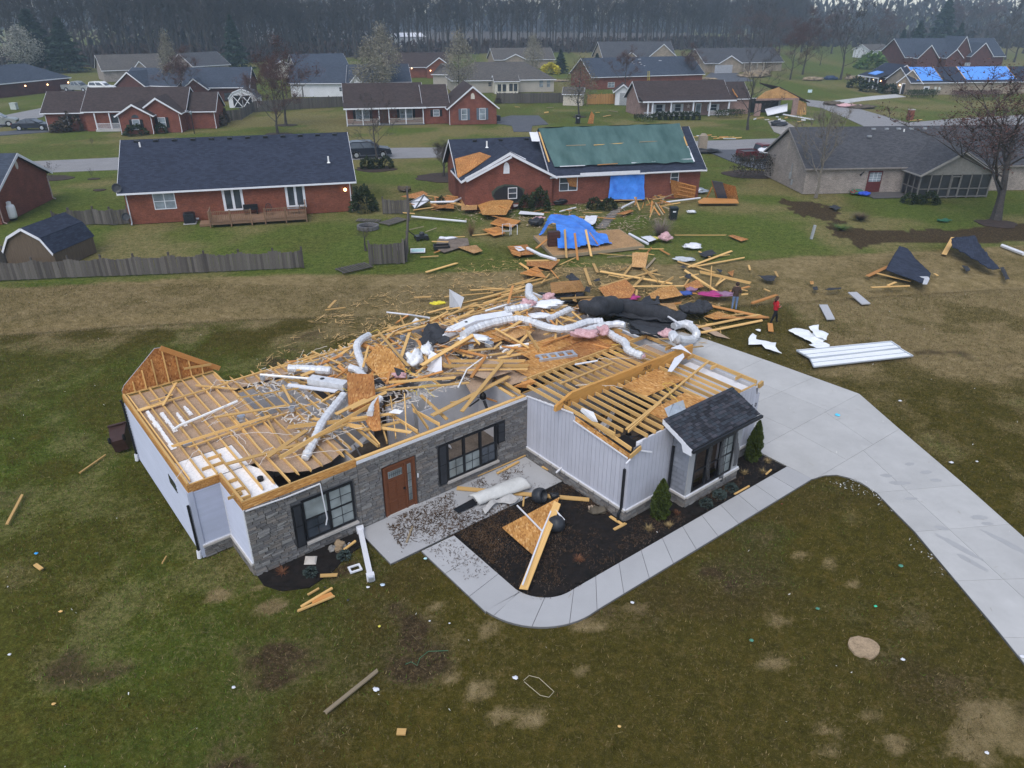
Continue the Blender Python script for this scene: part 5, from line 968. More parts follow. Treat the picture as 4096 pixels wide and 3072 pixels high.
far('brick house with a white edged gable behind the brown roofed ranch', ('p',990,792), ('p',1440,806), 2.6, 2.6, 10, BR_DK, SH_BLU, gables=((.02,.53,1.5,2.6,2.3),)); far('brick house with a slate roof and a screened patio behind the barn shed', ('p',1500,818), ('p',2010,812), 2.6, 3.0, 10, BR_DK, SH_BLU, gables=((.02,.38,1.5,2.4,1.7),), wins=(((('p',1800,745)),('p',2010,805),0,dict(n=3,gl=DGLASS,fr=BLACK)),))
VW = lapmat('white lap siding', (.68,.69,.72), .2); VB = lapmat('beige lap siding', (.40,.365,.32), .2)
far('white sided house with a slate roof beyond the dark fence', ('q',335,780), ('q',765,778), 2.7, 2.9, 9, VW, SH_BLU, wins=((('q',478,715),('q',515,778),0,dict(name='back_door',gl=WHITE,fw=.15)),(('q',715,700),('q',748,735),0,dict(gl=DGLASS)))); far('slate roofed house behind the pear tree', ('q',800,775), ('q',1290,765), 2.7, 2.9, 9, VW, SH_BLU, gables=((.02,.22,1.2,2.6,1.4),)); far('grey sided house with two roof levels before the woods', ('q',380,625), ('q',790,612), 2.7, 2.5, 10, VB, SH_BLU, gables=((-.48,-.06,1,2.6,1.6),))
far('brown roofed brick house with a lit garage gable', ('q',1110,628), ('q',1600,620), 2.6, 3.0, 11, BR_RED2, SH_BRN, gables=((.62,1.02,2.5,2.6,2.2),), lamps=(('q',1300,550),), doors=()).lamp(('q',1452,568), -2.6)
h = far('beige sided house with a white sunroom and hipped grey roof', ('q',1640,750), ('r',432,737), 2.6, 3.0, 11, VB, SH_TAN, hip=5.5, wins=((('r',315,640),('r',348,703),0,dict(fr=VB)),(('r',375,640),('r',405,703),0,dict(fr=VB)),(('q',1915,660),('q',1945,695),0,dict(gl=DGLASS,fr=VB))))
a = h.g(('q',1970,755)); c = h.g(('q',2165,757)); h.vol(a.x, c.x, -3, .5, 2.5, .9, wall=plain('cream sunroom', (.62,.58,.50)), roof=SH_TAN, ov=.3)
for qa, qb in (((1992,678),(2020,735)),((2032,678),(2060,735)),((2085,675),(2113,732)),((2122,675),(2150,732))): h.wn(('q',*qa), ('q',*qb), y=-3.02, gl=DGLASS, fr=BLACK)
far('small beige garage with a hipped roof beside the sunroom house', ('q',1475,688), ('q',1650,690), 2.5, 1.9, 8, VB, SH_TAN, hip=4); far('grey roofed cottage with a small round window before the woods', ('q',1970,555), ('r',430,548), 2.6, 2.8, 9, BR_BEIGE, SH_TAN, gables=((.16,.5,1,2.6,1.4),)); far('grey house with a tall right gable in the third row', ('r',830,545), ('r',1400,540), 2.8, 4.2, 12, BR_BEIGE, SH_GRY, gables=((.58,1.0,2,2.8,3.8),(.26,.45,1.5,2.8,1.6)))
h = far('slate blue roofed brick house with white sheets scattered on its roof', ('r',740,722), ('r',1620,690), 2.7, 3.4, 11, BR_RED, SH_BLU, wins=((('r',868,662),('r',920,702),0,dict(n=2)),)); r = random.Random(4)
for x, y in ((12.2,3.2),(12.0,3.8),(12.3,4.3),(14.0,3.0),(14.6,2.5),(13.9,3.6),(14.2,4.6),(19.5,4.0)): h.p('stray_sheet', MB().box(x, x+r.uniform(.3,.8), y, y+.4, 2.95+.62*y, 3.02+.62*y), WHITE)
b = MB(); a = h.ry(('r',1185,655), -.7); b.beam((a.x,-.9,a.z-.2),(a.x,-.6,a.z+2.2),.06,.06).beam((a.x+.45,-.9,a.z-.2),(a.x+.45,-.6,a.z+2.2),.06,.06)
for i in range(8): b.beam((a.x,-.9+.3*i/8,a.z+.1+i*.28),(a.x+.45,-.9+.3*i/8,a.z+.1+i*.28),.04,.04)
tag(b.build('ladder', plain('yellow ladder', (.55,.45,.06))), 'yellow ladder leaning on the slate blue roof', 'ladder').matrix_basis = h.M
h = far('beige brick house with a wide garage door and debris on its drive', ('r',1640,585), ('r',2260,570), 2.6, 3.4, 11, BR_BEIGE, SH_GRY); a = h.g(('r',1692,583)); c = h.g(('r',1893,582)); h.vol(a.x, c.x, -3.5, 4, 2.6, 1.9, axis='y', wall=BR_BEIGE, roof=SH_GRY, ov=.3); gd = h.ry(('r',1725,575),-3.5).x; ge = h.ry(('r',1865,575),-3.5).x; d = h.p('garage_door', MB().box(gd, ge, -3.56, -3.5, .05, 2.2), plain('grey garage door', (.33,.34,.37)))
for i in range(4): MB().box(gd+.05, ge-.05, -3.585, -3.562, .08+i*.53, .55+i*.53).build('door_panel', plain('garage panel', (.36,.37,.40)) if i == 0 else bpy.data.materials['garage panel'], d)
for i in range(5): x = c.x+1.2+i*2.2; h.p('porch_post', MB().box(x-.1, x+.1, -.6, -.4, 0, 2.5), VB)
far('dark brick house with four white edged gables at the far right', ('s',1240,540), ('s',2030,528), 3.0, 5.0, 13, BR_DK, SH_BLU, gables=((.08,.28,2,2.8,3.6),(.34,.5,3,2.8,2.4),(.42,.62,1.5,3.4,5.4),(.58,.8,3,3.2,3.8)), wins=((('s',1740,505),('s',1775,528),-3,dict(n=2)),))
far('white sided outbuilding behind the bright green bush', ('s',960,470), ('s',1120,466), 2.8, 1.8, 8, VW, SH_TAN); far('long white building glimpsed between the trunks', ('q',1195,372), ('q',1410,368), 4.0, 1.5, 12, VW, WHITE)
def barn(label, o, yaw, w, d, hw_, ht, wall, roof, trim, doorX=False):
 t = thing('barn_shed', label, 'shed', o, yaw, 'garden sheds'); P = [(0,0),(w,0),(w,hw_),(w*.82,hw_+ht*.62),(w*.5,hw_+ht),(w*.18,hw_+ht*.62),(0,hw_)]; MB().extr([(x,0,z) for x, z in P], (0,d,0)).build('wall', wall, t); T_ = P[2:]; 
 for (xa, za), (xb, zb) in zip(T_, T_[1:]):
  n = V((-(zb-za),0,xb-xa)).normalized()*-.08; n = -n if n.z < 0 else n; MB().extr([(xa,-.12,za),(xb,-.12,zb),(xb,d+.12,zb),(xa,d+.12,za)], n).build('roof', roof, t); MB().extr([(xa,-.16,za-.1),(xb,-.16,zb-.1),(xb+n.x,-.16,zb+n.z),(xa+n.x,-.16,za+n.z)], (0,.035,0)).build('trim', trim, t)
 return t, w, hw_
a = G(('t',75,945)); c = G(('t',470,965)); yw = math.atan2(c.y-a.y, c.x-a.x); BRWN = plain('brown shed boarding', (.115,.085,.06), .9, .2, 2, 'Object', (6, 6, .6)); barn('brown barn shaped shed with a dark shingled roof behind the picket fence', a, yw, (c-a).length, 4.2, 1.15, 1.65, BRWN, SH_BLK, WHITE)
a = G(('p',1848,868)); t, w, hh = barn('small white barn shed with crossed doors behind the wooden fence', a, R(5), 5.0, 4, 1.6, 1.6, VW, SH_GRY, WHITE); 
for x in (.8, 2.5): MB().box(x, x+1.6, -.06, -.02, .1, 2.1).build('door', BLACK, t); MB().beam((x,-.09,.1),(x+1.6,-.09,2.1),.03,.14).beam((x,-.12,2.1),(x+1.6,-.12,.1),.03,.14).build('door_brace', WHITE, t)
h = House('cream shed with grey roof left of the bare pear tree', ('r',505,848), ('r',662,852), name='shed', cat='shed', group='garden sheds'); h.vol(0, h.L, 0, 3, 2.0, 1.0, axis='x', wall=plain('cream shed', (.5,.45,.38)), roof=SH_TAN, ov=.2)
h = House('white shed with a gable front right of the orange fence', ('r',923,846), ('r',1042,848), name='shed', cat='shed', group='garden sheds'); h.vol(0, h.L, 0, 4, 2.5, 1.1, axis='y', wall=VW, roof=SH_BRN, ov=.4); h.p('door', MB().box(h.L*.3, h.L*.8, -.06, 0, .1, 2.2), plain('grey door', (.3,.31,.33)))
h = House('tall log cabin shed edge at the far left', ('p',-30,1010), ('p',-8,1005)) if False else None
def fence(label, pts, hgt, mats, pw=.14, gap=.015, scallop=0, group='wooden fences', post=2.4, pk=None, lean=.0, seed=0):
 P = [G(p) if isinstance(p[0], str) else V(p) for p in pts]; t = thing('fence', label, 'fence', P[0], 0, group); r = random.Random(seed); uid = {}; big = []
 for a, c in zip(P, P[1:]):
  a = a-P[0]; c = c-P[0]; L = (c-a).length; d = (c-a)/L; n = max(1, round(L/post)); w = L/n; nn = V((-d.y,d.x,0))
  for i in range(n+1):
   q = a+d*w*i; stick('post', mats[1], q+nn*.07, q+nn*.07+V((0,0,hgt+.18)), .1, .1, t)
  for z in (.35, hgt*.8): stick('fence_rail', mats[1], a+nn*.04+V((0,0,z)), c+nn*.04+V((0,0,z)), .04, .09, t)
  s = 0
  while s < L:
   ph = (s % w)/w; hh = hgt-scallop*math.sin(ph*PI)+r.uniform(-.03,.03); q = a+d*(s+pw/2); tilt = r.uniform(-.02,.02)+lean
   stick('picket', mats[0] if r.random() < .7 else mats[1], q+V((0,0,.03))-nn*.0, q+V((d.x*tilt,d.y*tilt,hh)), .022, pw, t, k=r.choice((0,1,2)), up=d) if pk is None or r.random() < pk else None
   s += pw+gap
 return t
fence('weathered grey scalloped picket fence across the front of the left back garden', [('t',-220,1068),('t',0,1056),('t',580,1030),('t',1100,1010),('t',2212,962),('u',430,950)], 1.35, FENCEG, .17, .012, .16, seed=1)
fence('weathered fence bit with a gate between the barn shed and the brick house', [('t',455,640),('t',580,612),('t',770,600),('t',905,605),('t',1045,595)], 1.35, FENCEG, .17, .012, .12, seed=2); fence('short fence run at the left edge beside the barn shed', [('t',-100,985),('t',65,945)], 1.35, FENCEG, .17, .012, .12, seed=9)
fence('isolated dark fence panel standing near the brick house debris', [('u',1072,515),('u',1278,517)], 1.35, FENCEG, .15, .02, .1, seed=3, post=2.5); fence('isolated dark fence panel standing above the mown swale', [('u',966,928),('u',1240,915)], 1.6, FENCEG[::-1], .15, .015, .1, seed=4, post=2.6); fence('leaning end bay of the broken fence above the swale', [('u',1245,905),('u',1275,830)], 1.5, FENCEG, .15, .02, .0, seed=5)
fence('long dark board fence behind the white sided house', [('q',40,905),('q',400,880),('q',760,860)], 1.9, [FENCEG[1]]*2, .3, .02, seed=6); fence('long dark board fence behind the sunroom house', [('q',1985,832),('r',0,832),('r',250,832),('r',505,828)], 1.9, [FENCEG[1]]*2, .3, .02, seed=7); fence('new orange wooden fence between the two sheds', [('r',700,842),('r',922,838)], 1.9, [FENCEO]*2, .2, .02, seed=8); fence('grey board fence right of the white barn shed', [('p',1815,980),('p',1945,965),('p',2050,900)], 1.7, FENCEG, .3, .03, seed=12)
def rawmesh(name,v,n,mats,mi=None):
 """v: (faces,n,3) separate n-gons"""
 k = len(v); me = bpy.data.meshes.new(name); me.vertices.add(k*n); me.vertices.foreach_set('co',np.ascontiguousarray(v,dtype='f').ravel()); me.loops.add(k*n); me.loops.foreach_set('vertex_index',np.arange(k*n,dtype='i')); me.polygons.add(k); me.polygons.foreach_set('loop_start',np.arange(0,k*n,n,dtype='i')); me.update(calc_edges=True)
 for m in mats: me.materials.append(m)
 if mi is not None: me.polygons.foreach_set('material_index',np.asarray(mi, 'i'))
 return me
def leafquads(c,size,seed,flat=.0,elong=1.0,dirs=None):
 rs = np.random.RandomState(seed); n = len(c); a = rs.normal(size=(n,3)); a[:,2] *= (1-flat)
 if dirs is not None: a = a*.5+dirs
 a /= np.linalg.norm(a,axis=1)[:,None]; b = np.cross(a,rs.normal(size=(n,3))); b /= np.linalg.norm(b,axis=1)[:,None]+1e-9
 s = size*rs.uniform(.5,1.3,(n,1)); v = np.empty((n,4,3)); v[:,0] = c-a*s*elong; v[:,1] = c+b*s*.6; v[:,2] = c+a*s*elong; v[:,3] = c-b*s*.6
 return v
class Gen:
 """a bare branching tree 10 m high"""
 def __init__(s,seed,spread=.55,first=.22,nl=9,up=.75,r0=.16,lv=3,twl=.9,twn=7,tww=.022,lean=.0,sub=4,hgt=10.0):
  s.r = random.Random(seed); s.b = MB(); s.tw = []; s.tips = []; r = s.r; H_ = hgt; pts = []; x = y = 0
  for i in range(7): t = i/6; pts.append(V((x,y,H_*.80*t))); x += r.uniform(-.12,.12)+lean*.3; y += r.uniform(-.12,.12)
  s.b.tube(pts, [r0*(1-.85*i/6)*(1.25 if i == 0 else 1) for i in range(7)],6,cap=False); s.par = (twl,twn,tww,sub,up)
  for k in range(nl):
   t = first+(.98-first)*(k+r.random()*.6)/nl; f = t*6; i = min(5,int(f)); p = pts[i].lerp(pts[i+1],f-i); a = k*2.4+r.uniform(-.5,.5)
   L = H_*spread*(1-.55*t)*r.uniform(.75,1.15); s.branch(p,V((math.cos(a),math.sin(a),up*r.uniform(.6,1.5)+t*.6)).normalized(),L,r0*(1-.8*t)*.5,lv-1)
  s.twigs(pts[-1],V((0,0,1)),H_*.2,2)
 def branch(s,p,d,L,rad,lv):
  r = s.r; n = 4; pts = [p]; q = p; dd = d.copy()
  for i in range(n): dd = (dd+V((r.uniform(-.2,.2),r.uniform(-.2,.2),r.uniform(-.02,.2)))).normalized(); q = q+dd*L/n; pts.append(q)
  s.b.tube(pts, [max(.008,rad*(1-.8*i/n)) for i in range(n+1)],4 if rad > .02 else 3,cap=False); sub = s.par[3]
  for k in range(sub):
   i = r.randint(1,n); a = r.uniform(0,2*PI); o = dd.orthogonal().normalized(); o2 = dd.cross(o); nd = (dd*r.uniform(.6,1.1)+(o*math.cos(a)+o2*math.sin(a))*r.uniform(.4,.9)+V((0,0,.22))).normalized()
   if lv > 0: s.branch(pts[i],nd,L*r.uniform(.4,.65),rad*.5,lv-1)
   else: s.twigs(pts[i],nd,L*.5,s.par[1])
 def twigs(s,p,d,L,n):
  r = s.r; twl, _,tww = s.par[:3]
  for k in range(n):
   nd = (d+V((r.uniform(-.8,.8),r.uniform(-.8,.8),r.uniform(-.3,.8)))).normalized(); q = p+nd*twl*r.uniform(.5,1.2); sd = nd.orthogonal().normalized()*tww*.5
   m = p.lerp(q,.55)+V((r.uniform(-.1,.1),r.uniform(-.1,.1),.05)); s.tw += [(p-sd,p+sd,m),(m-sd*.7,m+sd*.7,q)]; s.tips += [tuple(q),tuple(m)]
 def meshes(s,bark,twig,bud=None,bn=1,bs=.05,seed=0):
  zm = max(max(p[2] for p in s.tips),max(p[2] for p in s.b.v))/10.0; s.b.v = [(x,y,z/zm) for x,y,z in s.b.v]; s.tips = [(x,y,z/zm) for x,y,z in s.tips]; s.tw = [tuple(V((p.x,p.y,p.z/zm)) for p in t) for t in s.tw]
  tr = s.b.mesh('trunk',bark,uv=False); v = np.array([[tuple(p) for p in t] for t in s.tw]); cr = rawmesh('twigs',v,3, [twig]); bm = None
  if bud: t = np.repeat(np.array(s.tips),bn,0); t = t+np.random.RandomState(seed).normal(size=t.shape)*.16; bm = rawmesh('buds',leafquads(t,bs,seed),4, [bud])
  return tr,cr,bm
def proto(name,tr,cr,bm=None):
 return (name,tr,cr,bm)
def plant(pr,loc,h,label,cat='tree',group='trees of the neighbourhood',yaw=None,wide=1.0,r=rnd):
 name,tr,cr,bm = pr; t = thing(name,label,cat,loc,r.uniform(0,6.28) if yaw is None else yaw,group); k = h/10; t.scale = (k*wide,k*wide,k)
 for nm,me in (('trunk',tr),('crown',cr),('buds',bm)):
  if me is not None: link(nm,me,t)
 return t
BARE = [Gen(i,spread=.42,first=.32,nl=10,up=1.2,r0=.10,lv=2,twl=1.0,twn=5,tww=.034,sub=4) for i in range(5)]
WB = [proto('bare_tree', *g.meshes(BARK,TWIG)[:2]) for g in BARE]
WIDE = [proto('bare_tree', *Gen(20+i,spread=.62,first=.22,nl=10,up=.7,r0=.15,lv=3,twl=.8,twn=6,tww=.034,sub=3).meshes(BARK,TWIG)[:2]) for i in range(3)]
PALEB = proto('bare_tree', *Gen(31,spread=.62,first=.3,nl=7,up=.9,r0=.17,lv=3,twl=.8,twn=5,tww=.024,sub=4,lean=.4).meshes(BARK2,BARK2)[:2])
MAPLE = [proto('budding_maple', *Gen(40+i,spread=.50,first=.2,nl=12,up=.85,r0=.13,lv=3,twl=.7,twn=6,tww=.030,sub=3).meshes(BARK,TWIGR,BUDR,2,.05+.01*i,i)) for i in range(2)]
BIGRED = proto('budding_tree', *Gen(52,spread=.66,first=.2,nl=11,up=.75,r0=.17,lv=3,twl=.6,twn=5,tww=.022,sub=4).meshes(BARK,TWIGR,BUDR,1,.045,5))
def oval(n,seed,w,h,z0,pw=.8,clump=80,cs=.13):
 """points clumped through an egg-shaped crown"""
 rs = np.random.RandomState(seed); c = rs.normal(size=(clump*3,3)); c /= np.linalg.norm(c,axis=1)[:,None]; c *= rs.uniform(.35,1,(len(c),1))**.5; t = (c[:,2]+1)/2; k = np.where(t < .35,.62+.38*t/.35,1-((t-.35)/.65)**1.25*.9)
 rad = np.sqrt(np.maximum(0,1-c[:,2]**2*.6)); P = np.stack([c[:,0]*w*k,c[:,1]*w*k,z0+t*h],1); i = rs.randint(0,len(P),n); return P[i]+rs.normal(size=(n,3))*np.array([w,w,h*.5])*cs
def pear(seed,bark=BARK,m=PEAR,n=5600,sz=.095,w=2.3):
 g = Gen(60+seed,spread=.34,first=.18,nl=12,up=1.5,r0=.11,lv=2,twl=.6,twn=4,tww=.02,sub=3); tr,cr, _ = g.meshes(bark,TWIG)
 return proto('flowering_pear',tr,cr,rawmesh('blossom',leafquads(oval(n,seed,w,8.0,1.9),sz,seed),4, [m]))
PEARS = [pear(0),pear(1),pear(2,m=PEARD,n=2600)]
def conifer(seed,n=5200,w=2.6,m=EVER,sz=.24,full=.95):
 rs = np.random.RandomState(seed); t = rs.rand(n)**.75; a = rs.rand(n)*2*PI; lay = np.floor(t*16)/16+rs.rand(n)*.035; r_ = (1-lay)*w*np.sqrt(rs.rand(n)*.75+.25)*(1+.28*np.sin(a*5+lay*40))*(.8+.2*np.sin(lay*53)); c = np.stack([np.cos(a)*r_,np.sin(a)*r_,.8+lay*9.1-r_*.22],1); d = np.stack([np.cos(a),np.sin(a),-.45*np.ones(n)],1)
 return proto('evergreen',MB().tube([(0,0,0),(0,0,9.6)], [.16,.02],6).mesh('trunk',BARK,uv=False),rawmesh('foliage',leafquads(c,sz,seed,dirs=d,elong=1.3),4, [m]))
CON = [conifer(i) for i in range(3)]
def at_tree(qb,qt):
 """ground place and height from the spots of its foot and its top"""
 p = G(qb); fr = Frame(p,0); return p,fr.ry(qt,0).z
def T(pr,qb,qt,label,wide=1.0, **k): p,h = at_tree(qb,qt); return plant(pr,p,h,label,wide=wide, **k)
T(MAPLE[0],('q',225,1080),('q',150,430), 'red budding maple nearest the street, on a dark mulch ring',1.3); T(MAPLE[1],('q',290,1008),('q',300,265), 'reddish budding maple behind the first one, before the dark fence',1.15); T(MAPLE[1],('p',1490,845),('p',1470,360), 'rust tipped maple rising behind the brown roofed ranch',1.25)
p,hh = at_tree(('p',1380,850),('p',1370,285)); plant(PEARS[1],p+V((-5,14,0)),hh*1.02, 'cream blossomed pear behind the rust tipped maple',wide=.8)
T(PEARS[0],('q',990,860),('q',990,300), 'cream blossomed pear tree rising right behind the railed porch roof',1.35,group='blossoming pear trees'); p,hh = at_tree(('q',1010,800),('q',1005,200)); plant(PEARS[1],p+V((1,6,0)),hh, 'taller pale pear tree behind the first at the railed porch house',wide=1.25,group='blossoming pear trees')
T(PEARS[0],('q',1690,800),('q',1690,232), 'cream blossomed pear tree left of the sunroom house',1.15,group='blossoming pear trees'); T(PEARS[1],('r',265,640),('r',262,275), 'cream pear tree before the grey roofed cottage',1.2,group='blossoming pear trees'); T(PEARS[2],('r',637,940),('r',615,455), 'thin half leafed pear tree right of the cream shed',1.5,group='blossoming pear trees')
T(pear(5,m=PEARW),('p',235,600),('p',190,205), 'white flowering tree over the far left house',2.0,group='blossoming pear trees')
for (qb,qt,w,lb) in ((('p',330,575),('p',270,60),2.1,'broad dark pine behind the white flowering tree'),(('p',560,580),('p',500,130),1.7,'dark pine at the left end of the woods beside the parked cars'),(('p',1910,560),('p',1910,110),1.25,'tall dark conifer against the middle of the woods'),(('s',1520,400),('s',1540,-40),1.4,'tallest conifer behind the gabled brick house'),(('s',1330,430),('s',1340,160),1.5,'short conifer left of the tallest one'),(('s',1200,470),('s',1215,235),1.5,'dark bushy conifer by the white outbuilding'),(('s',1660,420),('s',1660,180),1.5,'dark conifer over the right brick gables'),(('r',485,590),('r',488,392),1.6,'blue green spruce right of the forsythia'),(('r',775,570),('r',770,425),1.9,'small dark spruce left of the tall gabled house')): T(CON[rnd.randrange(3)],qb,qt,lb,w,group='evergreens')
for i,(pr,qb,qt,w,lb) in enumerate(((WIDE[0],('q',1022,1300),('q',985,690),1.0,'slender bare tree before the street right of the charcoal roofed house'),(WIDE[1],('r',1990,1045),('r',2090,330),1.0,'spreading bare tree on the lawn before the ruined garage'),(MAPLE[0],('r',1000,740),('r',1000,355),1.0,'reddish bare tree between the white shed and the pinkish house'),(MAPLE[1],('r',1520,690),('r',1500,335),1.0,'reddish bare tree behind the pinkish brick house'),(WIDE[2],('s',735,640),('s',760,-60),.9,'tall bare tree at the bend of the far drive'),(WIDE[0],('s',975,440),('s',1000,30),.9,'tall bare tree near the white outbuilding'),(WIDE[1],('s',570,525),('s',570,330),1.2,'small round bare tree on the far lawn'),(MAPLE[0],('s',330,640),('s',330,180),1.1,'reddish tree over the debris heap across the side street'),(WIDE[2],('s',90,560),('s',60,-60),1.0,'tall bare tree behind the beige garage house'),(MAPLE[1],('s',430,600),('s',300,40),1.1,'high brown tree behind the debris heap'),(WIDE[0],('s',2060,480),('s',2050,-80),1.0,'tall bare tree at the far right'),(MAPLE[1],('s',1960,360),('s',1960,150),1.5,'rusty tree over the far right brick house'),(MAPLE[0],('s',790,655),('s',795,585),1.6,'low bare shrub tree beside the pillared porch'),(WIDE[1],('s',1850,330),('s',1850,-40),1.1,'misty bare tree behind the right brick house'),(WIDE[2],('s',1130,330),('s',1120,-30),1.0,'misty bare tree behind the white outbuilding'))): T(pr,qb,qt,lb,w)
T(BIGRED,('w',1985,560),('s',2080,430), 'large brown budding tree at the right edge before the screened porch',1.7); T(PALEB,('w',535,385),('s',720,790), 'pale barked leaning bare tree before the buff brick wall',1.05); T(proto('budding_tree', *Gen(77,spread=.5,first=.12,nl=14,up=.8,r0=.14,lv=3,twl=.5,twn=4,tww=.014,sub=3).meshes(BARK,TWIGR)[:2]),('w',1900,330),('s',1890,700), 'thin brown tree standing at the far side of the screened porch',.9)
BALL = proto('ornamental_tree', *Gen(88,spread=.46,first=.3,nl=16,up=.75,r0=.28,lv=3,twl=1.3,twn=5,tww=.035,sub=4).meshes(BARK,SHRUBB)[:2]); T(BALL,('q',1560,1420),('q',1610,1090), 'dense round bare ornamental tree left of the damaged brick house',1.1)
WEEP = Gen(91,spread=.34,first=.62,nl=12,up=.1,r0=.3,lv=2,twl=1.0,twn=4,tww=.03,sub=4); T(proto('weeping_tree', *WEEP.meshes(BARK,SHRUBB)[:2]),('u',932,810),('u',910,600), 'small weeping bare tree behind the swale near the fire ring',1.5); T(WIDE[0],('t',415,215),('t',390,85), 'staked sapling on a mulch patch at the left',1.0); T(WIDE[1],('t',745,228),('t',740,140), 'tiny bare sapling on the lawn left of the charcoal roof',.7); T(WIDE[2],('p',745,1172),('p',742,1105), 'tiny sapling on the lawn before the gabled ranch',.8)
rw = random.Random(21); edge = [G(q) for q in (('F',-700,275),('p',-100,560),('p',500,560),('p',900,540),('p',1700,545),('q',300,485),('q',900,470),('q',1500,450),('r',100,430),('r',700,430),('r',1200,415),('r',1700,400),('r',2200,385),('s',400,345))]
acc = [0]
for a,c in zip(edge,edge[1:]): acc.append(acc[-1]+(c-a).length)
woods = MB(); twv = []; cnt = 0; cand = []
for row in range(7):
 s_ = 0
 while s_ < acc[-1]:
  i = max(k for k in range(len(edge)-1) if acc[k] <= s_); t_ = (s_-acc[i])/(acc[i+1]-acc[i]); p = edge[i].lerp(edge[i+1],t_); d = V((p.x,p.y,0)).normalized(); cand.append((row,p+d*(row*7+rw.uniform(0,8))+V((rw.uniform(-2,2),0,0)))); s_ += rw.uniform(2.2,6.5)+row*.6
WZ = ((-60,'behind the far left houses'),(-45,'between the pines and the rusty maple'),(-30,'behind the rust tipped maple'),(-12,'beside the tall dark conifer'),(5,'behind the white sided house'),(22,'behind the cream pear trees'),(40,'behind the lit brick garage'),(58,'behind the grey roofed cottage'),(76,'behind the tall gabled house'),(94,'above the slate blue roof'),(120,'behind the beige garage house'),(900,'at the right end of the woods'))
def wl(p):
 k = p.x*210/max(p.y,1); return 'bare grey tree of the woods edge '+next(l for x,l in WZ if k < x*1.5)
for row,p in cand:
 hgt = rw.uniform(22,33)
 if abs(p.x) > p.y*.76+6: continue
 if cnt < 245: plant(rw.choice(WB),p,hgt,wl(p),group='bare trees along the edge of the woods',r=rw,wide=rw.uniform(.85,1.2)); cnt += 1
 else:
  l = rw.uniform(-1,1); woods.tube([p,p+V((l*.5,0,hgt*.5)),p+V((l,0,hgt*.95))], [rw.uniform(.18,.34),.15,.03],4,cap=False)
  for k in range(7):
   z = hgt*rw.uniform(.35,.95); a = rw.uniform(0,6.28); q = p+V((0,0,z)); e = q+V((math.cos(a)*2.2,math.sin(a)*2.2,rw.uniform(1.5,4))); woods.tube([q,e], [.07,.02],3,cap=False)
   for j in range(6): f = e.lerp(q,rw.uniform(0,.7)); g = f+V((rw.uniform(-1.5,1.5),rw.uniform(-1.5,1.5),rw.uniform(.3,2.2))); sd = V((.05,0,0)); twv.append((f-sd,f+sd,g))
woods.build('woods',BARK,uv=False,kind='stuff'); o = link('woods_twigs',rawmesh('woods_twigs',np.array([[tuple(p) for p in t] for t in twv]),3, [TWIG])); o['kind'] = 'stuff'
def mass(name,line,n,hgt,depth,m,seed,sz=1.2):
 rs = np.random.RandomState(seed); L = [V(p) for p in line]; k = rs.randint(0,len(L)-1,n); t = rs.rand(n); A = np.array([tuple(p) for p in L]); c = A[k]*(1-t)[:,None]+A[k+1]*t[:,None]; c[:,1] += rs.rand(n)*depth; hz = hgt*(.55+.45*fbm(c[:,0],c[:,1],30,3)); c[:,2] = rs.rand(n)**1.2*hz
 o = link(name,rawmesh(name,leafquads(c,sz,seed,dirs=np.tile([0,0,.8],(n,1)),elong=2.0),4, [m])); o['kind'] = 'stuff'
mass('undergrowth', [e+V((0,8,0)) for e in edge],9000,5.5,45,TWIGR,3,.7); mass('woods_backdrop', [e+V((0,62,0)) for e in edge[:7]],7000,24,45,TWIG,4,.9)
mass('distant_woods', [(-700,620,0),(-200,640,0),(250,600,0),(700,560,0)],16000,30,80,TWIG,5,2.2); mass('far_hedgerow', [(150,400,0),(330,390,0),(520,380,0)],3500,10,40,TWIG,6,1.5)
EX = (((20,470),(10,30)),((140,440),(150,-20)),((240,430),(250,60)),((420,420),(420,20)),((520,400),(520,90)),((660,430),(640,40)),((870,400),(880,120)),((1060,400),(1060,60)),((1180,360),(1180,20)),((1420,380),(1430,60)),((1600,360),(1600,-20)),((1760,350),(1770,30)),((1900,340),(1900,-60)),((2130,500),(2140,60)),((2200,430),(2180,-40)))
for i,(qb,qt) in enumerate(EX): T((MAPLE[0],WIDE[0],MAPLE[1],WIDE[1],WIDE[2])[i % 5],('s',*qb),('s',*qt), 'brownish bare tree in the hazy band above the far right houses',1.35,group='hazy trees at the right')
for i in range(46):
 x = rw.uniform(95,330); y = rw.uniform(300,520); 
 if x < y*.76 and not (120 < x < 175 and y < 380): plant(rw.choice(WB+WIDE),V((x,y,0)),rw.uniform(17,29), 'misty bare tree scattered over the far right fields',group='bare trees over the far fields',r=rw,wide=rw.uniform(1,1.5))
def blob(seed,n,w,h,m,sz,name='shrub',solid=True):
 rs = np.random.RandomState(seed); a = rs.normal(size=(n,3)); a /= np.linalg.norm(a,axis=1)[:,None]; a[:,2] = np.abs(a[:,2]); k = .72+.28*rs.rand(n)**.4; k = k*(1+.14*np.sin(a[:,0]*7+seed)*np.sin(a[:,1]*6)); c = a*k[:,None]*np.array([w,w,h]); c[:,2] += .02
 return rawmesh(name,leafquads(c,sz,seed,dirs=a*.6),4, [m])
RB = [blob(i,700,.5,.95,SHRUB,.075) for i in range(2)]; RBr = [blob(5+i,800,.5,.9,SHRUBB,.08) for i in range(2)]
def shrub(loc,w,h,label,me=None,group='shrubs',name='shrub',cat='shrub'):
 o = link(name,me or rnd.choice(RB)); o.location = loc; o.scale = (w,w,h); o.rotation_euler = (0,0,rnd.uniform(0,6)); return tag(o,label,cat,group)
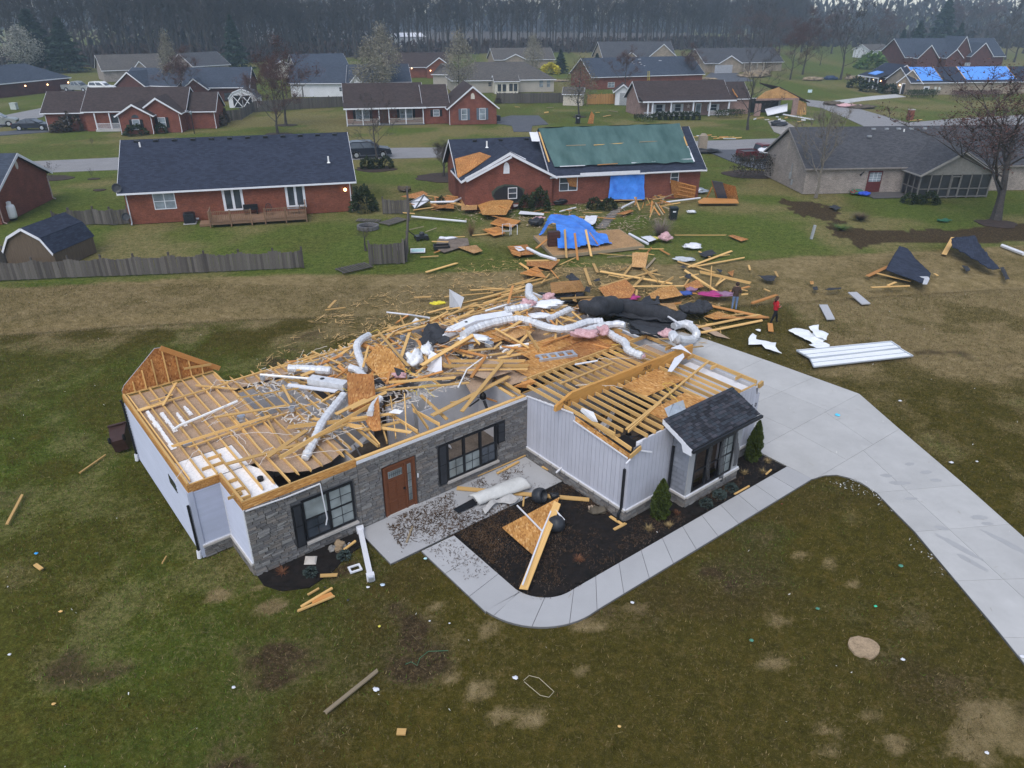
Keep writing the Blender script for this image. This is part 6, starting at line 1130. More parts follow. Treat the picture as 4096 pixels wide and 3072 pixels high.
for q,w,h_,lb in ((('u',945,148),1.7,1.3,'clipped round bush left of three under the slender bare tree'),(('u',1008,145),1.8,1.1,'clipped low bush in the middle under the slender bare tree'),(('u',1097,142),1.7,1.3,'clipped round bush right of three under the slender bare tree'),(('v',318,480),1.9,2.0,'dark round bush at the foot of the damaged gable wing'),(('v',205,475),1.3,1.3,'small dark bush left of the round one by the gable wing'),(('v',760,470),1.5,1.0,'low dark bush among debris under the blue wall tarp'),(('v',870,475),1.6,1.0,'low dark bush right of its twin under the blue wall tarp'),(('w',1290,425),1.5,1.0,'low shrub at the left corner of the screened porch'),(('w',1360,428),1.2,.8,'small shrub second along the screened porch'),(('w',1450,428),1.7,1.1,'round shrub third along the screened porch'),(('p',1095,1085),3.2,1.4,'wide green bush under the arched window'),(('p',1300,1070),1.8,1.4,'clipped bush under the shuttered window of the gabled ranch'),(('u',915,490),2.4,2.2,'dark evergreen bush at the right corner of the charcoal roofed house'),(('u',1540,460),1.0,1.0,'small dark bush in the debris left of the damaged house'),(('s',865,705),4.5,2.4,'dark bush left of the pillared porch'),(('s',985,735),5.2,2.0,'long hedge before the pillared porch'),(('s',1125,752),3.8,2.0,'hedge left of the open garage')): shrub(G(q),w,h_,lb)
for i in range(8): shrub(G(('r',1262+i*45,962)),1.5,1.3, 'clipped round bush in the row before the white porch',group='row of clipped bushes before the white porch')
for q,w,h_,lb in ((('p',1690,1010),4.4,3.2,'big brown bush at the right end of the gabled ranch'),(('p',1770,985),3.0,2.6,'brown bush touching the grey board fence'),(('p',490,1060),2.8,1.6,'bare brown shrub under the left window of the gabled ranch'),(('p',600,1050),3.4,3.0,'reddish bare shrub left of the small white porch'),(('q',1540+460,830),1.5,1.5,'brown shrub at the dark board fence')): shrub(G(q),w,h_,lb,rnd.choice(RBr))
shrub(G(('r',405,595)),5.5,3.4, 'bright yellow forsythia before the woods',blob(31,700,.5,.8,YELLOW,.09)); shrub(G(('s',980,555)),9,6.0, 'large bright green bush before the white outbuilding',blob(32,900,.5,.75,GRNB,.07))
def hedge(q0,q1,d,h_,label,m):
 a = G(q0); c = G(q1); L = (c-a).length; rs = np.random.RandomState(int(L*10)); n = int(L*d*160); P = np.stack([rs.rand(n)*L,(rs.rand(n)-.5)*d,h_*(.1+.9*rs.rand(n)**.6)],1); P += rs.normal(size=P.shape)*.06; o = link('hedge',rawmesh('hedge',leafquads(P,.10,3,dirs=np.tile([0,0,.7],(n,1))),4, [m])); o.location = a; o.rotation_euler = (0,0,math.atan2(c.y-a.y,c.x-a.x)); return tag(o,label, 'hedge', 'hedges')
hedge(('r',1875,1440),('r',2180,1425),2.2,2.5, 'big clipped dark hedge at the left end of the buff brick house',plain('dark bare hedge',(.045,.042,.036),.95,.4,2)); hedge(('r',1075,975),('r',1235,980),1.4,1.1, 'low clipped hedge at the left corner of the white porch',SHRUB); hedge(('s',1270,790),('s',1500,785),2.4,1.6, 'clipped green hedge before the meters of the tarped house',SHRUB); hedge(('r',1720,950),('r',1960,945),1.5,1.3, 'dark hedge under the bare tree before the torn porch end',SHRUB); hedge(('s',1620,805),('s',2000,800),2,1.8, 'reddish hedge along the tarped wing',BUDR)
def disc(q,r_,m=MULCH_B,yk=.8): p = G(q); o = MB().prism([(p.x+r_*math.cos(a)*rnd.uniform(.85,1.15),p.y+r_*yk*math.sin(a)*rnd.uniform(.85,1.15)) for a in [i*PI/9 for i in range(18)]],-.2,.012).build('mulch_ring',m); o['kind'] = 'structure'
for q,r_ in ((('q',225,1078),1.9),(('q',290,1006),1.6),(('q',1555,1425),3.0),(('t',430,225),1.9),(('u',1010,150),2.2),(('w',1985,590),1.7),(('r',637,940),1.2),(('r',2000,1400),2.9),(('t',755,230),.6),(('t',800,320),.6)): disc(q,r_)
def arbo(seed,w,tips):
 rs = np.random.RandomState(seed); C = []; D_ = []
 for tx,ty,hgt,ww in tips:
  n = int(5200*hgt); t = rs.rand(n)**.8; a = rs.rand(n)*2*PI; r_ = ww*np.minimum(1,(1-t)*1.9)**.75*np.where(t < .12,.75+t*2,1)*np.sqrt(.45+.55*rs.rand(n))*(1+.2*np.sin(a*6+t*25)); C.append(np.stack([tx*t+np.cos(a)*r_,ty*t+np.sin(a)*r_,.04+t*hgt],1)); D_.append(np.stack([np.cos(a)*.5,np.sin(a)*.5,np.ones(n)*.9],1))
 return rawmesh('foliage',leafquads(np.concatenate(C),.033,seed,dirs=np.concatenate(D_),elong=1.6),4, [ARBO])
def shrubtree(q,label,me,hh_=1.0):
 t = thing('arborvitae',label, 'arborvitae',G(q),0, 'columnar evergreens by the bay window'); MB().tube([(0,0,0),(0,0,1.5)], [.04,.015],6).build('trunk',BARK,t); link('foliage',me,t); t.scale = (1,1,hh_)
shrubtree(('f',880,1150), 'columnar evergreen left of the bay window with a single pointed tip',arbo(1,.3, [(0,0,1.62,.31)])); shrubtree(('f',1620,690), 'columnar evergreen right of the bay window with two tips',arbo(2,.3, [(.08,.05,1.78,.28),(-.12,-.05,1.35,.2)]))
def tuft(q,r_,m,label,n=60,h_=.25,seed=0,parent=None,name='grass_tuft',cat='plant'):
 rs = np.random.RandomState(seed); a = rs.rand(n)*2*PI; l = rs.uniform(.3,1,n)*r_; v = np.empty((n,3,3)); b = rs.normal(size=(n,2))*.03; w = .012
 v[:,0] = np.stack([b[:,0]-w*np.sin(a),b[:,1]+w*np.cos(a),0*a+.03],1); v[:,1] = np.stack([b[:,0]+w*np.sin(a),b[:,1]-w*np.cos(a),0*a+.03],1); v[:,2] = np.stack([np.cos(a)*l,np.sin(a)*l,h_*rs.uniform(.3,1,n)],1); o = link(name,rawmesh(name,v,3, [m])); o.location = G(q); return tag(o,label,cat, 'small plants in the mulch beds')
STRAW = leafm('dry straw grass',(.34,.25,.12)); RUSTP = leafm('rusty dead plant',(.20,.09,.05)); i = 0
for q,r_,m,lb in ((('f',790,1250),.28,STRAW,'dry straw tuft left of the single tipped evergreen front'),(('f',955,1225),.26,STRAW,'dry straw tuft below the single tipped evergreen'),(('f',1020,1125),.2,RUSTP,'rusty dead plant between the evergreen and the junipers'),(('f',1560,800),.24,STRAW,'dry straw tuft at the right corner of the bay'),(('f',1745,705),.26,STRAW,'dry straw tuft right of the two tipped evergreen'),(('f',1710,790),.24,STRAW,'dry straw tuft beside the small stick near the walk'),(('d',1470,1295),.32,RUSTP,'rusty dead plant in the bed under the left window'),(('h',1640,190),.3,RUSTP,'rusty dead plant in the black mulch')): i += 1; tuft(q,r_,m,lb,90,.22,i)
for q,r_,lb in ((('f',1255,1045),.24,'grey green juniper nearest the front of the bay window'),(('f',1360,975),.26,'grey green juniper middle of three before the bay window'),(('f',1458,922),.24,'grey green juniper farthest along the bay window bed'),(('d',1695,1300),.22,'bluish juniper beside the pillow in the left bed'),(('d',1965,1165),.22,'bluish juniper near the round stones')): shrub(G(q,.02),r_*2,.32,lb,blob(50,380,.5,.8,SPIR,.10), 'small plants in the mulch beds', 'juniper', 'plant')
for q,r_,h_,m,lb,n in ((('w',890,565),1.3,.8,leafm('dead brush',(.13,.10,.07)),'heap of cut dead brush on the right back lawn',700),(('v',1290,700),1.5,1.8,leafm('bare whitish bush',(.24,.19,.17)),'bare grey bush with pink insulation caught in it',600),(('u',1780,690),.8,1.6,leafm('dry reeds',(.20,.13,.07)),'clump of dry reeds beside the debris slab',160),(('w',740,640),1.3,.5,GRNB,'patch of pale green leaves in the right bed',300)): i += 1; o = tuft(q,r_,m,lb,n,h_,i,name='brush',cat='brush')
b = MB().box(-700,900,-60,760,-1.6,38); hz = b.build('haze', [],uv=False); hz['kind'] = 'stuff'
m = bpy.data.materials.new('mist'); m.use_nodes = True; t = m.node_tree; t.nodes.clear(); o_ = t.nodes.new('ShaderNodeOutputMaterial'); pv = t.nodes.new('ShaderNodeVolumePrincipled'); pv.inputs['Density'].default_value = .00048; pv.inputs['Color'].default_value = (.62,.80,1,1); pv.inputs['Anisotropy'].default_value = .2; t.links.new(pv.outputs[0],o_.inputs['Volume']); hz.data.materials.append(m)
def surf(p):
 """height of the heap of wreckage at a place"""
 q = HA.l((p.x, p.y, 0)); u, v = q.x, q.y
 if -1 < u < 18.8 and -5.4 < v < 8.6 and (v > 0 or u > 11.3): return 2.95 if u < 11.3 else 3.3 if v < .5 else 3.22
 if u > 5 and v > 4: d = math.hypot(max(0, v-8.6), max(0, u-18.8)*1.5); return max(.10, 2.75-.62*d) if u < 26 else .10
 return .06
def hit(q, lift=0.0):
 """where the line of sight to a spot of the photograph meets the heap or the ground"""
 d = ray(q); t = 14.0; st = .06
 while t < 130:
  p = CO+d*t
  if p.z <= surf(p)+lift: return p
  t += st if t < 60 else .12
  if p.z > 8 and t < 60: t += .3
 return G(q, lift)
HL = 'loose pine board in the tangle on top of the roofless house'; HG = 'boards heaped over the roofless house'
SL = 'pale pine board strewn over the swale behind the roofless house'; SG = 'boards strewn behind the roofless house'
nb = 0
TANGLE = []
def tangle(mat, M): TANGLE.append((mat, M))
def zone(label, p, L, mat):
 q = HA.l(p); u, v = q.x, q.y; sz = 'long' if L > 3.2 else 'short' if L < 1.5 else 'middling'; cl = 'orange' if mat is PINE_O else 'grey' if mat is PINE_G else 'pale'
 if label == HL: pl = 'on the left wing joists' if u < 4 else 'over the open front rooms' if v < 3 and u < 11.3 else 'over the bathroom and kitchen' if u < 11.3 and v < 7.5 else 'along the rear wall of the house' if u < 13 and v < 10.5 else 'on the attic floor behind the garage' if v < 6 else 'in the heap sliding off the rear wall'
 else: pl = 'below the blue platform' if p.x < 2.5 else 'in the middle of the swale' if p.x < 7.5 else 'left of the man in the brown jacket'
 return f'{sz} {cl} board lying loose {pl}'
def B(q0, q1, w=.09, t=.04, mat=None, label=HL, group=HG, l0=0, l1=None, roll=None, z0=None, z1=None, name='board', cat='board'):
 global nb; nb += 1; r = random.Random(nb); a = hit(q0, l0) if z0 is None else G(q0, z0); c = hit(q1, l0 if l1 is None else l1) if z1 is None else G(q1, z1); e = r.uniform(0, .05); a = a+V((0,0,t/2+e)); c = c+V((0,0,t/2+e))
 if (c-a).length < .1: c = a+V((.3,0,0))
 if (c-a).length > 7.5: c = a+(c-a).normalized()*7.5
 if label in (HL, SL): label = zone(label, (a+c)/2, (c-a).length, mat)
 o = link(name, unit(mat or PINE, 'board', r.choice((0,1,2,3))), mw=axm(a, c, w, t, r.choice((0, 0, .2, -.2, PI/2*.9)) if roll is None else roll)); return tag(o, label, cat, group)
def many(reg, rows, **k):
 for row in rows:
  x0, y0, x1, y1 = row[:4]; kw = dict(k)
  if len(row) > 4: kw['w'] = row[4]
  if len(row) > 5 and row[5]: kw['mat'] = row[5]
  if len(row) > 6: kw['l0'] = row[6]
  B((reg, x0, y0), (reg, x1, y1), **kw)
many('b', [(965,325,1245,315),(760,385,1150,350),(610,515,1400,300,.14),(1130,335,1440,290),(1320,285,1590,225),(1410,300,1690,215),(1360,110,1480,190,.12),(750,590,1080,500,.14),(800,600,1000,490,.14),(730,560,1020,430,.19),(690,620,960,520,.14),(640,560,820,520,.12),(365,595,475,530,.09,PINE_O),(265,635,390,615),(405,545,530,820,.14,PINE,.3),(310,605,505,880,.14,PINE,.3),(225,660,475,950,.12,PINE,.25),(190,750,290,860,.14),(555,850,470,990,.12),(565,945,1000,690,.16,PINE,.35),(45,740,330,860,.19,PINE_O,.2),(90,750,5,870,.09,PINE,.3),(150,780,105,960,.09,PINE,.3),(0,1195,300,1110,.12,PINE,.3),(0,1160,960,1075,.12,PINE,.25),(0,1370,410,1320,.14,PINE,.15),(0,1290,300,1150,.14,PINE,.4),(300,1070,860,1030,.1,PINE,.3),(730,940,1450,940,.14,PINE,.2),(780,900,1420,900,.12,PINE,.1),(860,970,1430,960,.12,PINE,.25),(700,1000,1180,990,.1,PINE,.2),(890,1320,1240,890,.14,PINE,.3),(660,1340,1280,1025,.19,PINE,.2),(970,1040,1100,850,.12,PINE_O,.25),(570,1175,780,1370,.12),(1240,1075,1370,1155,.12),(1200,1115,1320,1190,.12),(800,1235,970,1200,.06),(950,820,1240,790,.14),(830,810,990,870,.14),(1160,690,1350,765,.14,PINE_O),(1320,455,1380,560,.16,PINE,.3),(1460,445,1790,560,.14),(1700,590,1910,500,.12),(1540,570,1740,450,.19),(1370,630,1530,620,.12),(1420,660,1520,815,.14,PINE,.2),(1500,790,1760,700,.14),(1950,765,2085,800,.09,PINE_O),(1690,400,2212,370,.09),(1810,350,1812,450,.14),(1800,465,2000,450,.12),(1030,460,1120,500,.14),(860,480,1300,400,.12),(900,440,1250,365,.14),(1200,370,1460,310,.1),(1050,300,1330,330,.09),(1270,440,1310,290,.12,PINE_O,.5),(760,830,930,700,.1),(1000,640,1150,760,.09),(1110,860,1420,810,.12),(1180,880,1500,820,.14),(900,770,1190,700,.09,PINE_O),(1240,600,1560,520,.1),(1600,640,1800,600,.12),(1740,640,1960,560,.1),(1900,600,2190,660,.12),(1560,690,1760,640,.1),(1330,790,1500,740,.12),(480,1000,620,1040,.14),(520,700,640,760,.12,PINE_O),(440,640,560,730,.14),(280,700,420,800,.09,PINE_O),(140,1020,460,960,.12,PINE,.2),(100,1460,400,1390,.14),(240,1440,500,1480,.14)])
many('a', [(1010,1335,1690,1150,.12,PINE,.1),(1420,1290,2210,830,.14,PINE,.25),(1340,1275,1670,1050,.14,PINE,.12),(910,955,1515,855,.1,PINE,.2),(1490,1030,2212,950,.14,PINE,.15),(1700,960,2120,1030,.14),(1950,1010,2120,1050,.14),(1470,690,1540,830,.09,PINE,.2),(1100,800,1600,720,.05,PINE,.15),(560,1190,1390,930,.09,PINE,.12),(1890,930,2212,770,.14,PINE,.3),(1880,640,2050,520,.09,PINE_O,.25),(2000,720,2200,640,.16,PINE_O,.2),(1790,690,1480,640,.09),(1540,1200,2000,1000,.09,PINE,.2)])
many('c', [(1240,1130,1500,1080,.12)], label=SL, group=SG) if False else None
many('v', [(160,915,230,960),(165,1000,370,1030),(480,930,610,870),(750,915,785,990,.2),(680,950,730,1095,.2),(805,980,1385,1080,.2),(970,970,1020,950),(1100,880,975,1035,.16),(1065,875,1275,1070,.19),(800,1105,1275,965,.22),(1160,1020,1080,1100,.19),(1020,1105,1545,1100,.18),(1290,1100,1395,1030,.18),(1100,1130,1095,1180,.14),(1250,870,1170,960,.14,PINE_G),(1090,825,1240,845,.09),(940,770,1080,740,.1),(1145,880,1220,790,.14,PINE_O),(1285,805,1365,850,.14,PINE_O),(780,835,1100,860,.1),(1420,895,1735,990,.18),(1515,945,1865,815,.18),(1530,950,1975,870,.16),(1595,820,1690,870,.14),(1730,860,1850,845,.1),(1480,970,1750,1150,.18),(1600,985,2025,1080,.18),(1700,945,1690,1130,.22),(1735,1100,1790,1020,.14),(1740,1090,1810,1040,.12),(1480,1100,1520,1040,.12),(1850,1145,2005,1105,.19,PINE_O),(1940,1170,1995,1165,.1),(2000,930,2010,970,.14),(2125,1120,2170,1140,.14),(0,1160,200,1085,.12),(55,1100,260,1040,.12),(240,1100,480,1020,.12),(180,1080,330,1000,.1),(100,1250,170,1380,.19,PINE,.3),(590,1160,610,1270,.2),(480,1200,830,1180,.09),(330,1080,400,1000,.1),(900,1080,1080,1160,.1,PINE_O),(1190,1160,1380,1130,.12),(1500,1150,1690,1170,.1,PINE_O),(1320,1250,1460,1230,.12,PINE_O),(860,870,1060,850,.08,PINE_G),(200,895,480,890,.1),(1110,800,1320,800,.1),(1900,1120,1990,1140,.08),(400,960,470,1040,.09,PINE_O),(1590,1060,1700,1120,.1),(1440,1030,1600,1000,.1),(1190,990,1290,1010,.09),(880,1010,1030,1040,.1)], label=SL, group=SG)
for x0, y0, x1, y1, w, m, lb in ((1620,1240,2160,1355,.3,PINE_O,'broad truss chord pointing at the person in red'), (1560,1440,2095,1330,.2,PINE,'long pale board crossing the truss tip'), (1600,1480,2120,1375,.2,PINE,'long board lying beside the truss tip on the grass'), (1650,1415,1800,1395,.14,PINE,'short board under the crossing boards near the driveway'), (1730,1360,2160,1355,.2,PINE_O,'lower chord of the fallen truss beside the person in red'), (1780,1345,1970,1320,.14,PINE,'web board inside the fallen truss'), (1190,1530,1595,1522,.14,PINE,'board under the looped silver duct at the driveway'), (1500,1600,1645,1582,.16,PINE,'short thick board end by the driveway corner'), (2020,1245,2212,1180,.16,PINE_O,'orange board lying left of the person in red'), (1395,690,1830,690,.1,PINE,'single long thin board on the green back lawn')): B(('v',x0,y0), ('v',x1,y1), w, .045, m, lb, 'single boards on the grass', roll=0)
for r_, x0, y0, x1, y1, w, m, lb in (('u',1405,990,1670,912,.2,PINE,'yellow plank alone at the edge of the swale'), ('u',1365,865,1520,855,.14,PINE,'pale board on the dark green lawn left of the tarped platform'), ('u',1460,740,1600,745,.16,PINE,'board beside the brown shed slab'), ('u',1480,830,1560,800,.12,PINE_O,'short board across the corner of the brown slab'), ('u',1620,705,1730,700,.1,PINE,'thin board along the back of the brown slab'), ('u',1780,690,1980,670,.1,PINE,'board reaching from the dry reeds to the orange sheathing'), ('u',630,1275,690,1212,.16,PINE,'pointed board in the dry swale, upper of two'), ('u',600,1292,770,1270,.1,PINE,'thin board in the dry swale, lower of two'), ('u',1320,1190,1455,1185,.2,PINE,'short yellow plank in the middle of the swale'), ('u',1770,1135,2030,1120,.14,PINE,'board at the rear left tip of the heap'), ('u',1280,645,1400,618,.07,PINE_G,'thin grey strip on the lawn above the mower'), ('u',1410,665,1505,632,.07,PINE_G,'second thin grey strip on the lawn above the mower'), ('u',1280,1330,1190,1390,.12,PINE_O,'splintered board leaning off the rear wall'), ('w',1645,705,1565,850,.34,PINE,'thick plank upright beside the right shingled roof piece'), ('w',1700,740,1755,785,.2,PINE,'short plank behind the right shingled roof piece'), ('w',945,1025,1125,940,.28,PINE_O,'orange rafter under the left shingled roof piece'), ('w',1000,990,1300,1060,.2,PINE,'pale rafter along the edge of the left shingled roof piece'), ('w',975,1108,1300,1095,.16,PINE,'board flat in the ditch below the left shingled roof piece'), ('w',1110,1100,1180,1070,.16,PINE,'short board in the ditch by the shingled roof piece'), ('w',15,1240,225,1172,.18,PINE_O,'board lying behind the person in red'), ('w',175,1470,168,1402,.28,PINE_O,'short upright board before the person in red'), ('w',210,980,230,1020,.14,PINE,'stub beside the black roofing scrap'), ('w',1490,1000,1515,1015,.14,PINE,'small block right of the shingled roof piece'), ('i',285,225,340,265,.12,PINE,'yellow wood block on the left lawn'), ('i',1305,215,1340,155,.03,PINE,'thin splinter on the grass by the left wing'), ('d',1670,1475,1765,1420,.06,PINE,'short splinter above the stack of boards on the front lawn'), ('d',1620,1575,1870,1425,.08,PINE,'uppermost of the split boards on the front lawn'), ('d',1700,1535,1870,1465,.16,PINE_O,'wide middle split board on the front lawn'), ('d',1580,1609,1890,1480,.08,PINE,'lowest long split board on the front lawn'), ('d',1770,1325,1915,1318,.12,PINE,'short board at the front of the left bed'), ('d',1940,1130,2060,1040,.08,PINE,'pointed splinter by the round stones'), ('F',315,1897,425,1820,.06,PINE,'stick leaning against the tipped brown bin'), ('F',28,2106,93,1982,.09,PINE,'board alone on the grass at the left edge'), ('F',1294,2861,1515,2683,.11,PINE_G,'long grey weathered plank alone on the front lawn'), ('h',175,1573,252,1575,.17,PINE,'small pale wood block at the bottom of the front lawn'), ('e',1225,620,1610,455,.08,PINE,'long thin board against the wall under the right window'), ('e',1385,600,1560,505,.09,PINE,'shorter board beside the thin one under the right window'), ('e',1062,718,2125,812,.2,PINE,'heavy rafter lying across the patio under the pale sheet'), ('e',1600,790,1593,865,.06,PINE,'short splinter on the mulch beside the pale sheet'), ('f',480,1140,580,1205,.1,PINE,'leg of the small timber T in the mulch'), ('f',510,1252,610,1200,.1,PINE,'head of the small timber T in the mulch'), ('f',1480,965,1605,895,.06,PINE,'long splinter at the edge of the walk'), ('f',1735,805,1780,765,.06,PINE,'small stick in the mulch near the driveway'), ('e',1745,545,1800,570,.1,PINE,'wood block at the foot of the white wing'), ('e',655,1155,705,1020,.07,PINE_G,'pale splinter on the left patio slab')): B((r_,x0,y0), (r_,x1,y1), w, .045, m, lb, 'single boards on the grass', roll=0)
def sheet3(name, mat, pts, label, cat, group=None, th=.014, lift=.05, tilt=None, wav=0, zs=None):
 P = [hit(q, lift) if zs is None else G(q, zs[i]) for i, q in enumerate(pts)]
 if tilt: P = [p+V((0,0,t)) for p, t in zip(P, tilt)]
 c = sum(P, V())/len(P); n = len(P)
 if not wav: o = MB().extr([p-c for p in P], (0,0,th)).build(name, mat)
 else:
  bm = bmesh.new(); bm.faces.new([bm.verts.new(p-c) for p in P]); bmesh.ops.triangulate(bm, faces=bm.faces[:]); sz = max((p-c).length for p in P)
  for _ in range(4 if sz > 1.2 else 3): bmesh.ops.subdivide_edges(bm, edges=bm.edges[:], cuts=1, use_grid_fill=True)
  sd_ = V((c.x*3.1, c.y*2.3, 0))
  for v in bm.verts: n1_ = mn.noise(v.co*1.15+sd_); n2_ = mn.noise(v.co*3.1+sd_); v.co.z += wav*(1.5*abs(n1_)+.45*n2_); v.co.x += wav*.5*mn.noise(v.co*2.2-sd_); v.co.y += wav*.5*mn.noise(v.co*2.2+sd_*2)
  me = bpy.data.meshes.new(name); bm.to_mesh(me); bm.free(); me.materials.append(mat); me.polygons.foreach_set('use_smooth', [True]*len(me.polygons)); o = link(name, me); ul = me.uv_layers.new(name='UVMap'); ax = (P[-1]-P[0]).normalized(); ay = V((-ax.y, ax.x, 0)); co_ = [v.co for v in me.vertices]; ul.data.foreach_set('uv', [k for l in me.loops for k in (co_[l.vertex_index].dot(ax), co_[l.vertex_index].dot(ay))]); md = o.modifiers.new('thick', 'SOLIDIFY'); md.thickness = max(th, .012)
 o.location = c; return tag(o, label, cat, group)
def Q(r, *p): return [(r, *q) for q in p]
OL = 'strand board sheets in the wreckage'
for i, (r, pts, m, lb, lf, tl) in enumerate((('b',((120,950),(230,840),(330,870),(440,950),(460,1000),(290,1050)),OSB,'tilted orange strand board sheet above the open bathroom',.25,(.3,.5,.4,.1,-.2,-.2)), ('b',((1130,670),(1280,625),(1480,650),(1290,735)),OSB_W,'pale strand board square under the silver duct',.1,None), ('b',((1610,265),(1850,240),(1895,330),(1620,352)),OSB,'large strand board sheet with a black torn edge behind the heap',.25,None), ('v',((790,1110),(1010,1040),(1090,1120),(1050,1190),(860,1200)),OSB_D,'dark orange sheathing panel in the middle of the swale wreckage',.12,None), ('v',((1060,880),(1190,880),(1170,948),(1062,940)),OSB_W,'square tan board standing at the lower lawn edge',.1,(.5,.5,.0,0)), ('v',((1160,1190),(1280,1110),(1400,1090),(1470,1170),(1310,1200)),OSB,'ragged sheathing right of the magenta cloth',.1,None), ('v',((1480,1090),(1590,1040),(1640,1100),(1500,1130)),OSB_D,'orange sheathing under crossed boards in the swale',.08,None), ('v',((1830,985),(1885,965),(1870,1022)),OSB_D,'small orange triangle of sheathing above the man',.05,None), ('v',((650,1205),(740,1195),(830,1240),(690,1270),(590,1285)),OSB,'strand board piece at the left end of the black roofing',.2,None), ('v',((160,995),(295,935),(375,1030)),PINE_O,'orange triangular gable frame at the lower lawn edge',.15,None), ('v',((215,895),(480,895),(410,962),(330,945),(215,930)),OSB_D,'bent orange sheathing under the curved white gutter',.1,None), ('u',((1210,375),(1390,330),(1430,352),(1400,402)),OSB_D,'orange sheathing lump left of the crossed white door',.3,None), ('u',((1480,378),(1680,375),(1690,402),(1490,432)),OSB_D,'orange sheathing behind the bent white gutter',.3,None), ('u',((1450,432),(1640,432),(1640,472),(1460,462)),OSB_D,'orange sheathing below the bent white gutter',.2,None), ('u',((1830,440),(1960,400),(2120,440),(2060,522),(1870,522)),OSB,'broad torn roof sheathing before the gable wing',.4,(0,.5,.3,0,0)), ('u',((1700,405),(1840,360),(1825,480),(1700,485)),OSB_W,'brown sheathing leaning in the heap before the gable wing',.3,(.4,.6,0,0)), ('u',((1930,592),(2010,535),(2180,570),(2110,622)),PINE_O,'orange slatted roof frame on the lawn below the gable wing',.12,None), ('u',((1870,642),(2000,615),(2060,672),(1960,692)),PINE_O,'smaller orange slatted frame left of the white chair frame',.1,None), ('u',((1670,782),(1820,765),(1872,812),(1800,832)),OSB_W,'pale sheathing corner on the brown shed slab',.1,None), ('u',((2070,775),(2230,760),(2290,840),(2120,852)),OSB_D,'orange boards with a white lid at the left of the tarped platform',.1,None), ('v',((930,515),(1050,480),(1080,490),(1000,520)),OSB_D,'orange sheathing at the left of the lumber pile',.12,None), ('v',((205,440),(215,370),(285,400),(250,430)),OSB_D,'scrap of sheathing leaning beside the round bush',.1,(0,.7,.5,0)), ('v',((1640,1340),(1750,1300),(1900,1340),(1730,1365)),OSB,'strand board between the chords of the fallen truss',.05,None), ('w',((490,1055),(520,1055),(520,1080),(495,1080)),OSB,'small orange chip in the right swale',.02,None), ('v',((1835,690),(1870,682),(2000,718),(1940,735)),OSB_D,'orange board scrap at the end of the long thin board',.04,None), ('a',((2000,730),(2212,740),(2230,900),(2000,900)),OSB_D,'upright strand board panel in the middle of the open rooms',.1,(.75,.75,0,0)), ('b',((130,1420),(240,1290),(250,1450),(190,1460)),OSB_D,'ragged strand board hanging over the front rooms',.1,(.2,.6,0,0)), ('e',((335,195),(430,80),(450,240),(380,250)),OSB_D,'torn strand board over the door side rooms',.1,None), ('b',((1310,1100),(1450,1040),(1500,1060),(1420,1110)),PINE_O,'broken orange ledger pieces at the inner corner of the roofless house',.15,None))): sheet3('sheathing', m, Q(r, *pts), lb, 'sheathing', OL, lift=lf, tilt=tl)
for (a, c, n) in ((('u',1935,592),('u',2012,537),7), (('u',1872,642),('u',2000,616),6), (('v',165,995),('v',295,937),5), (('v',2075-2000,778),('v',95,845),6)):
 for i in range(n): t_ = i/n; p = (a[0], a[1]+(c[1]-a[1])*t_, a[2]+(c[2]-a[2])*t_); B(p, (p[0], p[1]+100*(1-.3*t_), p[2]+26), .1, .03, PINE_O, 'orange slat of a torn roof frame on the back lawn', 'slats of torn roof frames', l0=.16, name='slat', cat='slat')
DL = 'torn drywall sheets in the wreckage'
for r, pts, m, lb, lf, tl in (('b',((1180,1010),(1430,960),(1420,1050),(1290,1090),(1180,1060)),KRAFT,'brown backed ceiling board beside the garage deck',.0,None), ('b',((890,1010),(970,940),(1160,930),(1140,1060),(990,1120)),KRAFT,'torn brown ceiling board over the living room',.05,(0,.1,0,-.2,-.4)), ('b',((800,930),(860,900),(1460,890),(1465,950),(1420,1000)),KRAFT,'long brown ceiling board under parallel boards',-.05,None), ('b',((800,460),(800,370),(920,430),(890,470)),DRYW,'white wall board standing at the rear of the heap',.1,(0,.45,.3,0)), ('b',((490,590),(530,545),(565,570),(540,600)),DRYW,'small white board above the rear wall',.2,None), ('b',((620,970),(640,890),(740,930),(740,1000)),WHITE,'white appliance side panel amid the tangle',.05,(0,.5,.4,0)), ('b',((310,1310),(360,1280),(430,1295),(400,1320)),INSUL,'white tile of insulation above the front rooms',.35,None), ('f',((245,290),(255,265),(350,300),(385,380),(330,370)),DRYW,'white torn sheet on the garage beam joists',.2,None), ('f',((440,470),(450,425),(600,560),(640,580)),KRAFT,'curved brown sheet inside the broken garage eave',-.4,None), ('c',((950,395),(1080,420),(1250,515),(1130,490)),KRAFT,'long brown drywall sliver on the grass by the driveway',.03,None), ('c',((870,355),(950,375),(945,420),(890,380)),WHITE,'white square scrap above the looped silver duct',.4,None), ('c',((770,590),(850,560),(940,640),(860,600)),WHITE,'white bent strip over the garage beam end',.5,None), ('c',((745,775),(800,670),(870,630),(880,660),(780,780)),WHITE,'curled white strip on the garage joists',.3,None), ('v',((80,345),(175,335),(205,440),(110,460)),plain('grey siding panel', (.36,.34,.35)),'grey ribbed panel leaning on the gable wall',.2,(.8,.8,0,0)), ('v',((1265,1235),(1400,1235),(1440,1300),(1330,1260)),OSB_W,'brown board slid under the black roofing fin',.3,None)): sheet3('drywall_sheet', m, Q(r, *pts), lb, 'drywall sheet', DL, lift=lf, tilt=tl)
b = MB(); A, B_, C, D_ = [G(q, z) for q, z in zip(Q('e', (1150,768),(1558,612),(1668,700),(1240,842)), (.30,.42,.25,.16))]; P_ = []
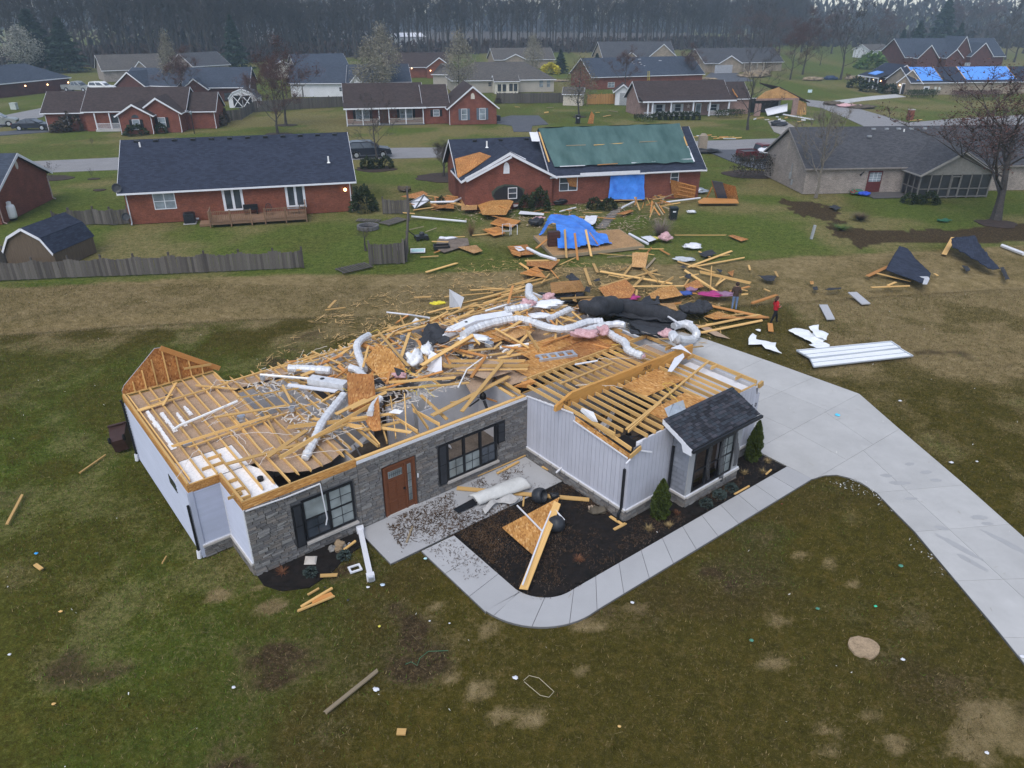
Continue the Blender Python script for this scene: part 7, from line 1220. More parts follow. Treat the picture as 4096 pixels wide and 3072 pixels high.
for j in range(9):
 for i in range(25): u_, v_ = i/24, j/8; p = A.lerp(B_, u_).lerp(D_.lerp(C, u_), v_); P_.append(p+V((.02*mn.noise(V((i*.9,j*.7,0))), 0, .17*math.sin(v_*PI)**.8+.025*mn.noise(V((i*.35,j*1.4,5)))-(.05*random.Random(i*9+j).random() if i in (0,24) else 0))))
b.v = [tuple(p-A) for p in P_]
for j in range(8):
 for i in range(24): k_ = j*25+i; b.f.append((k_,k_+25,k_+26,k_+1)); b.m.append(0)
o = b.build('siding_sheet', plain('pale grey roof liner', (.50,.50,.49), .7, .10, 3), smooth=True); o.location = A; o.modifiers.new('thick', 'SOLIDIFY').thickness = .03; tag(o, 'big pale sheet lying over the rafter on the patio', 'sheet'); sheet3('torn_wrap', plain('torn grey wrap', (.42,.41,.40)), Q('e', (1265,880),(1350,810),(1500,770),(1570,800),(1520,830),(1380,830),(1290,915)), 'crumpled grey wrap below the pale patio sheet', 'wrap', lift=.12, wav=.16); sheet3('fallen_shutter', BLACK, Q('e', (1030,880),(1190,795),(1225,840),(1075,910)), 'black shutter fallen on the patio under the pale sheet', 'shutter', lift=.08)
sheet3('sheathing', OSB, Q('e', (1425,1030),(1860,835),(1885,820),(1720,1290)), 'triangle of bright strand board with white trim in the mulch bed', 'sheathing', th=.03, lift=.14, tilt=(.0,.2,.2,.0)); B(('e',1590,1555), ('e',1875,830), .26, .06, PINE, 'long yellow board along the strand board triangle in the mulch', 'single boards on the grass', l0=.08, l1=.3, roll=0)
def strip(pts, m, w, label, group='white trim strips and pipes', lift=.1, cat='trim strip', name='trim_strip', n=4, h=None): return tag(MB().tube([hit(q, lift) if not isinstance(lift, (list, tuple)) else hit(q, lift[i]) for i, q in enumerate(pts)], w, n).build(name, m), label, cat, group)
strip(Q('e', (1590,1485),(1750,1055),(1820,890),(1855,890),(1925,965)), WHITE, .035, 'long white trim lying on the strand board triangle', lift=.36); strip(Q('e', (1545,848),(1752,1060)), WHITE, .03, 'white trim crossing the strand board triangle at an angle', lift=.36)
for r, pts, m, w, lb, lf in (('a',((590,1045),(640,1010),(1105,815)),PVC,.05,'white vent pipe lying across the joists of the left wing',.12), ('a',((1290,600),(1680,632)),PVC,.05,'white pipe pointing into the silver box above the joists',.25), ('b',((870,1105),(940,960),(1080,860)),PVC,.03,'bent white strip rising over the living room',.35), ('b',((1090,490),(1290,430)),PVC,.05,'white pipe behind the long white duct',.4), ('b',((1230,820),(1260,800),(1430,755)),PVC,.05,'white pipe elbow beside the attic ladder',.1), ('u',((1100,1305),(1280,1325),(1440,1350)),WHITE,.05,'thin white strip on the grass behind the rear wall',.1), ('u',((1300,535),(1740,575)),WHITE,.09,'long straight white gutter on the back lawn',.1), ('u',((1450,420),(1640,415),(1740,370),(1890,400)),WHITE,.10,'bent white gutter over the wreckage by the gable wing',.7), ('v',((220,790),(330,845),(450,880)),WHITE,.12,'curved white gutter leaning on the platform corner',.25), ('v',((1040,675),(1190,755)),WHITE,.1,'white strip lying along the right edge of the platform',.15), ('v',((1330,420),(1610,385)),WHITE,.08,'long white strip right of the lumber pile',.25), ('v',((1280,345),(1370,300)),WHITE,.06,'white strip leaning against the brick wall',.4), ('v',((980,465),(1080,415)),WHITE,.09,'white strip left of the lumber pile',.2), ('v',((480,495),(610,462)),WHITE,.06,'white strip on the torn ground under the window',.1), ('c',((0,720),(180,690)),WHITE,.04,'white strip on the attic floor',.1), ('v',((0,1590),(230,1560)),PVC,.06,'white pipe before the attic ladder',.15), ('c',((750,335),(850,400)),WHITE,.06,'pale strip leaning on the black roofing',.6), ('w',((2035,768),(2212,835)),WHITE,.14,'white strip at the right edge of the swale',.08), ('h',((1195,1150),(1240,1110),(1320,1130),(1440,1240),(1400,1285),(1330,1270),(1200,1160)),plain('straw string', (.5,.44,.33)),.007,'loop of pale string on the front lawn',.05), ('h',((245,1020),(290,1000),(340,1030),(360,970),(430,915),(590,910)),plain('green string', (.05,.2,.12)),.006,'tangled green string on the front lawn',.05)): strip(Q(r, *pts), m, w, lb, lift=lf, n=6)
def duct(pts, rad, label, lift=.18, m=None, seed=0, n=9):
 P = [hit(q, lift if not isinstance(lift, (list, tuple)) else lift[i])+V((0,0,rad*.5)) for i, q in enumerate(pts)]; out = []; r = random.Random(seed); rr_ = []
 for a, b_, c, d in zip([P[0]]+P[:-2], P[:-1], P[1:], P[2:]+[P[-1]]):
  k = max(4, int((c-b_).length/.07))
  for j in range(k): t = j/k; out.append(.5*((2*b_)+(c-a)*t+(2*a-5*b_+4*c-d)*t*t+(3*b_-a-3*c+d)*t**3)); rr_.append(rad*(1+r.uniform(-.16,.10)))
 out.append(P[-1]); rr_.append(rad*.8); return tag(MB().tube(out, rr_, n).build('flexible_duct', m or FOIL, smooth=False), label, 'duct', 'flexible silver ducts')
duct(Q('b', (910,700),(1000,650),(1160,600),(1340,570),(1450,590),(1600,640),(1750,650),(1900,600),(2030,590)), .18, 'longest silver duct snaking across the middle of the heap', .25); duct(Q('c', (30,480),(200,430),(330,410),(400,420)), .17, 'silver duct behind the pink insulation', .2); duct(Q('c', (255,470),(330,520),(400,560),(430,620),(540,670)), .17, 'silver duct with a torn pink end reaching the garage beam', .2); duct(Q('a', (1960,780),(1880,880),(1790,1000),(1740,1110),(1650,1290)), .15, 'silver duct hanging down into the white front room', (.25,.2,.15,.1,-.1)); duct(Q('a', (1520,565),(1680,570),(1860,585)), .17, 'short fat silver duct on the rear joists', .12); duct(Q('a', (2160,300),(2085,350),(2070,420),(2130,580)), .16, 'silver duct draped over the rear wall', (.2,.4,.3,.1)); duct(Q('b', (0,960),(60,980),(150,1070)), .15, 'silver duct with a pink end above the beam', .3); duct(Q('c', (790,430),(870,410),(940,440),(975,490),(930,540),(820,540),(780,500)), .22, 'silver duct curled in a loop at the driveway corner', .25); duct(Q('b', (1440,310),(1440,380),(1480,420),(1420,470),(1250,500)), .19, 'silver duct rising at the rear of the heap', .3); duct(Q('b', (1600,570),(1680,530),(1770,490)), .15, 'short silver duct left of the black roofing', .2); duct(Q('b', (160,1330),(190,1260),(250,1200)), .12, 'thin foil duct standing by the front rooms', .4)
P = [hit(q, l) for q, l in zip(Q('b', (745,690),(1010,570),(1310,520)), (.45,.45,.3))]; P2 = [p+V((-.12,.62,.0)) for p in P]; b = MB()
for i in range(2): b.hexa([P[i]-V((0,0,.22)), P[i+1]-V((0,0,.22)), P2[i+1]-V((0,0,.22)), P2[i]-V((0,0,.22)), P[i], P[i+1], P2[i+1], P2[i]])
tag(b.build('white_duct', plain('white foil board', (.78,.79,.83), .4, .08, 3, metal=.1)), 'long flat white duct trunk with a small round hole', 'duct')
c_ = (P[0].lerp(P[1],.75)+P2[0].lerp(P2[1],.75))/2; tag(MB().lathe([(.09,0),(.09,.006)], c_+V((0,0,.003)), 12).build('duct_hole', BLACKP), 'small dark round hole in the white duct trunk', 'hole')
P = [hit(q, .3) for q in Q('a', (1690,640),(1980,690))]; b = MB(); b.beam(P[0], P[1], .42, .26); o = tag(b.build('duct_box', FOIL), 'ribbed foil box with a black hole on the rear joists', 'duct'); MB().lathe([(.09,0),(.09,.01)], P[0].lerp(P[1],.35)+V((0,0,.135)), 10).build('port', BLACKP, o); B(('a',1505,692), ('a',1915,745), .2, .05, WHITE, 'flat white metal strip below the foil box', 'white trim strips and pipes', l0=.2, roll=0, name='trim_strip', cat='trim strip')
def lump(q, r_, h_, m, label, cat, name, lift=0, seed=0, wide=(1,1), group=None):
 o = bpy.data.objects.new(name, None); bm = bmesh.new(); bmesh.ops.create_icosphere(bm, subdivisions=3, radius=1)
 for v in bm.verts: k = 1+.55*(mn.noise(v.co*1.7+V((seed*3.1,0,0))))+.25*mn.noise(v.co*4+V((0,seed,0))); v.co = V((v.co.x*k*wide[0]*r_, v.co.y*k*wide[1]*r_, max(-.02, (v.co.z*.5+.3)*k*h_)))
 me = bpy.data.meshes.new(name); bm.to_mesh(me); bm.free(); me.materials.append(m); me.polygons.foreach_set('use_smooth', [True]*len(me.polygons)); o = link(name, me); o.location = hit(q, lift); return tag(o, label, cat, group)
for i, (q, r_, h_, lf, w_, lb) in enumerate(((('c',90,490),.42,.35,.3,(1.5,.7),'pink insulation wrapped round the silver duct'), (('c',225,470),.28,.4,.3,(1,1),'pink insulation tuft at the duct joint'), (('b',1600,395),.32,.35,.3,(1,.8),'pink insulation at the rear of the heap'), (('b',1430,445),.35,.4,.4,(1,.7),'pink insulation under the rising silver duct'), (('v',1330,720),.5,.65,.1,(1,1),'pink insulation caught in the grey bush'), (('c',745,490),.32,.35,.3,(1,.8),'pink insulation beside the looped duct'), (('v',310,560),.5,.3,.1,(1,.6),'pink insulation tuft by the leaf blower on the back lawn'), (('b',400,1020),.2,.2,.2,(1.4,.7),'small pink scrap beside the long beam'), (('c',530,660),.16,.2,.2,(1,1),'pink scrap at the end of the duct by the beam'))): lump(q, r_, h_, PINK, lb, 'insulation', 'insulation', lf, i, w_, 'tufts of pink insulation')
for i, (q, r_, h_, lf, w_, lb) in enumerate(((('b',1560,450),.5,.25,.3,(1.3,.8),'white crumpled plastic behind the silver ducts'), (('b',1640,430),.35,.2,.4,(1.2,.6),'white plastic shreds at the rear of the heap'), (('c',620,560),.0,.1,.2,(1,1),'x'), (('b',520,900),.45,.6,.2,(.7,1),'white torn foil standing beside the tangle'), (('b',620,830),.4,.5,.3,(.6,1),'white torn foil below the black roofing scrap'), (('b',1000,720),.5,.2,.15,(1.4,.6),'white plastic strip among boards'), (('b',1530,540),.45,.2,.2,(1.3,.6),'white foil scrap right of the duct trunk'))):
 if r_ > .01: lump(q, r_, h_, plain('crumpled white plastic', (.74,.75,.78), .5, .1) if i == 0 else bpy.data.materials['crumpled white plastic'], lb, 'plastic', 'plastic_scrap', lf, 20+i, w_, 'scraps of white plastic')
ROOFG = plain('black roofing felt', (.036,.038,.045), .85, .35, 3, bmp=.5, fine=5)
RG_ = 'torn pieces of black roofing'
sheet3('roofing', ROOFG, Q('c', (30,285),(150,235),(300,212),(560,240),(720,290),(860,335),(880,390),(700,385),(420,350),(180,310)), 'black roofing spread behind the thick roll', 'roofing', RG_, th=.06, lift=.25, wav=.2); RP = [hit(q, l) for q, l in zip(Q('c', (40,300),(180,285),(330,285),(480,305),(620,335),(760,365),(880,385)), (.3,.3,.3,.25,.25,.2,.2))]; pts_ = []; rad_ = []
for i in range(61): f = i/10; k = min(5, int(f)); pts_.append(RP[k].lerp(RP[k+1], f-k)+V((0,0,.22+.08*mn.noise(V((f*2,0,0)))))); rad_.append((.16+.36*math.sin(min(1,(i+4)/26)*PI/2)*(1 if i < 46 else 1-(i-46)/26))*(1+.22*mn.noise(V((f*3.3,4,0)))))
b = MB().tube(pts_, rad_, 14); b.v = [(x, y, z+.12*mn.noise(V((x*1.9,y*1.9,z*3)))) for x, y, z in b.v]; tag(b.build('roofing_roll', ROOFG, smooth=True), 'thick rolled black roofing lying behind the garage', 'roofing', RG_)
sheet3('roofing', ROOFG, Q('c', (420,385),(560,345),(740,365),(860,410),(770,470),(640,490),(540,480)), 'flat spread of black roofing at the rear corner of the driveway', 'roofing', RG_, th=.05, lift=.12, wav=.12); sheet3('roofing', ROOFG, Q('c', (845,300),(900,255),(1000,230),(1085,255),(1100,295),(1000,335),(880,335)), 'rounded black roofing lump left of the man', 'roofing', RG_, th=.2, lift=.25, wav=.4); sheet3('roofing', ROOFG, Q('c', (510,215),(600,195),(645,230),(655,175),(680,180),(675,260),(560,260)), 'upright black roofing fin on top of the long roll', 'roofing', RG_, th=.05, lift=.8, wav=.2); sheet3('roofing', ROOFG, Q('b', (565,720),(650,625),(770,640),(740,700),(800,720),(790,760),(700,740),(640,830),(570,820)), 'crumpled black roofing at the left end of the white duct trunk', 'roofing', RG_, th=.04, lift=.3, wav=.35)
for i, (r, pts, lf, wv, lb) in enumerate((('b',((1510,345),(1560,370),(1890,345),(1880,380),(1600,390)),.2,.1,'black torn edge below the large strand board sheet'), ('b',((1880,330),(1900,295),(1935,310),(1930,345)),.4,.2,'black roofing flap at the end of the strand board sheet'), ('b',((1730,225),(1780,195),(1860,250),(1760,245)),.3,.2,'black rag on the strand board sheet'), ('b',((110,995),(250,1050),(440,1010),(300,1065),(140,1060)),.1,.1,'black felt under the tilted strand board sheet'), ('b',((350,960),(440,990),(380,1010)),.35,.1,'black flap on the tilted strand board sheet'), ('c',((410,430),(500,460),(560,500),(430,470)),.2,.2,'black scrap before the flat roofing spread'), ('v',((1600,830),(1700,810),(1750,840),(1640,865)),.1,.1,'grey shingle scraps under the crossed boards'), ('v',((1440,945),(1480,930),(1500,960)),.05,.1,'black scrap by the fan of boards in the swale'), ('v',((1480,1025),(1540,990),(1530,1040)),.05,.1,'black felt scrap under a long swale board'), ('v',((480,1220),(560,1215),(700,1245),(520,1240)),.15,.1,'black felt strip before the brown strand board'), ('w',((65,1012),(225,1020),(200,1060),(130,1050)),.04,.12,'ragged black roofing scrap alone in the swale'), ('w',((510,1105),(550,1100),(555,1125),(520,1128)),.03,.05,'small dark scrap in the right ditch'), ('w',((610,1125),(640,1115),(745,1108),(740,1120),(640,1130)),.03,.05,'black strip lying along the right ditch'), ('w',((640,455),(690,445),(750,470),(700,482)),.04,.15,'black tarp heap on the right back lawn'), ('w',((1710,930),(1760,935),(1780,970),(1750,980)),.03,.06,'grey shingle scrap below the right roof piece'), ('w',((2020,950),(2050,945),(2095,1040),(2060,1045)),.03,.08,'grey shingle scrap at the right ditch'), ('v',((750,1050),(800,1030),(810,1055),(770,1060)),.06,.1,'grey flap between boards in the swale'), ('v',((1740,960),(1790,970),(1770,990)),.05,.05,'small grey shingle bit in the fan of boards'))): sheet3('roofing', ROOFG, Q(r, *pts), lb, 'roofing', RG_, th=.02, lift=lf, wav=wv)
def roofpiece(r, pts, label, tilt, wav): 
 o = sheet3('roof_piece', SH_BLK, Q(r, *pts), label, 'roof piece', 'shingled roof pieces', th=.06, lift=.1, tilt=tilt, wav=wav); return o
roofpiece('w', ((1090,1000),(1135,930),(1190,845),(1262,855),(1330,930),(1455,1020),(1435,1085),(1380,1085),(1240,1045)), 'left shingled roof piece with a white underlayment corner in the swale', (.3,.5,.6,.5,.4,.2,.1,.1,.2), .04); sheet3('underlayment', plain('pale underlayment', (.48,.49,.52), .7, .2, 6), Q('w', (1350,1010),(1380,985),(1440,1010),(1452,1040),(1432,1082),(1395,1080),(1410,1035)), 'pale underlayment corner with printed marks on the left roof piece', 'underlayment', lift=.32, th=.02)
roofpiece('w', ((1605,790),(1785,780),(1860,850),(1935,925),(2005,985),(1950,985),(1850,950),(1720,885),(1620,840)), 'right shingled roof piece with a ragged edge', (.7,.8,.5,.35,.15,.1,.3,.4,.5), .1)
P = [G(q, .25) for q in Q('v', (270,690),(960,637),(1160,770),(430,853))]; t = thing('shed_platform', 'torn off wooden shed floor lying on the back lawn with a blue tarp over it', 'platform', P[0]); rl = lambda p: p-V((P[0].x,P[0].y,0)); MB().extr([rl(p)-V((0,0,.24)) for p in P], (0,0,.22)).build('frame', plain('grey joist frame', (.24,.22,.21)), t); t.location = (P[0].x, P[0].y, 0); MB().extr([rl(p)-V((0,0,.018)) for p in P], (0,0,.02)).build('deck_sheet', plain('worn tan deck', (.36,.215,.10), .85, .2, 1.2, fine=8), t)
for p, q in zip(P, P[1:]+P[:1]): stick('edge_board', PINE_G, rl(p)+V((0,0,-.1)), rl(q)+V((0,0,-.1)), .05, .22, t)
pts = [G(q, .28) for q in Q('v', (300,690),(390,620),(600,615),(720,640),(790,690),(860,690),(905,765),(800,785),(600,810),(455,815),(440,700))]; c = sum(pts, V())/len(pts); b = MB(); X = [p.x-c.x for p in pts]; Y = [p.y-c.y for p in pts]; gx = np.arange(min(X), max(X)+.15, .14); gy = np.arange(min(Y), max(Y)+.15, .14); GX, GY = np.meshgrid(gx, gy); x = GX.ravel(); y = GY.ravel(); ins = inpoly(list(zip(X,Y)), x, y).reshape(GX.shape); ww = max(X); fu = (x-min(X))/(max(X)-min(X)); fv = (y-min(Y))/(max(Y)-min(Y)); z = .12+.9*sst(.04,.2,fu)*sst(.98,.45,fu)*sst(-.05,.42,fv)+.16*(fbm(x*2,y*2,1.1,3)-.5)+.06*np.sin(x*3+y*2); b.v = list(zip(x, y, z))
for j in range(len(gy)-1):
 for i in range(len(gx)-1):
  if ins[j,i] and ins[j,i+1] and ins[j+1,i+1] and ins[j+1,i]: k = j*len(gx)+i; b.f.append((k,k+1,k+1+len(gx),k+len(gx))); b.m.append(0)
o = b.build('tarpaulin', TARPB2 if False else TARPB, smooth=True); o.location = c; tag(o, 'blue tarpaulin draped over furniture on the wooden platform', 'tarpaulin')
for i, (x0, y0, x1, y1, m) in enumerate(((520,640,535,880,PINE),(600,672,625,900,PINE_O),(688,642,735,865,PINE),(718,665,805,790,PINE_O),(440,675,290,795,PINE_O))): B(('v',x0,y0), ('v',x1,y1), .16, .05, m, ('board weighing down the blue platform tarp, leftmost of four','second board from the left on the blue platform tarp','third board from the left on the blue platform tarp','short orange board at the right of the blue platform tarp','orange board sloping off the left side of the platform')[i], 'boards weighing down the platform tarp', z0=1.3 if i < 4 else .9, z1=.15 if i < 4 else .3, roll=0)
d_ = thing('dresser', 'dark dresser peeking out from under the blue tarp on the platform', 'dresser', G(('v',430,770), .25), R(10)); MB().box(-.45,.45,-.25,.25,0,1.1).build('body', plain('dark wood', (.05,.022,.018), .5), d_)
for i in range(4): MB().box(-.4,.4,-.28,-.251,.06+i*.26,.28+i*.26).build('drawer', plain('dark drawer', (.07,.03,.024), .5) if i == 0 else bpy.data.materials['dark drawer'], d_)
tag(MB().lathe([(.38,0),(.4,.05),(.36,.06),(.1,.04)], (0,0,0), 14).build('table_top', plain('yellow plastic', (.5,.45,.12))), 'round yellow table top beside the pink insulation', 'table top').location = hit(('v',1235,710), .15); sheet3('siding_sheet', WHITE, Q('v', (1130,700),(1210,690),(1260,720),(1200,740)), 'white corrugated sheet behind the yellow table top', 'sheet', lift=.2, wav=.05)
r = random.Random(31)
for i in range(25):
 a = ('v', r.uniform(1080,1330), r.uniform(370,470)); an = r.choice((r.uniform(.9,1.9), r.uniform(-.5,.6))); L_ = r.uniform(60,150); B(a, ('v', a[1]+math.cos(an)*L_, a[2]+math.sin(an)*L_*.75), r.uniform(.08,.18), .045, r.choice((PINE,PINE,PINE_O,PINE_G)), 'board in the loose lumber pile by the blue wall tarp', 'boards of the lumber pile', l0=r.uniform(.3,1.3), l1=r.uniform(.1,.7))
for i in range(24):
 a = ('u', r.uniform(1180,2120), r.uniform(360,510)); an = r.uniform(-.5,.7); L_ = r.uniform(60,230); B(a, ('u', a[1]+math.cos(an)*L_, a[2]+math.sin(an)*L_*.45), r.uniform(.08,.2), .045, r.choice((PINE_O,PINE_O,PINE,PINE)), 'orange splintered board in the wreckage before the gable wing', 'boards before the gable wing', l0=r.uniform(.1,.7), l1=r.uniform(.05,.6))
for i in range(16):
 a = ('v', r.uniform(230,760), r.uniform(470,620)); an = r.uniform(-.5,.5); L_ = r.uniform(60,200); B(a, ('v', a[1]+math.cos(an)*L_, a[2]+math.sin(an)*L_*.5), r.uniform(.07,.14), .04, r.choice((PINE_O,PINE,PINE_O)), 'board in the litter between the gable wing and the blue platform', 'boards above the platform', l0=.08)
def leaning(pts, h_, m, label, group='leaning wall panels'):
 P = [G(pts[0],.05), G(pts[1],.05)]; 
 for q, z in zip(pts[2:], h_): P.append(G(q, z))
 c = P[0].copy(); return tag(MB().extr([p-c for p in P], (0,.05,0)).build('wall_panel', m), label, 'wall panel', group), c
o, c = leaning(Q('v', (1385,385),(1565,392),(1580,290),(1370,238)), (1.35,1.9), OSB_D, 'orange wall panel leaning at the right end of the brick wall'); o.location = c
for i in range(4): B(('v',1372+i*6,250+i*34), ('v',1578-i*3,300+i*28), .08, .05, PINE_O, 'stud on the orange leaning wall panel', 'studs of the leaning panel', z0=1.7-i*.42, z1=1.3-i*.33, name='stud', cat='stud')
o, c = leaning(Q('v', (1740,395),(1920,405),(1895,292),(1700,245)), (1.5,2.0), OSB_D, 'tilted roof panel with a blue grey stripe on the right back lawn'); o.location = c; sheet3('wall_panel', plain('blue grey felt', (.10,.115,.16)), [('v',1755,395),('v',1830,398),('v',1790,262),('v',1705,248)], 'blue grey felt half of the tilted panel', 'felt', zs=(.12,.12,1.98,2.06), th=.03); sheet3('roof_frame', PINE_O, Q('v', (1590,418),(1640,390),(1900,400),(1920,430),(1600,432)), 'flat orange frame under the tilted roof panel', 'frame', lift=.15, th=.08); B(('v',1605,434), ('v',1915,436), .08, .05, PINE_G, 'grey board along the front of the flat orange frame', 'single boards on the grass'); B(('v',1660,395), ('v',1705,300), .1, .06, PINE_O, 'prop holding up the tilted roof panel', 'single boards on the grass', z0=.1, z1=1.5)
sheet3('shed_slab', plain('brown slab', (.17,.135,.11), .9, .3, 1.5, fine=6), Q('u', (1510,715),(1750,712),(1765,765),(1560,828),(1490,790)), 'brown floor slab of a vanished shed littered with boards', 'slab', th=.04, lift=.0)
P = Q('u', (1285,420),(1400,360),(1450,405),(1325,477)); zs = (.35,.9,.8,.2); sheet3('shed_door', WHITE, P, 'white shed door with dark crossed braces and a curled hook handle', 'door', zs=zs, th=.05); W_ = [G(q, z+.08) for q, z in zip(P, zs)]
for a, c in ((0,2),(1,3),(0,1),(1,2),(2,3),(3,0)): stick('door_brace', plain('dark green trim', (.05,.06,.055)) if (a,c) == (0,2) else bpy.data.materials['dark green trim'], W_[a], W_[c], .09, .03) ['label'] = 'dark brace of the white shed door'
for o in [o for o in COL.objects if o.name.startswith('door_brace') and o.parent is None]:
 p_ = [x for x in COL.objects if x.name == 'shed_door'][0]; o.parent = p_; o.matrix_parent_inverse = Matrix.Translation(p_.location).inverted(); del o['label']
sheet3('white_board', WHITE, Q('v', (108,778),(165,775),(200,805),(150,815)), 'white square lid on the orange boards', 'lid', lift=.2); sheet3('siding_sheet', WHITE, Q('v', (658,588),(690,535),(785,530),(775,570),(750,607)), 'curled white metal sheet above the blue platform', 'sheet', lift=.4, wav=.15); sheet3('siding_sheet', WHITE, Q('v', (148,515),(165,490),(355,510),(350,525)), 'long white panel under the gable wing', 'sheet', lift=.15)
GP_ = plain('grey folding table top', (.42,.42,.44), .5, .05); sheet3('grey_panel', GP_, Q('w', (795,1150),(865,1148),(975,1240),(905,1245)), 'grey panel with a small handle slot, right of two on the lawn', 'panel', 'grey panels on the lawn', th=.06, lift=.03); sheet3('grey_panel', GP_, Q('w', (563,1250),(630,1250),(690,1365),(625,1368)), 'plain grey panel, left of two on the lawn', 'panel', 'grey panels on the lawn', th=.06, lift=.03)
WS_ = plain('white garage door skin', (.80,.82,.84), .45, .05, 1)
for pts, lb, z in ((((3185,1403),(3565,1367),(3602,1392),(3240,1434)),'rear white garage door section on the right lawn',.12), (((3238,1432),(3600,1395),(3652,1425),(3255,1469)),'front white garage door section on the right lawn',.10)):
 o = sheet3('garage_door_section', WS_, Q('F', *pts), lb, 'garage door', 'fallen garage door sections', zs=[z]*4, th=.06); P = [G(('F',*q), z+.075)-o.location for q in pts]
 for i in range(4): stick('frame_rail', GALV, P[i], P[(i+1) % 4], .05, .05, o)
 stick('strut', GALV, P[0].lerp(P[3],.5), P[1].lerp(P[2],.5), .03, .03, o)
for i, (r_, pts, lb, lf, wv) in enumerate((('w',((315,1455),(370,1430),(480,1462),(560,1500),(610,1530),(580,1560),(520,1560),(440,1520)),'white crumpled door skin, left of the folded pair',.1,.12), ('w',((480,1430),(555,1410),(560,1450),(640,1480),(620,1530),(540,1500)),'white folded door skin on top of the pair',.25,.12), ('w',((480,1570),(560,1545),(650,1570),(640,1590),(540,1600)),'white folded corner at the foot of the pair',.1,.1), ('c',((1395,510),(1430,470),(1460,490),(1455,520),(1620,550),(1610,580),(1665,635),(1530,590),(1500,560),(1395,560)),'white foam sheet torn like a jagged map',.08,.05))): sheet3('door_skin', WS_, Q(r_, *pts), lb, 'door skin', 'torn white sheets on the lawn', lift=lf, wav=wv, th=.02)
sheet3('plastic_scrap', WS_, Q('c', (1450,440),(1475,435),(1495,440),(1490,455),(1470,450)), 'small white scrap beside the short upright board', 'plastic', 'scraps of white plastic', lift=.05)
a = G(('e',280,1030),.14); c = G(('e',370,1440),.1); t = thing('porch_column', 'fallen square white porch column on the front lawn', 'column', a); d = c-a; stick('shaft', WHITE, d*.04, d*.94, .17, .17, t)
for k in (.0,.93): stick('collar', WHITE, d*k, d*(k+.06), .25, .25, t)
stick('core', GALV, d*.985, d*1.02, .16, .16, t)
for k in range(-2, 3): stick('flute', plain('column groove', (.6,.61,.63)) if k == -2 else bpy.data.materials['column groove'], d*.08+V((.028*k,.006*k,.087)), d*.92+V((.028*k,.006*k,.087)), .006, .006, t)
cu = MB().lathe([(.20,.02),(.27,.06),(.20,.11),(.05,.13)], (0,0,0), 4).build('cushion', plain('cream cushion', (.50,.46,.42)), smooth=False); cu.location = G(('d',1695,1200),.03); cu.rotation_euler = (.1,0,.9); tag(cu, 'cream cushion in the mulch under the left window', 'cushion'); t = tag(MB().box(-.2,.2,-.16,-.1,0,.05).box(-.2,.2,.1,.16,0,.05).box(-.2,-.14,-.1,.1,0,.05).box(.14,.2,-.1,.1,0,.05).build('picture_frame', WHITE), 'small empty white frame on the grass beside the column', 'frame'); t.location = G(('e',242,1360),.03); t.rotation_euler = (0,0,.5)
for i, (x, y, s_, m) in enumerate(((60,1208,.13,'light'),(118,1180,.17,'tan'),(110,1215,.12,'tan'),(150,1182,.1,'light'))): lump(('e',x,y), s_, s_*1.7, plain('round stone '+str(i), (.22,.21,.20) if m == 'light' else (.26,.19,.12), .9, .25, 9), ('round grey stone at the left of the bed stones','largest tan round stone in the bed','small tan round stone in front','small grey round stone at the back')[i], 'stone', 'garden_stone', 0, 40+i, (1,1), 'round stones in the left bed')
def planter(q, label, ang, yaw):
 t = thing('planter', label, 'planter', G(q, .02), 0, 'black planters tipped over in the mulch'); o = MB().lathe([(.16,-.22),(.25,-.16),(.30,.0),(.29,.14),(.24,.22),(.21,.22),(.24,.1),(.1,.05)], (0,0,0), 20).build('pot', CHAR, t, smooth=True); o.rotation_euler = (ang,0,yaw); o.location = (0,0,.26)
planter(('e',1720,815), 'black planter tipped beside the heavy rafter', R(70), 1.0); planter(('e',1855,1045), 'black planter tipped beside the strand board triangle', R(115), 2.2)
lump(('e',1845,790), .16, .3, BLACKP, 'black bent lantern lying on the heavy rafter', 'lantern', 'lantern', .2, 8, (1,.6)); lump(('f',380,1105), .22, .26, plain('brown sack', (.09,.075,.055)), 'brown sack at the foot of the white wing', 'sack', 'sack', 0, 61, (1.4,.8)); lump(('f',335,1080), .12, .2, plain('tan cup', (.40,.30,.22)), 'tan pot at the foot of the white wing', 'pot', 'pot', 0, 62, (1,1)); text('00', .18, Matrix.Translation(G(('e',180,1165),.06)), WHITE, None, 'lettering')['kind'] = 'structure' if False else 'stuff'
def litter(name, poly, n, m, seed, ln=.09, w=.012, zf=None, zz=.05):
 rs = np.random.RandomState(seed); xs = [p[0] for p in poly]; ys = [p[1] for p in poly]; x = rs.uniform(min(xs), max(xs), n*3); y = rs.uniform(min(ys), max(ys), n*3); k = inpoly(poly, x, y) & (fbm(x, y, 1.1, 3) > rs.uniform(.35,.62,len(x))); x = x[k][:n]; y = y[k][:n]; k = len(x); a = rs.uniform(0,2*PI,k); l = ln*rs.uniform(.3,1.3,k); ww = w*rs.uniform(.5,1.5,k); z = (zf(x,y) if zf else 0)+zz+rs.uniform(0,.03,k); ca, sa = np.cos(a), np.sin(a); v = np.empty((k,4,3)); t_ = rs.uniform(-.03,.03,k)
 for j, (s1, s2) in enumerate(((-1,-1),(1,-.6),(1,.6),(-1,1))): v[:,j] = np.stack([x+ca*l*s1*.5-sa*ww*s2, y+sa*l*s1*.5+ca*ww*s2, z+t_*s1], 1)
 o = link(name, rawmesh(name, v, 4, [m])); o['kind'] = 'stuff'; return o
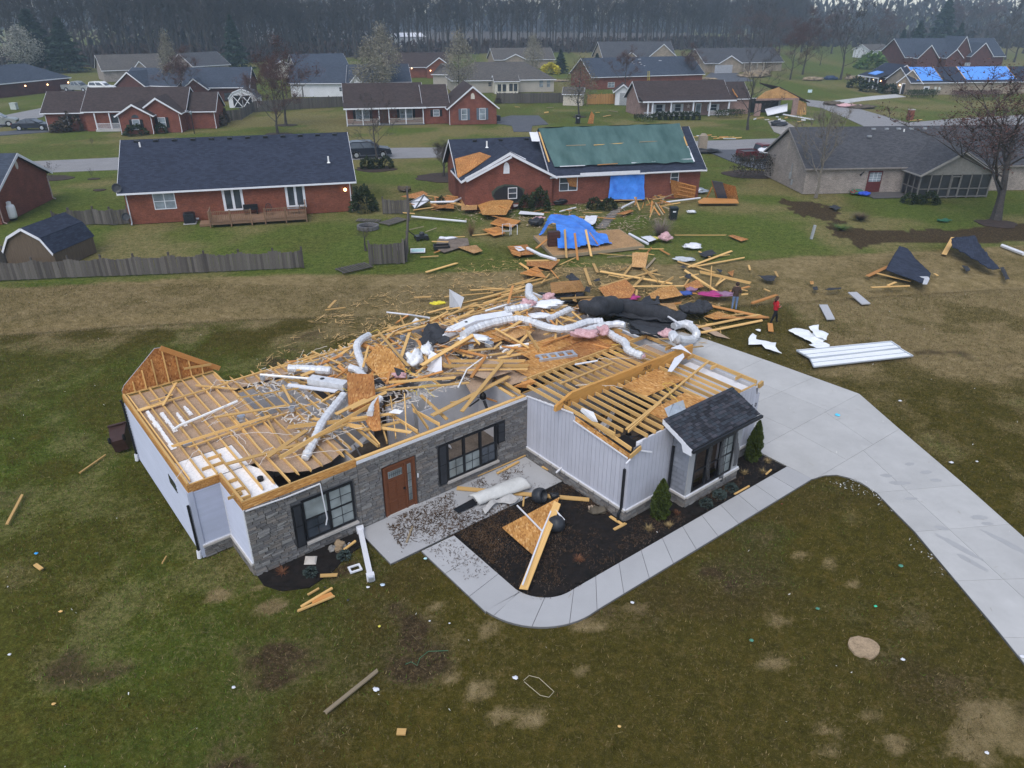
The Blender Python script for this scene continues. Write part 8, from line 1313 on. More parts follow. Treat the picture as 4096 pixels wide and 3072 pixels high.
LEAFL = leafm('brown leaf litter', (.075,.045,.026), .5); litter('leaf_litter', HP([(4.2,-2.0),(4.6,-.2),(11.1,-.2),(11.0,-1.2),(8.8,-1.4),(8.4,-3.2),(6.2,-4.4),(6.2,-2.4)]), 4600, LEAFL, 3, .10, .010, zz=.06); litter('leaf_litter', HP([(6.2,-2.6),(11,-2.5),(17,-6.2),(17,-6.8),(7.4,-6.6),(6.3,-5.8)]), 6000, LEAFL, 4, .11, .008, zz=.06); litter('bark_chips', INNERBED, 5000, leafm('pale bark chips', (.10,.075,.055), .5), 14, .05, .008, zz=.06); litter('leaf_litter', HP([(4.9,-2.4),(6.0,-2.4),(6.0,-4.6),(4.9,-4.6)]), 260, LEAFL, 5, .08, .008, zz=.06)
litter('splinters', HP([(5,8),(5,14),(12,20),(26,22),(34,14),(32,4),(20,1),(19,8)]), 2600, plain('splinters', (.55,.36,.15)), 6, .5, .018, gz, .1); litter('wreckage_crumbs', HP([(3,1.5),(3,8.4),(18,8.4),(18,2.4),(11,2.2)]), 2200, plain('crumbs', (.55,.50,.45)), 7, .3, .03, None, 2.95); litter('wreckage_crumbs', GP('v', [(-400,380),(900,420),(1400,420),(1400,560),(900,700),(300,640),(-600,560)]), 900, plain('crumbs pale', (.40,.24,.12), c2=(.5,.42,.34)), 8, .4, .035, gz, .10); litter('foam_bits', [(-30,10),(30,10),(34,45),(-30,45)], 260, plain('white foam bits', (.7,.7,.68)), 9, .045, .012, gz, .08); litter('straw', [(-30,10),(30,10),(34,45),(-30,45)], 1300, leafm('straw', (.24,.19,.10)), 10, .2, .0035, gz, .07); litter('pale_gravel', HP([(18.5,-8.4),(20.5,-9.3),(17.5,-14),(16.9,-13.8),(19.5,-10.2)]), 260, plain('pale grit', (.5,.5,.48)), 12, .05, .02, gz, .06)
r = random.Random(77)
for i in range(120):
 u = r.uniform(4.5, 17.5); v = r.uniform(3.2, 10.5) if u < 11 else r.uniform(2.2, 12); a = HA.w(u, v, 0); an = HA.yaw+r.choice((r.gauss(.15,.25), r.gauss(1.4,.35))); L_ = r.uniform(.7,3.2); c = a+V((math.cos(an)*L_, math.sin(an)*L_, 0)); a.z = surf(a)+r.uniform(.03,.32); c.z = surf(c)+r.uniform(.03,.32)
 tangle(r.choice((0,0,0,1)), axm(a, c, r.choice((.09,.09,.14)), .04, r.uniform(-.5,.5)))
for i in range(28): u = r.uniform(4, 20); v = r.uniform(2, 13) if u > 11 else r.uniform(2, 9); a = HA.w(u, v, 0); p = V((a.x, a.y, surf(a)+.25)); c = p+V((r.uniform(-2,2), r.uniform(-1.5,1.5), r.uniform(-.05,.2))); c.z = max(.1, surf(c)+r.uniform(.1,.3)); e = c+V((r.uniform(-1.5,1.5), r.uniform(-1,1), 0)); e.z = surf(e)+.15; tag(cable([p, c, e], CABW if r.random() < .8 else CABY, .010, 'cable', 8, .06, i, None), 'loose cable trailing over the wreckage', 'cable', 'loose cables over the wreckage')
t = thing('attic_ladder', 'folded grey attic ladder lying on the strand board floor', 'ladder', hit(('b',1660,860),.05), HA.yaw-.35)
for y in (-.22,.22): MB().box(-.85,.85,y-.04,y+.04,0,.1).build('stringer', GALV, t)
for i in range(5): MB().box(-.75+i*.37,-.63+i*.37,-.18,.18,.03,.08).build('tread', GALV, t)
for q, rr_ in ((('b',425,715),.12), (('b',1120,770),.2), (('b',975,795),.12), (('a',1310,640),.1), (('a',1545,890),.12)): tag(MB().lathe([(rr_,0),(rr_,.16),(rr_*.8,.17),(rr_*.8,.02)], (0,0,0), 12).build('vent_collar', GALV), 'round steel vent collar in the wreckage', 'vent collar', 'steel vent collars').location = hit(q, .05)

b = MB(); rs_ = random.Random(3)
for m_, M in TANGLE: b.hexa([M @ V((x+rs_.uniform(-.02,.02), y, z)) for z in (-.5,.5) for x, y in ((-.5,-.5),(.5,-.5),(.5,.5),(-.5,.5))], m_)
b.build('board_tangle', [PINE, PINE_O, KRAFT, DRYW], kind='stuff')
def bin_(loc, label, m, tip=None, s=1):
 t = thing('wheeled_bin', label, 'bin', loc); b = MB().hexa([(-.26,-.28,.08),(.26,-.28,.08),(.26,.28,.08),(-.26,.28,.08),(-.33,-.36,1.0),(.33,-.36,1.0),(.33,.36,1.0),(-.33,.36,1.0)]); o1 = b.build('body', m, t); o2 = MB().box(-.36,.36,-.40,.42,1.0,1.07).box(-.3,.3,-.3,.3,1.07,1.1).build('lid', m, t)
 for x in (-.27,.27): w = MB().lathe([(.13,-.03),(.14,0),(.13,.03)], (0,0,0), 12).build('wheel', TYRE, t); w.matrix_basis = Matrix.Translation((x,.32,.14)) @ Matrix.Rotation(PI/2,4,'Y')
 MB().box(-.28,.28,.42,.46,.92,.97).build('handle', m, t); MB().box(-.13,.13,-.372,-.36,.72,.82).build('sticker', WHITE, t); t.scale = (s,s,s)
 if tip: t.rotation_euler = tip
 return t
p = G(('a',125,1240)); t = bin_(p+V((.25,0,.34)), 'brown wheeled bin tipped on its side by the left wing', BROWNP, (R(80),R(8),R(200))); bin_(G(('v',1390,560)), 'dark green bin standing right of the lumber pile', plain('dark green plastic', (.014,.022,.024), .45)); bin_(G(('r',625,995)), 'black bin on the street side lawn behind the green tarp', BLACKP, s=1.2); tag(MB().extr([(0,0,0),(.9,.1,0),(1.0,0,1.3),(.5,0,1.9),(.2,.1,.9)], (0,.1,0)).build('sheathing', OSB_D), 'orange sheathing scrap standing behind the green tarp', 'sheathing').location = G(('r',705,995))
t = thing('propane_tank', 'white upright propane tank beside the left edge house', 'tank', G(('t',105,560))); MB().lathe([(.30,.12),(.39,.22),(.41,.4),(.41,1.05),(.36,1.22),(.2,1.3)], (0,0,0), 20).build('body', WHTP, t, smooth=True); MB().lathe([(.22,1.28),(.22,1.5),(.16,1.54)], (0,0,0), 14).build('collar', WHTP, t); MB().lathe([(.33,0),(.33,.13)], (0,0,0), 14).build('base_ring', BLACK, t)
t = thing('lawn_mower', 'black push mower on the grass below the fire ring', 'mower', G(('u',1380,720)), R(20)); MB().box(-.5,.5,-.32,.32,.15,.34).build('deck', BLACKP, t); MB().lathe([(.2,.34),(.22,.5),(.12,.6)], (.05,0,0), 10).build('engine', CHAR, t); MB().tube([(-.45,-.22,.3),(-1.1,-.22,.85),(-1.1,.22,.85),(-.45,.22,.3)], .025, 5).build('handle', BLACK, t)
for x in (-.4,.4):
 for y in (-.36,.36): w = MB().lathe([(.13,-.03),(.14,.03)], (0,0,0), 10).build('wheel', TYRE, t); w.matrix_basis = Matrix.Translation((x,y,.14)) @ Matrix.Rotation(PI/2,4,'X')
t = thing('fire_ring', 'ring of dark stone blocks on the lawn behind the weeping tree', 'fire ring', G(('u',950,632)))
me = MB().box(-.14,.14,-.09,.09,0,.3).mesh('block', STONE[3])
for i in range(16): a = i*PI/8; link('block', me, t, mw=Matrix.Translation((math.cos(a)*.8,math.sin(a)*.8,0)) @ Matrix.Rotation(a+PI/2,4,'Z'))
MB().lathe([(.7,0),(.7,.05)], (0,0,0), 14).build('ash', BLACKP, t)
def fallen_panel(q0, q1, wd, label, seed=0):
 a = G(q0,.06); c = G(q1,.06); t = thing('fence_section', label, 'fence panel', a, math.atan2((c-a).y,(c-a).x), 'fallen fence panels'); L_ = (c-a).length; n = int(L_/.2)
 for y in (0, wd): MB().box(0,L_,y-.05,y+.05,0,.06).build('rail', FENCEG[1], t)
 me = MB().box(-.06,.06,-.15,wd+.15,.06,.085).mesh('picket', FENCEG[seed % 2])
 for i in range(n): link('picket', me, t, mw=Matrix.Translation((.1+i*L_/n,0,0)))
fallen_panel(('u',745,995), ('u',990,940), 1.0, 'fallen fence panel at the edge of the swale', 1); fallen_panel(('u',1110,608), ('u',1265,560), 1.0, 'fallen fence panel beside the leaning post', 0); fallen_panel(('u',850,572), ('u',1040,580), .5, 'fallen fence strip behind the fire ring', 0); sheet3('fence_section', FENCEG[0], Q('u', (1160,765),(1265,745),(1262,800),(1165,810)), 'tilted grey board panel behind the isolated fence', 'fence panel', 'fallen fence panels', lift=.25)
stick('fence_post', FENCEG[1], G(('u',1278,568)), G(('u',1278,420),0)*0+G(('u',1278,568))+V((0,0,2.9)), .16, .16); tag(bpy.data.objects['fence_post'], 'tall leaning dark post at the broken garden fence', 'post')
o = stick('fence_post', FENCEG[1], G(('u',1255,900)), G(('u',1255,900))+V((.3,.6,3.6)), .12, .12); tag(o, 'long dark pole leaning above the isolated fence', 'post'); o = stick('utility_marker', plain('grey utility box', (.33,.34,.36)), G(('w',500,715)), G(('w',500,715))+V((.1,0,1.1)), .22, .16); tag(o, 'slim grey utility post on the back lawn before the right bed', 'utility post')
for q, lb, s_ in ((('p',120,880),'pale utility box on the far left lawn',1.4),): tag(MB().box(-.5,.5,-.4,.4,0,1.0).box(-.55,.55,-.45,.45,1.0,1.1).build('utility_box', plain('pale utility green', (.42,.46,.44))), lb, 'utility box').location = G(q)
t = thing('swing_frame', 'dark timber swing frame before the white sided house', 'swing frame', G(('q',430,790)), R(8)); 
for x in (-3.2,0.0): MB().beam((x,-.9,0),(x,0,2.3),.12,.12).beam((x,.9,0),(x,0,2.3),.12,.12).build('leg', FENCEG[1], t)
MB().beam((-3.6,0,2.35),(.5,0,2.35),.14,.16).build('crossbar', FENCEG[1], t)
t = thing('brick_mailbox', 'brick mailbox pillar at the corner of the cross street', 'mailbox', G(('s',1290,965))); MB().box(-.4,.4,-.4,.4,0,1.6).build('pillar', BR_RED2, t); MB().box(-.45,.45,-.45,.45,1.6,1.7).build('cap', CAPST, t); t = thing('brick_mailbox', 'stone mailbox pillar at the street right of the green tarp', 'mailbox', G(('r',1625,1200))); MB().box(-.5,.5,-.45,.45,0,1.7).build('pillar', BR_BEIGE, t); MB().lathe([(.5,1.7),(.3,1.95),(.05,2.0)], (0,0,0), 10).build('cap', BR_BEIGE, t)
lump(('r',1640,1225), 1.1, .5, BLACKP, 'crumpled black roofing beside the stone mailbox', 'roofing', 'roofing', 0, 70, (1.7,.6), 'torn pieces of black roofing')
for i in range(26): a = ('r', r.uniform(1540,1900), r.uniform(1095,1120)); B(a, ('r', a[1]+r.uniform(30,110), a[2]+r.uniform(-10,6)), .16, .06, r.choice((PINE,PINE_O,WHITE)), 'plank in the kerbside wreckage before the pinkish house', 'kerbside planks', l0=.1) if i < 12 else None
for i, (x, y, x1, y1, m) in enumerate(((120,862,160,865,PINE),(355,908,390,903,PINE),(375,868,430,866,PINE_G),(830,940,890,928,PINE),(870,892,950,905,PINE_G),(770,908,800,906,PINE))): B(('r',x,y), ('r',x1,y1), .2, .06, m, ('stray plank at the dark drive lawn','stray plank left of the thin pear','grey plank before the board fence','pair of planks before the bushes','grey plank beside the corner bushes','short plank on the lawn under the white shed')[i], 'stray planks on the far lawn')
for i in range(14): a = ('s', r.uniform(20,560), r.uniform(925,990)); B(a, ('s', a[1]+r.uniform(20,80), a[2]+r.uniform(-12,6)), .2, .06, r.choice((PINE,WHITE,PINE_O,PINE_G)), 'plank on the drive of the ruined garage', 'planks on the ruined drive', l0=.1)
B(('s',275,925), ('s',520,968), .6, .2, WHITE, 'long white door section lying before the ruined garage', 'white trim strips and pipes', l0=.2, name='door_section', cat='door section'); B(('s',1290,972), ('s',1390,963), .3, .08, PINE, 'white plank at the foot of the brick mailbox', 'stray planks on the far lawn')
RUBM = plain('mixed rubble', (.20,.15,.11), .95, .6, 1.2, fine=6, c2=(.42,.33,.22))
for q, r_, h_, m, lb, i in ((('s',20,620),2.6,1.5,RUBM,'heap of house debris across the side street, left',1), (('s',520,645),2.2,1.0,RUBM,'heap of pale debris beside the far lawn road',2), (('s',655,640),1.4,1.0,BLUEB if False else plain('dark blue vinyl', (.03,.05,.10)),'dark blue covered heap on the far lawn',3), (('s',850,640),1.8,1.0,RUBM,'heap of torn boards left of the pillared porch',4), (('s',800,862),1.6,.8,PINK,'pink rubbish heap at the corner of the far drive',5), (('s',900,870),1.8,.7,SHRUBB,'brown rubbish along the far drive verge',6), (('s',685,845),1.3,.8,SHRUBB,'dark box of rubbish where the far drive meets the road',7), (('r',1680,640),1.8,.6,RUBM,'debris heap at the left of the garage drive',8), (('r',2080,610),2.8,1.6,RUBM,'debris heap at the right of the garage drive',9), (('r',480,655),1.8,.5,RUBM,'small debris heap by the forsythia lane',10), (('s',240,1010),1.0,.9,CHAR,'black bins huddled on the ruined drive',11), (('v',470,430),.6,.7,BLACKP,'black rubbish bags at the foot of the brick wall',12), (('v',290,600),.5,.7,CHAR,'dark leaf blower shape on the littered back lawn',13), (('u',1240,325),.5,.5,SHRUBB,'brown wire basket on the left of the wreckage',14), (('u',1490,1240),.25,.15,plain('yellow bag', (.7,.6,.05)),'yellow plastic bag behind the rear wall, left of two',15), (('u',1530,1238),.25,.2,bpy.data.materials['yellow bag'] if 'yellow bag' in bpy.data.materials else PINE,'small yellow bag behind the rear wall, right of two',16), (('v',1700,1165),.6,.2,plain('magenta cloth', (.38,.04,.18)),'magenta cloth heap beside the man',17), (('v',1810,1165),.45,.2,plain('mauve cloth', (.28,.16,.25)),'mauve cloth right of the magenta heap',18), (('v',1020,1185),.6,.12,bpy.data.materials['magenta cloth'],'magenta cloth under the dark orange sheathing',19), (('v',1490,1155),.4,.15,plain('blue cloth', (.05,.10,.35)),'blue cloth scrap in the swale',20), (('v',1535,1135),.3,.3,bpy.data.materials['mauve cloth'],'mauve pillow in the swale',21), (('v',1480,880),.6,.12,plain('pale grey plastic', (.5,.52,.55)),'round pale plastic lid on the lawn above the swale',22), (('v',1545,785),.5,.4,WHITE,'crumpled white strips on the lawn above the swale',23), (('v',1540,505),.3,.3,WHITE,'white bag on the grass right of the green bin',24), (('v',1605,340),.6,.5,GALV,'grey tub beside the orange leaning panel',25), (('w',865,350),.5,.4,plain('green toy', (.05,.15,.10)),'green plastic toy at the back door',26), (('w',925,360),.45,.4,plain('blue toy', (.03,.08,.5)),'blue plastic toy box at the back door',27), (('w',840,352),.25,.4,REDP,'red toy at the back door',28), (('w',1563,570),.4,.2,plain('green hose', (.03,.12,.07)),'coiled green hose on the right back lawn',29), (('v',1100,370),.45,.6,BLACK,'dark wire chair at the foot of the blue wall tarp',30)): lump(q, r_, h_, m, lb, 'debris', 'debris_heap' if r_ > 1.2 else 'rubbish', 0, 100+i, (1.3,.8))
tag(MB().extr([(0,0,0),(.9,0,0),(.9,0,.6),(0,0,.6)], (0,.04,0)).build('yard_sign', plain('pale blue sign', (.55,.68,.75))), 'small pale blue yard sign on the far lawn', 'sign').location = G(('s',472,745),.5); o = MB().tube([(.2,0,0),(.2,0,.6)], .03, 4).tube([(.7,0,0),(.7,0,.6)], .03, 4).build('sign_leg', BLACK, bpy.data.objects['yard_sign']); o.location = (0,.02,-.5)
for i in range(12): q = ('v', 950-i*12.5, 470+i*14); o = MB().box(-.42,.42,-.16,.16,-.1,.05).build('stepping_stone', STONE[1]); o.location = G(q); o.rotation_euler = (0,0,.25); tag(o, 'dark stepping stone in the path down from the blue wall tarp', 'stepping stone', 'stepping stone path')
t = thing('chair_frame', 'white metal chair frame lying by the orange slatted frame', 'chair', G(('u',2080,690))); MB().tube([(-.5,0,.05),(-.5,.1,.9),(.1,.1,.95),(.1,0,.05)], .03, 5).tube([(.2,.2,.05),(.2,.3,.8),(.7,.3,.8),(.7,.2,.05)], .03, 5).build('frame', WHITE, t); MB().box(-.5,.1,-.3,.1,.4,.43).build('seat', plain('grey seat', (.3,.28,.25)), t)
t = thing('window_sash', 'white window sash lying on the lawn left of the brown slab', 'window', G(('u',1350,812),.06), .1); MB().box(-.55,.55,-.5,-.42,0,.06).box(-.55,.55,.42,.5,0,.06).box(-.55,-.47,-.42,.42,0,.06).box(.47,.55,-.42,.42,0,.06).build('frame', WHITE, t); MB().box(-.47,.47,-.42,.42,.02,.03).build('pane', plain('pale turquoise pane', (.35,.55,.52), .2), t)
t = thing('crate', 'black plastic crate on the brown slab', 'crate', G(('u',1540,790),.06), .2); MB().box(-.6,.6,-.4,-.35,0,.25).box(-.6,.6,.35,.4,0,.25).box(-.6,-.55,-.35,.35,0,.25).box(.55,.6,-.35,.35,0,.25).box(-.55,.55,-.35,.35,0,.03).build('body', BLACKP, t); lump(('u',1590,715), .4, .2, WHITE, 'pair of white slippers or cushions on the brown slab', 'cushion', 'cushion', .05, 55, (1.5,.5))
for q, w_, h_, m, lb in ((('i',293,130),.16,.2,plain('bright blue wrapper', (.05,.35,.75)),'bright blue wrapper on the left lawn'), (('h',62,380),.2,.09,plain('clear bottle', (.5,.6,.7), .2),'clear plastic bottle on the grass by the column'), (('h',36,715),.12,.12,plain('yellow scrap', (.7,.62,.1)),'yellow scrap on the front lawn'), (('h',440,672),.08,.16,WHITE,'white rag on the front lawn below the walk'), (('h',600,690),.08,.1,WHITE,'small white chip right of the rag'), (('h',1130,1128),.2,.07,WHITE,'white tube scrap left of the string loop'), (('h',405,170),.16,.16,plain('pale cyan paper', (.5,.75,.8)),'pale cyan paper at the edge of the walk'), (('h',2070,525),.16,.12,WHITE,'white fluff right of the walk bend'), (('j',1018,352),.13,.11,plain('mint green tile', (.05,.6,.35)),'mint green square on the right lawn'), (('j',1237,780),.16,.08,WHITE,'white oval on the right lawn below the soil patch'), (('j',2195,757),.18,.14,WHITE,'white paper at the edge of the driveway'), (('j',1912,1530),.13,.13,WHITE,'white paper near the bottom right corner'), (('g',705,425),.3,.2,plain('sky blue mask', (.12,.6,.85)),'sky blue sheet on the driveway'), (('g',1210,310),.2,.12,WHITE,'white scrap on the grass beyond the driveway bend'), (('g',1625,808),.22,.18,WHITE,'white foam lump right of the driveway'), (('g',1832,800),.14,.14,WHITE,'white triangle right of the driveway'), (('g',256,1142),.08,.12,REDP,'small red flag scrap beside the walk'), (('g',1218,1642),.2,.14,plain('green lid', (.08,.25,.18)),'green lid half sunk in the lawn by the driveway'), (('j',20,628),.16,.12,bpy.data.materials['green lid'],'green lid with a dark trail on the front lawn'), (('j',552,372),.16,.12,bpy.data.materials['green lid'],'green lid left of the mint square'), (('i',78,942),.12,.14,WHITE,'white chip at the far left of the lawn'), (('i',432,1338),.14,.06,PINE,'pale wood chip on the lower left lawn'), (('i',488,595),.16,.06,PINE,'yellow wood chip on the left lawn'), (('i',1880,1205),.14,.08,WHITE,'two white flakes on the lower lawn'), (('h',8,1225),.22,.3,WHITE,'white fluff pile right of the grey plank'), (('h',1965,1520),.12,.12,PINE,'small tan square near the lower right'), (('d',1810,1408),.10,.1,BLACKP,'dark scrap above the split boards'), (('d',2155,1405),.14,.06,WHITE,'white peg beside the column foot'), (('d',1995,1510),.1,.12,NAVYP,'dark blue scrap right of the split boards')): lump(q, w_*.36, min(w_,h_)*.28, m, lb, 'litter', 'litter', .03, int(q[1]), (1,.8), 'litter on the near lawn')
b = MB(); p = G(('j',925,680)); b.prism([(p.x+.42*math.cos(a)*rnd.uniform(.9,1.1), p.y+.42*math.sin(a)*rnd.uniform(.85,1.1)) for a in [i*PI/10 for i in range(20)]], -.1, .02); o = b.build('soil_patch', SOIL); o['kind'] = 'structure'
def car(label, loc, yaw, paint, kind='suv', group='parked vehicles', name='parked_car', s=1):
 t = thing(name, label, 'car' if kind != 'pickup' else 'pickup', loc, yaw, group); w = .92; t.scale = (s,s,s)
 PR = {'suv': [(-2.3,.35),(-2.35,.75),(-2.3,1.0),(-2.15,1.05),(1.0,1.08),(2.15,.92),(2.32,.75),(2.35,.4)], 'sedan': [(-2.3,.3),(-2.35,.7),(-2.2,.92),(-1.4,.95),(1.0,.95),(2.1,.82),(2.3,.65),(2.33,.32)], 'pickup': [(-2.7,.45),(-2.75,.9),(-2.7,1.08),(-.6,1.08),(1.2,1.1),(2.4,1.0),(2.6,.85),(2.65,.45)]}[kind]
 TP = {'suv': [(-2.2,1.05),(-2.0,1.62),(-1.7,1.72),(.3,1.72),(1.15,1.06)], 'sedan': [(-1.75,.94),(-1.0,1.38),(.2,1.42),(1.1,.94)], 'pickup': [(-.75,1.08),(-.65,1.7),(-.4,1.8),(.6,1.8),(1.35,1.1)]}[kind]
 ws = (-1.4,1.42) if kind != 'pickup' else (-1.7,1.75); b = MB(); poly = [(x,z) for x, z in PR]
 low = []
 for wx in ws[::-1]: low += [(wx+.42*math.cos(a), .36+.42*math.sin(a)) for a in [i*PI/6 for i in range(0,7)]]
 b.extr([(x,-w,z) for x, z in poly+low], (0,2*w,0)); body = b.build('body', paint, t); n = len(TP); b = MB(); wi = .74; A = [(x,-w*.97 if i in (0,n-1) else -wi,z) for i, (x,z) in enumerate(TP)]; C = [(x,-y,z) for x, y, z in A]; b.face(A[::-1]); b.face(C)
 for i in range(n-1): b.face([A[i],A[i+1],C[i+1],C[i]])
 b.build('cabin', paint, t); x0, z0 = TP[0]; x1, z1 = TP[-1]; tx0, tz = TP[1]; tx1 = TP[-2][0]
 for sg in (-1,1):
  y0 = sg*(w*.95+.01); y1 = sg*(wi+.035)
  for (fa, fb) in ((.06,.48),(.53,.92)): P_ = lambda f, k: (x0+(x1-x0)*f*.98+(tx0+(tx1-tx0)*f-(x0+(x1-x0)*f))*k, y0+(y1-y0)*k+sg*.004, z0+.05+(tz-z0)*k*.88); MB().face([P_(fa,0),P_(fb,0),P_(fb,1),P_(fa,1)]).build('side_window', DGLASS, t)
 MB().face([(x1-.02,-w*.86,z1+.05),(x1-.02,w*.86,z1+.05),(tx1+.06,wi*.9,tz-.03),(tx1+.06,-wi*.9,tz-.03)]).build('windscreen', DGLASS, t).location = (.03,0,.02); MB().face([(x0,w*.86,z0+.08),(x0,-w*.86,z0+.08),(tx0,-wi*.9,tz-.04),(tx0,wi*.9,tz-.04)]).build('rear_window', DGLASS, t).location = (-.03,0,.02)
 if kind == 'pickup': MB().box(-2.62,-.85,-.75,.75,1.082,1.087).build('bed', BLACKP, t); MB().box(-2.7,-.8,-.92,-.8,1.08,1.16).box(-2.7,-.8,.8,.92,1.08,1.16).box(-2.74,-2.66,-.8,.8,1.08,1.16).build('bed_rail', paint, t)
 for wx in ws:
  for y in (-w+.06, w-.06): o = MB().lathe([(.25,-.1),(.35,-.1),(.37,-.06),(.37,.06),(.35,.1),(.25,.1)], (0,0,0), 16).build('wheel', TYRE, t); o.matrix_basis = Matrix.Translation((wx,y,.37)) @ Matrix.Rotation(PI/2,4,'X'); MB().lathe([(.05,-.11),(.22,-.105),(.22,.105),(.05,.11)], (0,0,0), 12).build('rim', GALV, o)
 fx = PR[-2][0]
 for y in (-.7,.7): MB().box(fx-.1,fx+.03,y-.16,y+.16,.68,.82).build('headlight', CGLASS, t); MB().box(-PR[1][0]*-1-.02,PR[1][0]+.08,y-.1,y+.1,.7,.95).build('tail_light', REDP, t)
 MB().box(fx-.05,fx+.04,-.5,.5,.55,.75).build('grille', BLACKP, t); MB().box(fx-.2,fx+.08,-.9,.9,.34,.5).box(PR[0][0]-.08,PR[0][0]+.15,-.9,.9,.34,.5).build('bumper', CHAR if paint is not WHTP else paint, t)
 for y in (-1.02,1.02): MB().box(x1-.35,x1-.2,y-.09,y+.09,1.0,1.16).build('mirror', paint, t)
 return t
car('dark suv parked in the street behind the charcoal roofed house', G(('q',960,1262)), R(14), NAVYP, 'suv', s=1.12); car('silver pickup on the drive of the far left house', G(('p',630,735)), R(-8), SILVP, 'pickup', s=1.15); car('white suv behind the silver pickup at the far left house', G(('p',830,735)), R(-4), WHTP, 'suv', s=1.15); car('dark sedan on the dark drive left of the gabled brick ranch', G(('p',275,1045)), R(8), NAVYP, 'sedan', s=1.1); car('pale suv cut by the left edge of the picture', G(('p',-10,1015)), R(20), SILVP, 'suv', s=1.15); car('dark red pickup beside the buff brick house', G(('r',2105,1290)), R(12), plain('dark red paint', (.10,.012,.016), .3, .1, spec=.5), 'pickup', s=1.1); lump(('r',2150,1232), .8, .8, WHITE, 'white bags heaped on the red pickup bed', 'bags', 'bags', 1.2, 91, (1.2,.7))
t = car('black car standing in the roofless garage under the joists', HA.w(13.6,-3.6,.1), HA.yaw+R(95)*0+PI/2*0, BLACKP, 'sedan', group='parked vehicles', s=.95)
for i in range(12): x = 150+i*9; y = 330+((i*37) % 70); car(f'far vehicle in the misty yard', V((x, y, 0)), R(10+i*23), (WHTP,SILVP,NAVYP)[i % 3], 'suv', group='vehicles in the misty far yard') if i < 9 else None
def crate_(u, v, z, sx, sy, sz, m, name, label, cat, part):
 t = thing(name, label, cat, HA.w(u,v,z), HA.yaw, None); MB().box(-sx/2,sx/2,-sy/2,sy/2,0,sz).build('body', m, t); MB().box(-sx/2+.03,sx/2-.03,-sy/2-.02,-sy/2,.05,sz-.05).build(part, m, t); return t
crate_(8.9,4.3,.1,.85,.7,1.75,WHTP,'refrigerator','white refrigerator standing in the wrecked kitchen','refrigerator','door'); crate_(5.9,1.4,.1,1.9,.8,.8,plain('brown sofa', (.12,.075,.05)),'sofa','brown sofa in the front room behind the door','sofa','cushion'); crate_(5.7,5.9,.1,.7,.5,.85,WHITE,'vanity','white bathroom vanity under the open joists','cabinet','door'); crate_(3.6,5.6,.1,1.5,.75,.5,WHITE,'bathtub','white bathtub in the roofless bathroom','bathtub','rim'); crate_(5.0,6.3,.1,.5,.6,.9,CHAR,'washer','dark washing machine in the roofless utility room','washer','door'); crate_(12.4,2.6,.1,.9,.6,2.0,BLACKP,'locker','black tall cabinet behind the garage','cabinet','door'); crate_(15.0,-4.3,.1,1.2,.7,.9,REDP,'tool_chest','red tool chest inside the bay window','tool chest','drawer'); crate_(16.6,-2.6,.1,1.4,1.0,1.3,plain('brown carton', (.32,.22,.13)),'carton','stack of brown cartons in the roofless garage','carton','flap')
t = thing('ceiling_fan', 'black ceiling fan dangling above the living room wall', 'ceiling fan', hit(('b',1070,1200),-.6)); MB().lathe([(.06,.3),(.13,.2),(.14,.05),(.08,0)], (0,0,0), 12).build('motor', BLACK, t); MB().tube([(0,0,.3),(.1,.05,.9)], .02, 5).build('rod', BLACK, t)
for i in range(4): a = i*PI/2+.4; MB().box(.12,.62,-.06,.06,.08,.095).build('blade', BLACK if i else PINE_O, t).rotation_euler = (.2,.5,a)
r = random.Random(5); fb_ = []
for i in range(60):
 u, v = (r.uniform(2.8,11), r.uniform(.4,8)) if i < 30 else (r.uniform(11.8,18), r.uniform(-5,-.3)); a = HA.w(u, v, r.uniform(.12,.6)); c = a+V((r.uniform(-1.2,1.2), r.uniform(-1,1), r.uniform(-.2,1.0))); c.z = max(.15, c.z); fb_.append((r.choice((0,1,2,3,0)), axm(a, c, r.uniform(.06,.4), .04)))
b = MB()
for m_, M in fb_: b.hexa([M @ V((x, y, z)) for z in (-.5,.5) for x, y in ((-.5,-.5),(.5,-.5),(.5,.5),(-.5,.5))], m_)
b.build('room_rubble', [PINE, PINE_O, KRAFT, DRYW], kind='stuff')
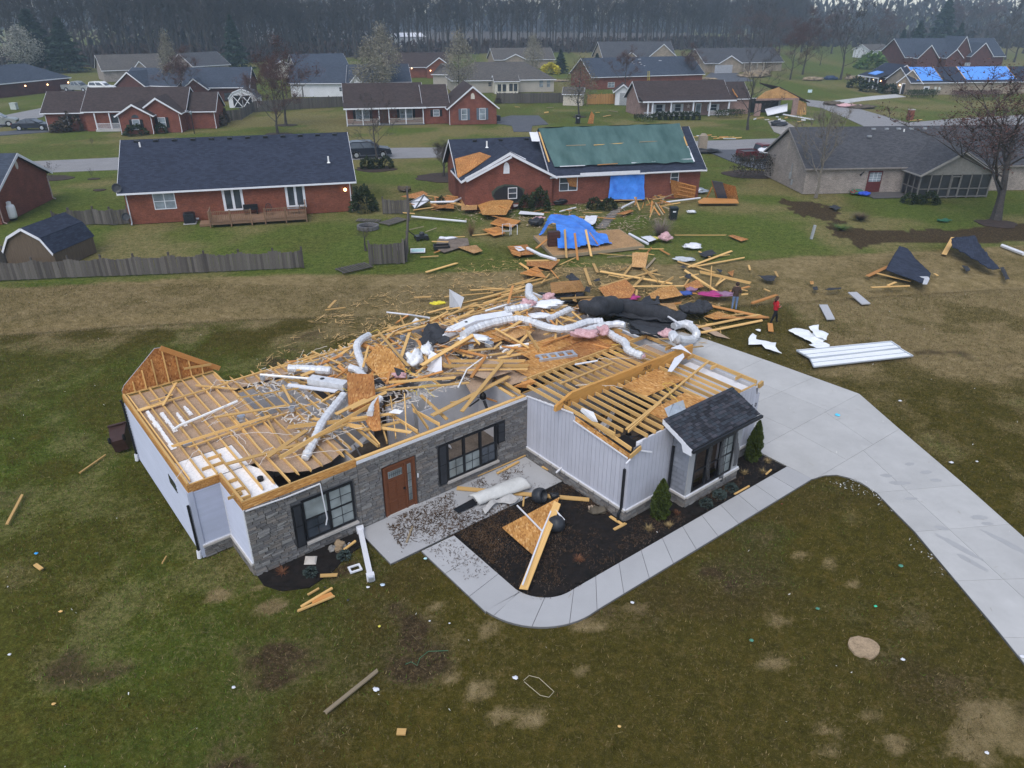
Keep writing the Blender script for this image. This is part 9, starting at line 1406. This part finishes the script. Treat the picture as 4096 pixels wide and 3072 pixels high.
def person(label, q, yaw, H_, shirt, legs, hair, skin, joints, long_hair=False, female=False):
 t = thing('person', label, 'person', G(q, 0), yaw, 'people looking at the wreckage'); bm = bmesh.new(); sk = bm.verts.layers.skin.verify(); vs = {}
 for k, (co, rd) in joints.items(): v = bm.verts.new(V(co)*H_); v[sk].radius = (rd*H_, rd*H_*.85); vs[k] = v
 vs['pelvis'][sk].use_root = True
 E_ = [('pelvis','waist'),('waist','chest'),('chest','neck'),('neck','skull'),('skull','crown')]
 for s_ in 'LR': E_ += [('chest','sho'+s_),('sho'+s_,'elb'+s_),('elb'+s_,'wri'+s_),('wri'+s_,'palm'+s_),('pelvis','hip'+s_),('hip'+s_,'knee'+s_),('knee'+s_,'ank'+s_),('ank'+s_,'toe'+s_)]
 for a, c in E_: bm.edges.new((vs[a], vs[c]))
 me = bpy.data.meshes.new('body'); bm.to_mesh(me); bm.free(); o = link('body', me, t); md = o.modifiers.new('skin', 'SKIN'); md.use_smooth_shade = True; o.modifiers.new('sub', 'SUBSURF').levels = 2; o.modifiers['sub'].render_levels = 2
 dg = bpy.context.evaluated_depsgraph_get(); m2 = bpy.data.meshes.new_from_object(o.evaluated_get(dg)); o.modifiers.clear(); o.data = m2; m2.name = 'body'; m2.materials.clear()
 for m in (skin, shirt, legs, BLACKP): m2.materials.append(m)
 wrist = [V(joints['wri'+s_][0])*H_ for s_ in 'LR']
 for p_ in m2.polygons:
  c = p_.center; z = c.z/H_; i = 1 if .50 < z < .845 else 2 if z > .045 else 3
  if z >= .845: i = 0
  for w_ in wrist:
   if (c-w_).length < .075*H_ and abs(c.x) > .06*H_: i = 0 if (c.z < w_.z+.02*H_) else 1
  if i == 2 and abs(c.x) > .15*H_: i = 1
  p_.material_index = i; p_.use_smooth = True
 sk_ = V(joints['skull'][0])*H_
 bm = bmesh.new(); bmesh.ops.create_icosphere(bm, subdivisions=3, radius=.066*H_)
 for v in bm.verts:
  if v.co.y < -.02*H_ and v.co.z < .03*H_: v.co.y = -.02*H_
  v.co.z *= 1.12; k = 1+.08*mn.noise(v.co*40); v.co *= k
 me = bpy.data.meshes.new('hair'); bm.to_mesh(me); bm.free(); me.materials.append(hair); h_ = link('hair', me, t); h_.location = sk_+V((0,.012,.022))*H_
 if long_hair: MB().tube([sk_+V((0,.03,.02))*H_, sk_+V((0,.055,-.04))*H_, sk_+V((0,.05,-.12))*H_], [.05*H_,.06*H_,.02*H_], 10).build('hair_length', hair, t, smooth=True)
 f = MB(); MB().tube([sk_+V((0,-.055,.0))*H_, sk_+V((0,-.075,-.018))*H_], [.006*H_,.011*H_], 6).build('nose', skin, t)
 for x in (-.022,.022): MB().lathe([(.002,-.006),(.008,0),(.002,.006)], sk_+V((x,-.055,.006))*H_, 8).build('eye', BLACK, t)
 MB().box(*[x for p_ in ((-.02,.02),(-.060,-.054),(-.036,-.030)) for x in ((p_[0])*H_, (p_[1])*H_)]).build('mouth', plain('lips', (.3,.12,.1)) if 'lips' not in bpy.data.materials else bpy.data.materials['lips'], t).location = sk_*1
 for x in (-.058,.058): MB().lathe([(.005*H_,-.015*H_),(.012*H_,0),(.004*H_,.018*H_)], sk_+V((x,0,-.002))*H_, 8).build('ear', skin, t)
 for s_ in 'LR':
  p0 = V(joints['palm'+s_][0])*H_; w0 = V(joints['wri'+s_][0])*H_; d = (p0-w0).normalized(); sd = d.cross(V((0,1,0))); sd = sd.normalized() if sd.length > .01 else V((1,0,0)); fb = V((0,-1,0)) if True else d
  for k in range(4): b0 = p0+sd*(k-1.5)*.011*H_; L_ = (.042,.048,.045,.036)[k]*H_; MB().tube([b0-d*.01*H_, b0+d*L_*.5+fb*.004*H_, b0+d*L_*.85+fb*.016*H_], [.0062*H_,.0056*H_,.0044*H_], 6).build('finger', skin, t)
  sg = 1 if s_ == 'L' else -1; b0 = p0-d*.02*H_; MB().tube([b0, b0+V((-sg*.018,-.016,-.006))*H_, b0+V((-sg*.022,-.03,-.022))*H_], [.007*H_,.0065*H_,.005*H_], 6).build('thumb', skin, t)
 return t
SKIN = plain('skin', (.42,.25,.18), .6, .06, 20)
def J(arm=0, step=0, fem=False):
 w = .105 if not fem else .095
 return {'pelvis': ((0,0,.53),.085),'waist': ((0,0,.60),.080 if not fem else .082),'chest': ((0,.0,.735),.088 if not fem else .08),'neck': ((0,.002,.84),.036),'skull': ((0,-.006,.905),.056),'crown': ((0,-.004,.955),.048),
      'shoL': ((w,.0,.795),.045),'shoR': ((-w,.0,.795),.045),'hipL': ((.052,0,.49),.066),'hipR': ((-.052,0,.49),.066),
      'kneeL': ((.058,-.02-step*.06,.275),.046),'kneeR': ((-.058,-.012+step*.05,.275),.046),'ankL': ((.062,.0-step*.10,.04),.030),'ankR': ((-.062,.01+step*.09,.04),.030),'toeL': ((.068,-.075-step*.10,.02),.027),'toeR': ((-.068,-.065+step*.09,.02),.027),
      **({'elbL': ((.15,.03,.64),.033),'elbR': ((-.15,.03,.64),.033),'wriL': ((.10,-.10,.63),.024),'wriR': ((-.10,-.10,.63),.024),'palmL': ((.07,-.125,.645),.022),'palmR': ((-.07,-.125,.645),.022)} if arm else {'elbL': ((.16,.02,.65),.034),'elbR': ((-.16,.02,.65),.034),'wriL': ((.15,-.07,.55),.024),'wriR': ((-.15,-.07,.55),.024),'palmL': ((.14,-.10,.52),.022),'palmR': ((-.14,-.10,.52),.022)})}
person('man in a brown jacket and blue jeans seen from behind beside the fallen truss', ('v',1880,1288), R(172), 1.80, plain('brown jacket', (.055,.035,.028), .85, .2, 5), plain('blue jeans', (.14,.22,.38), .9, .2, 6), plain('dark brown hair', (.035,.022,.016)), SKIN, J(1))
person('person in a red top and black trousers walking at the tip of the fallen truss', ('w',195,1392), R(100), 1.66, plain('red top', (.42,.012,.02), .8, .15, 5), plain('black trousers', (.010,.010,.013), .85, .2, 5), plain('brown hair', (.05,.028,.018)), SKIN, J(1, 1.5, True), True, True)
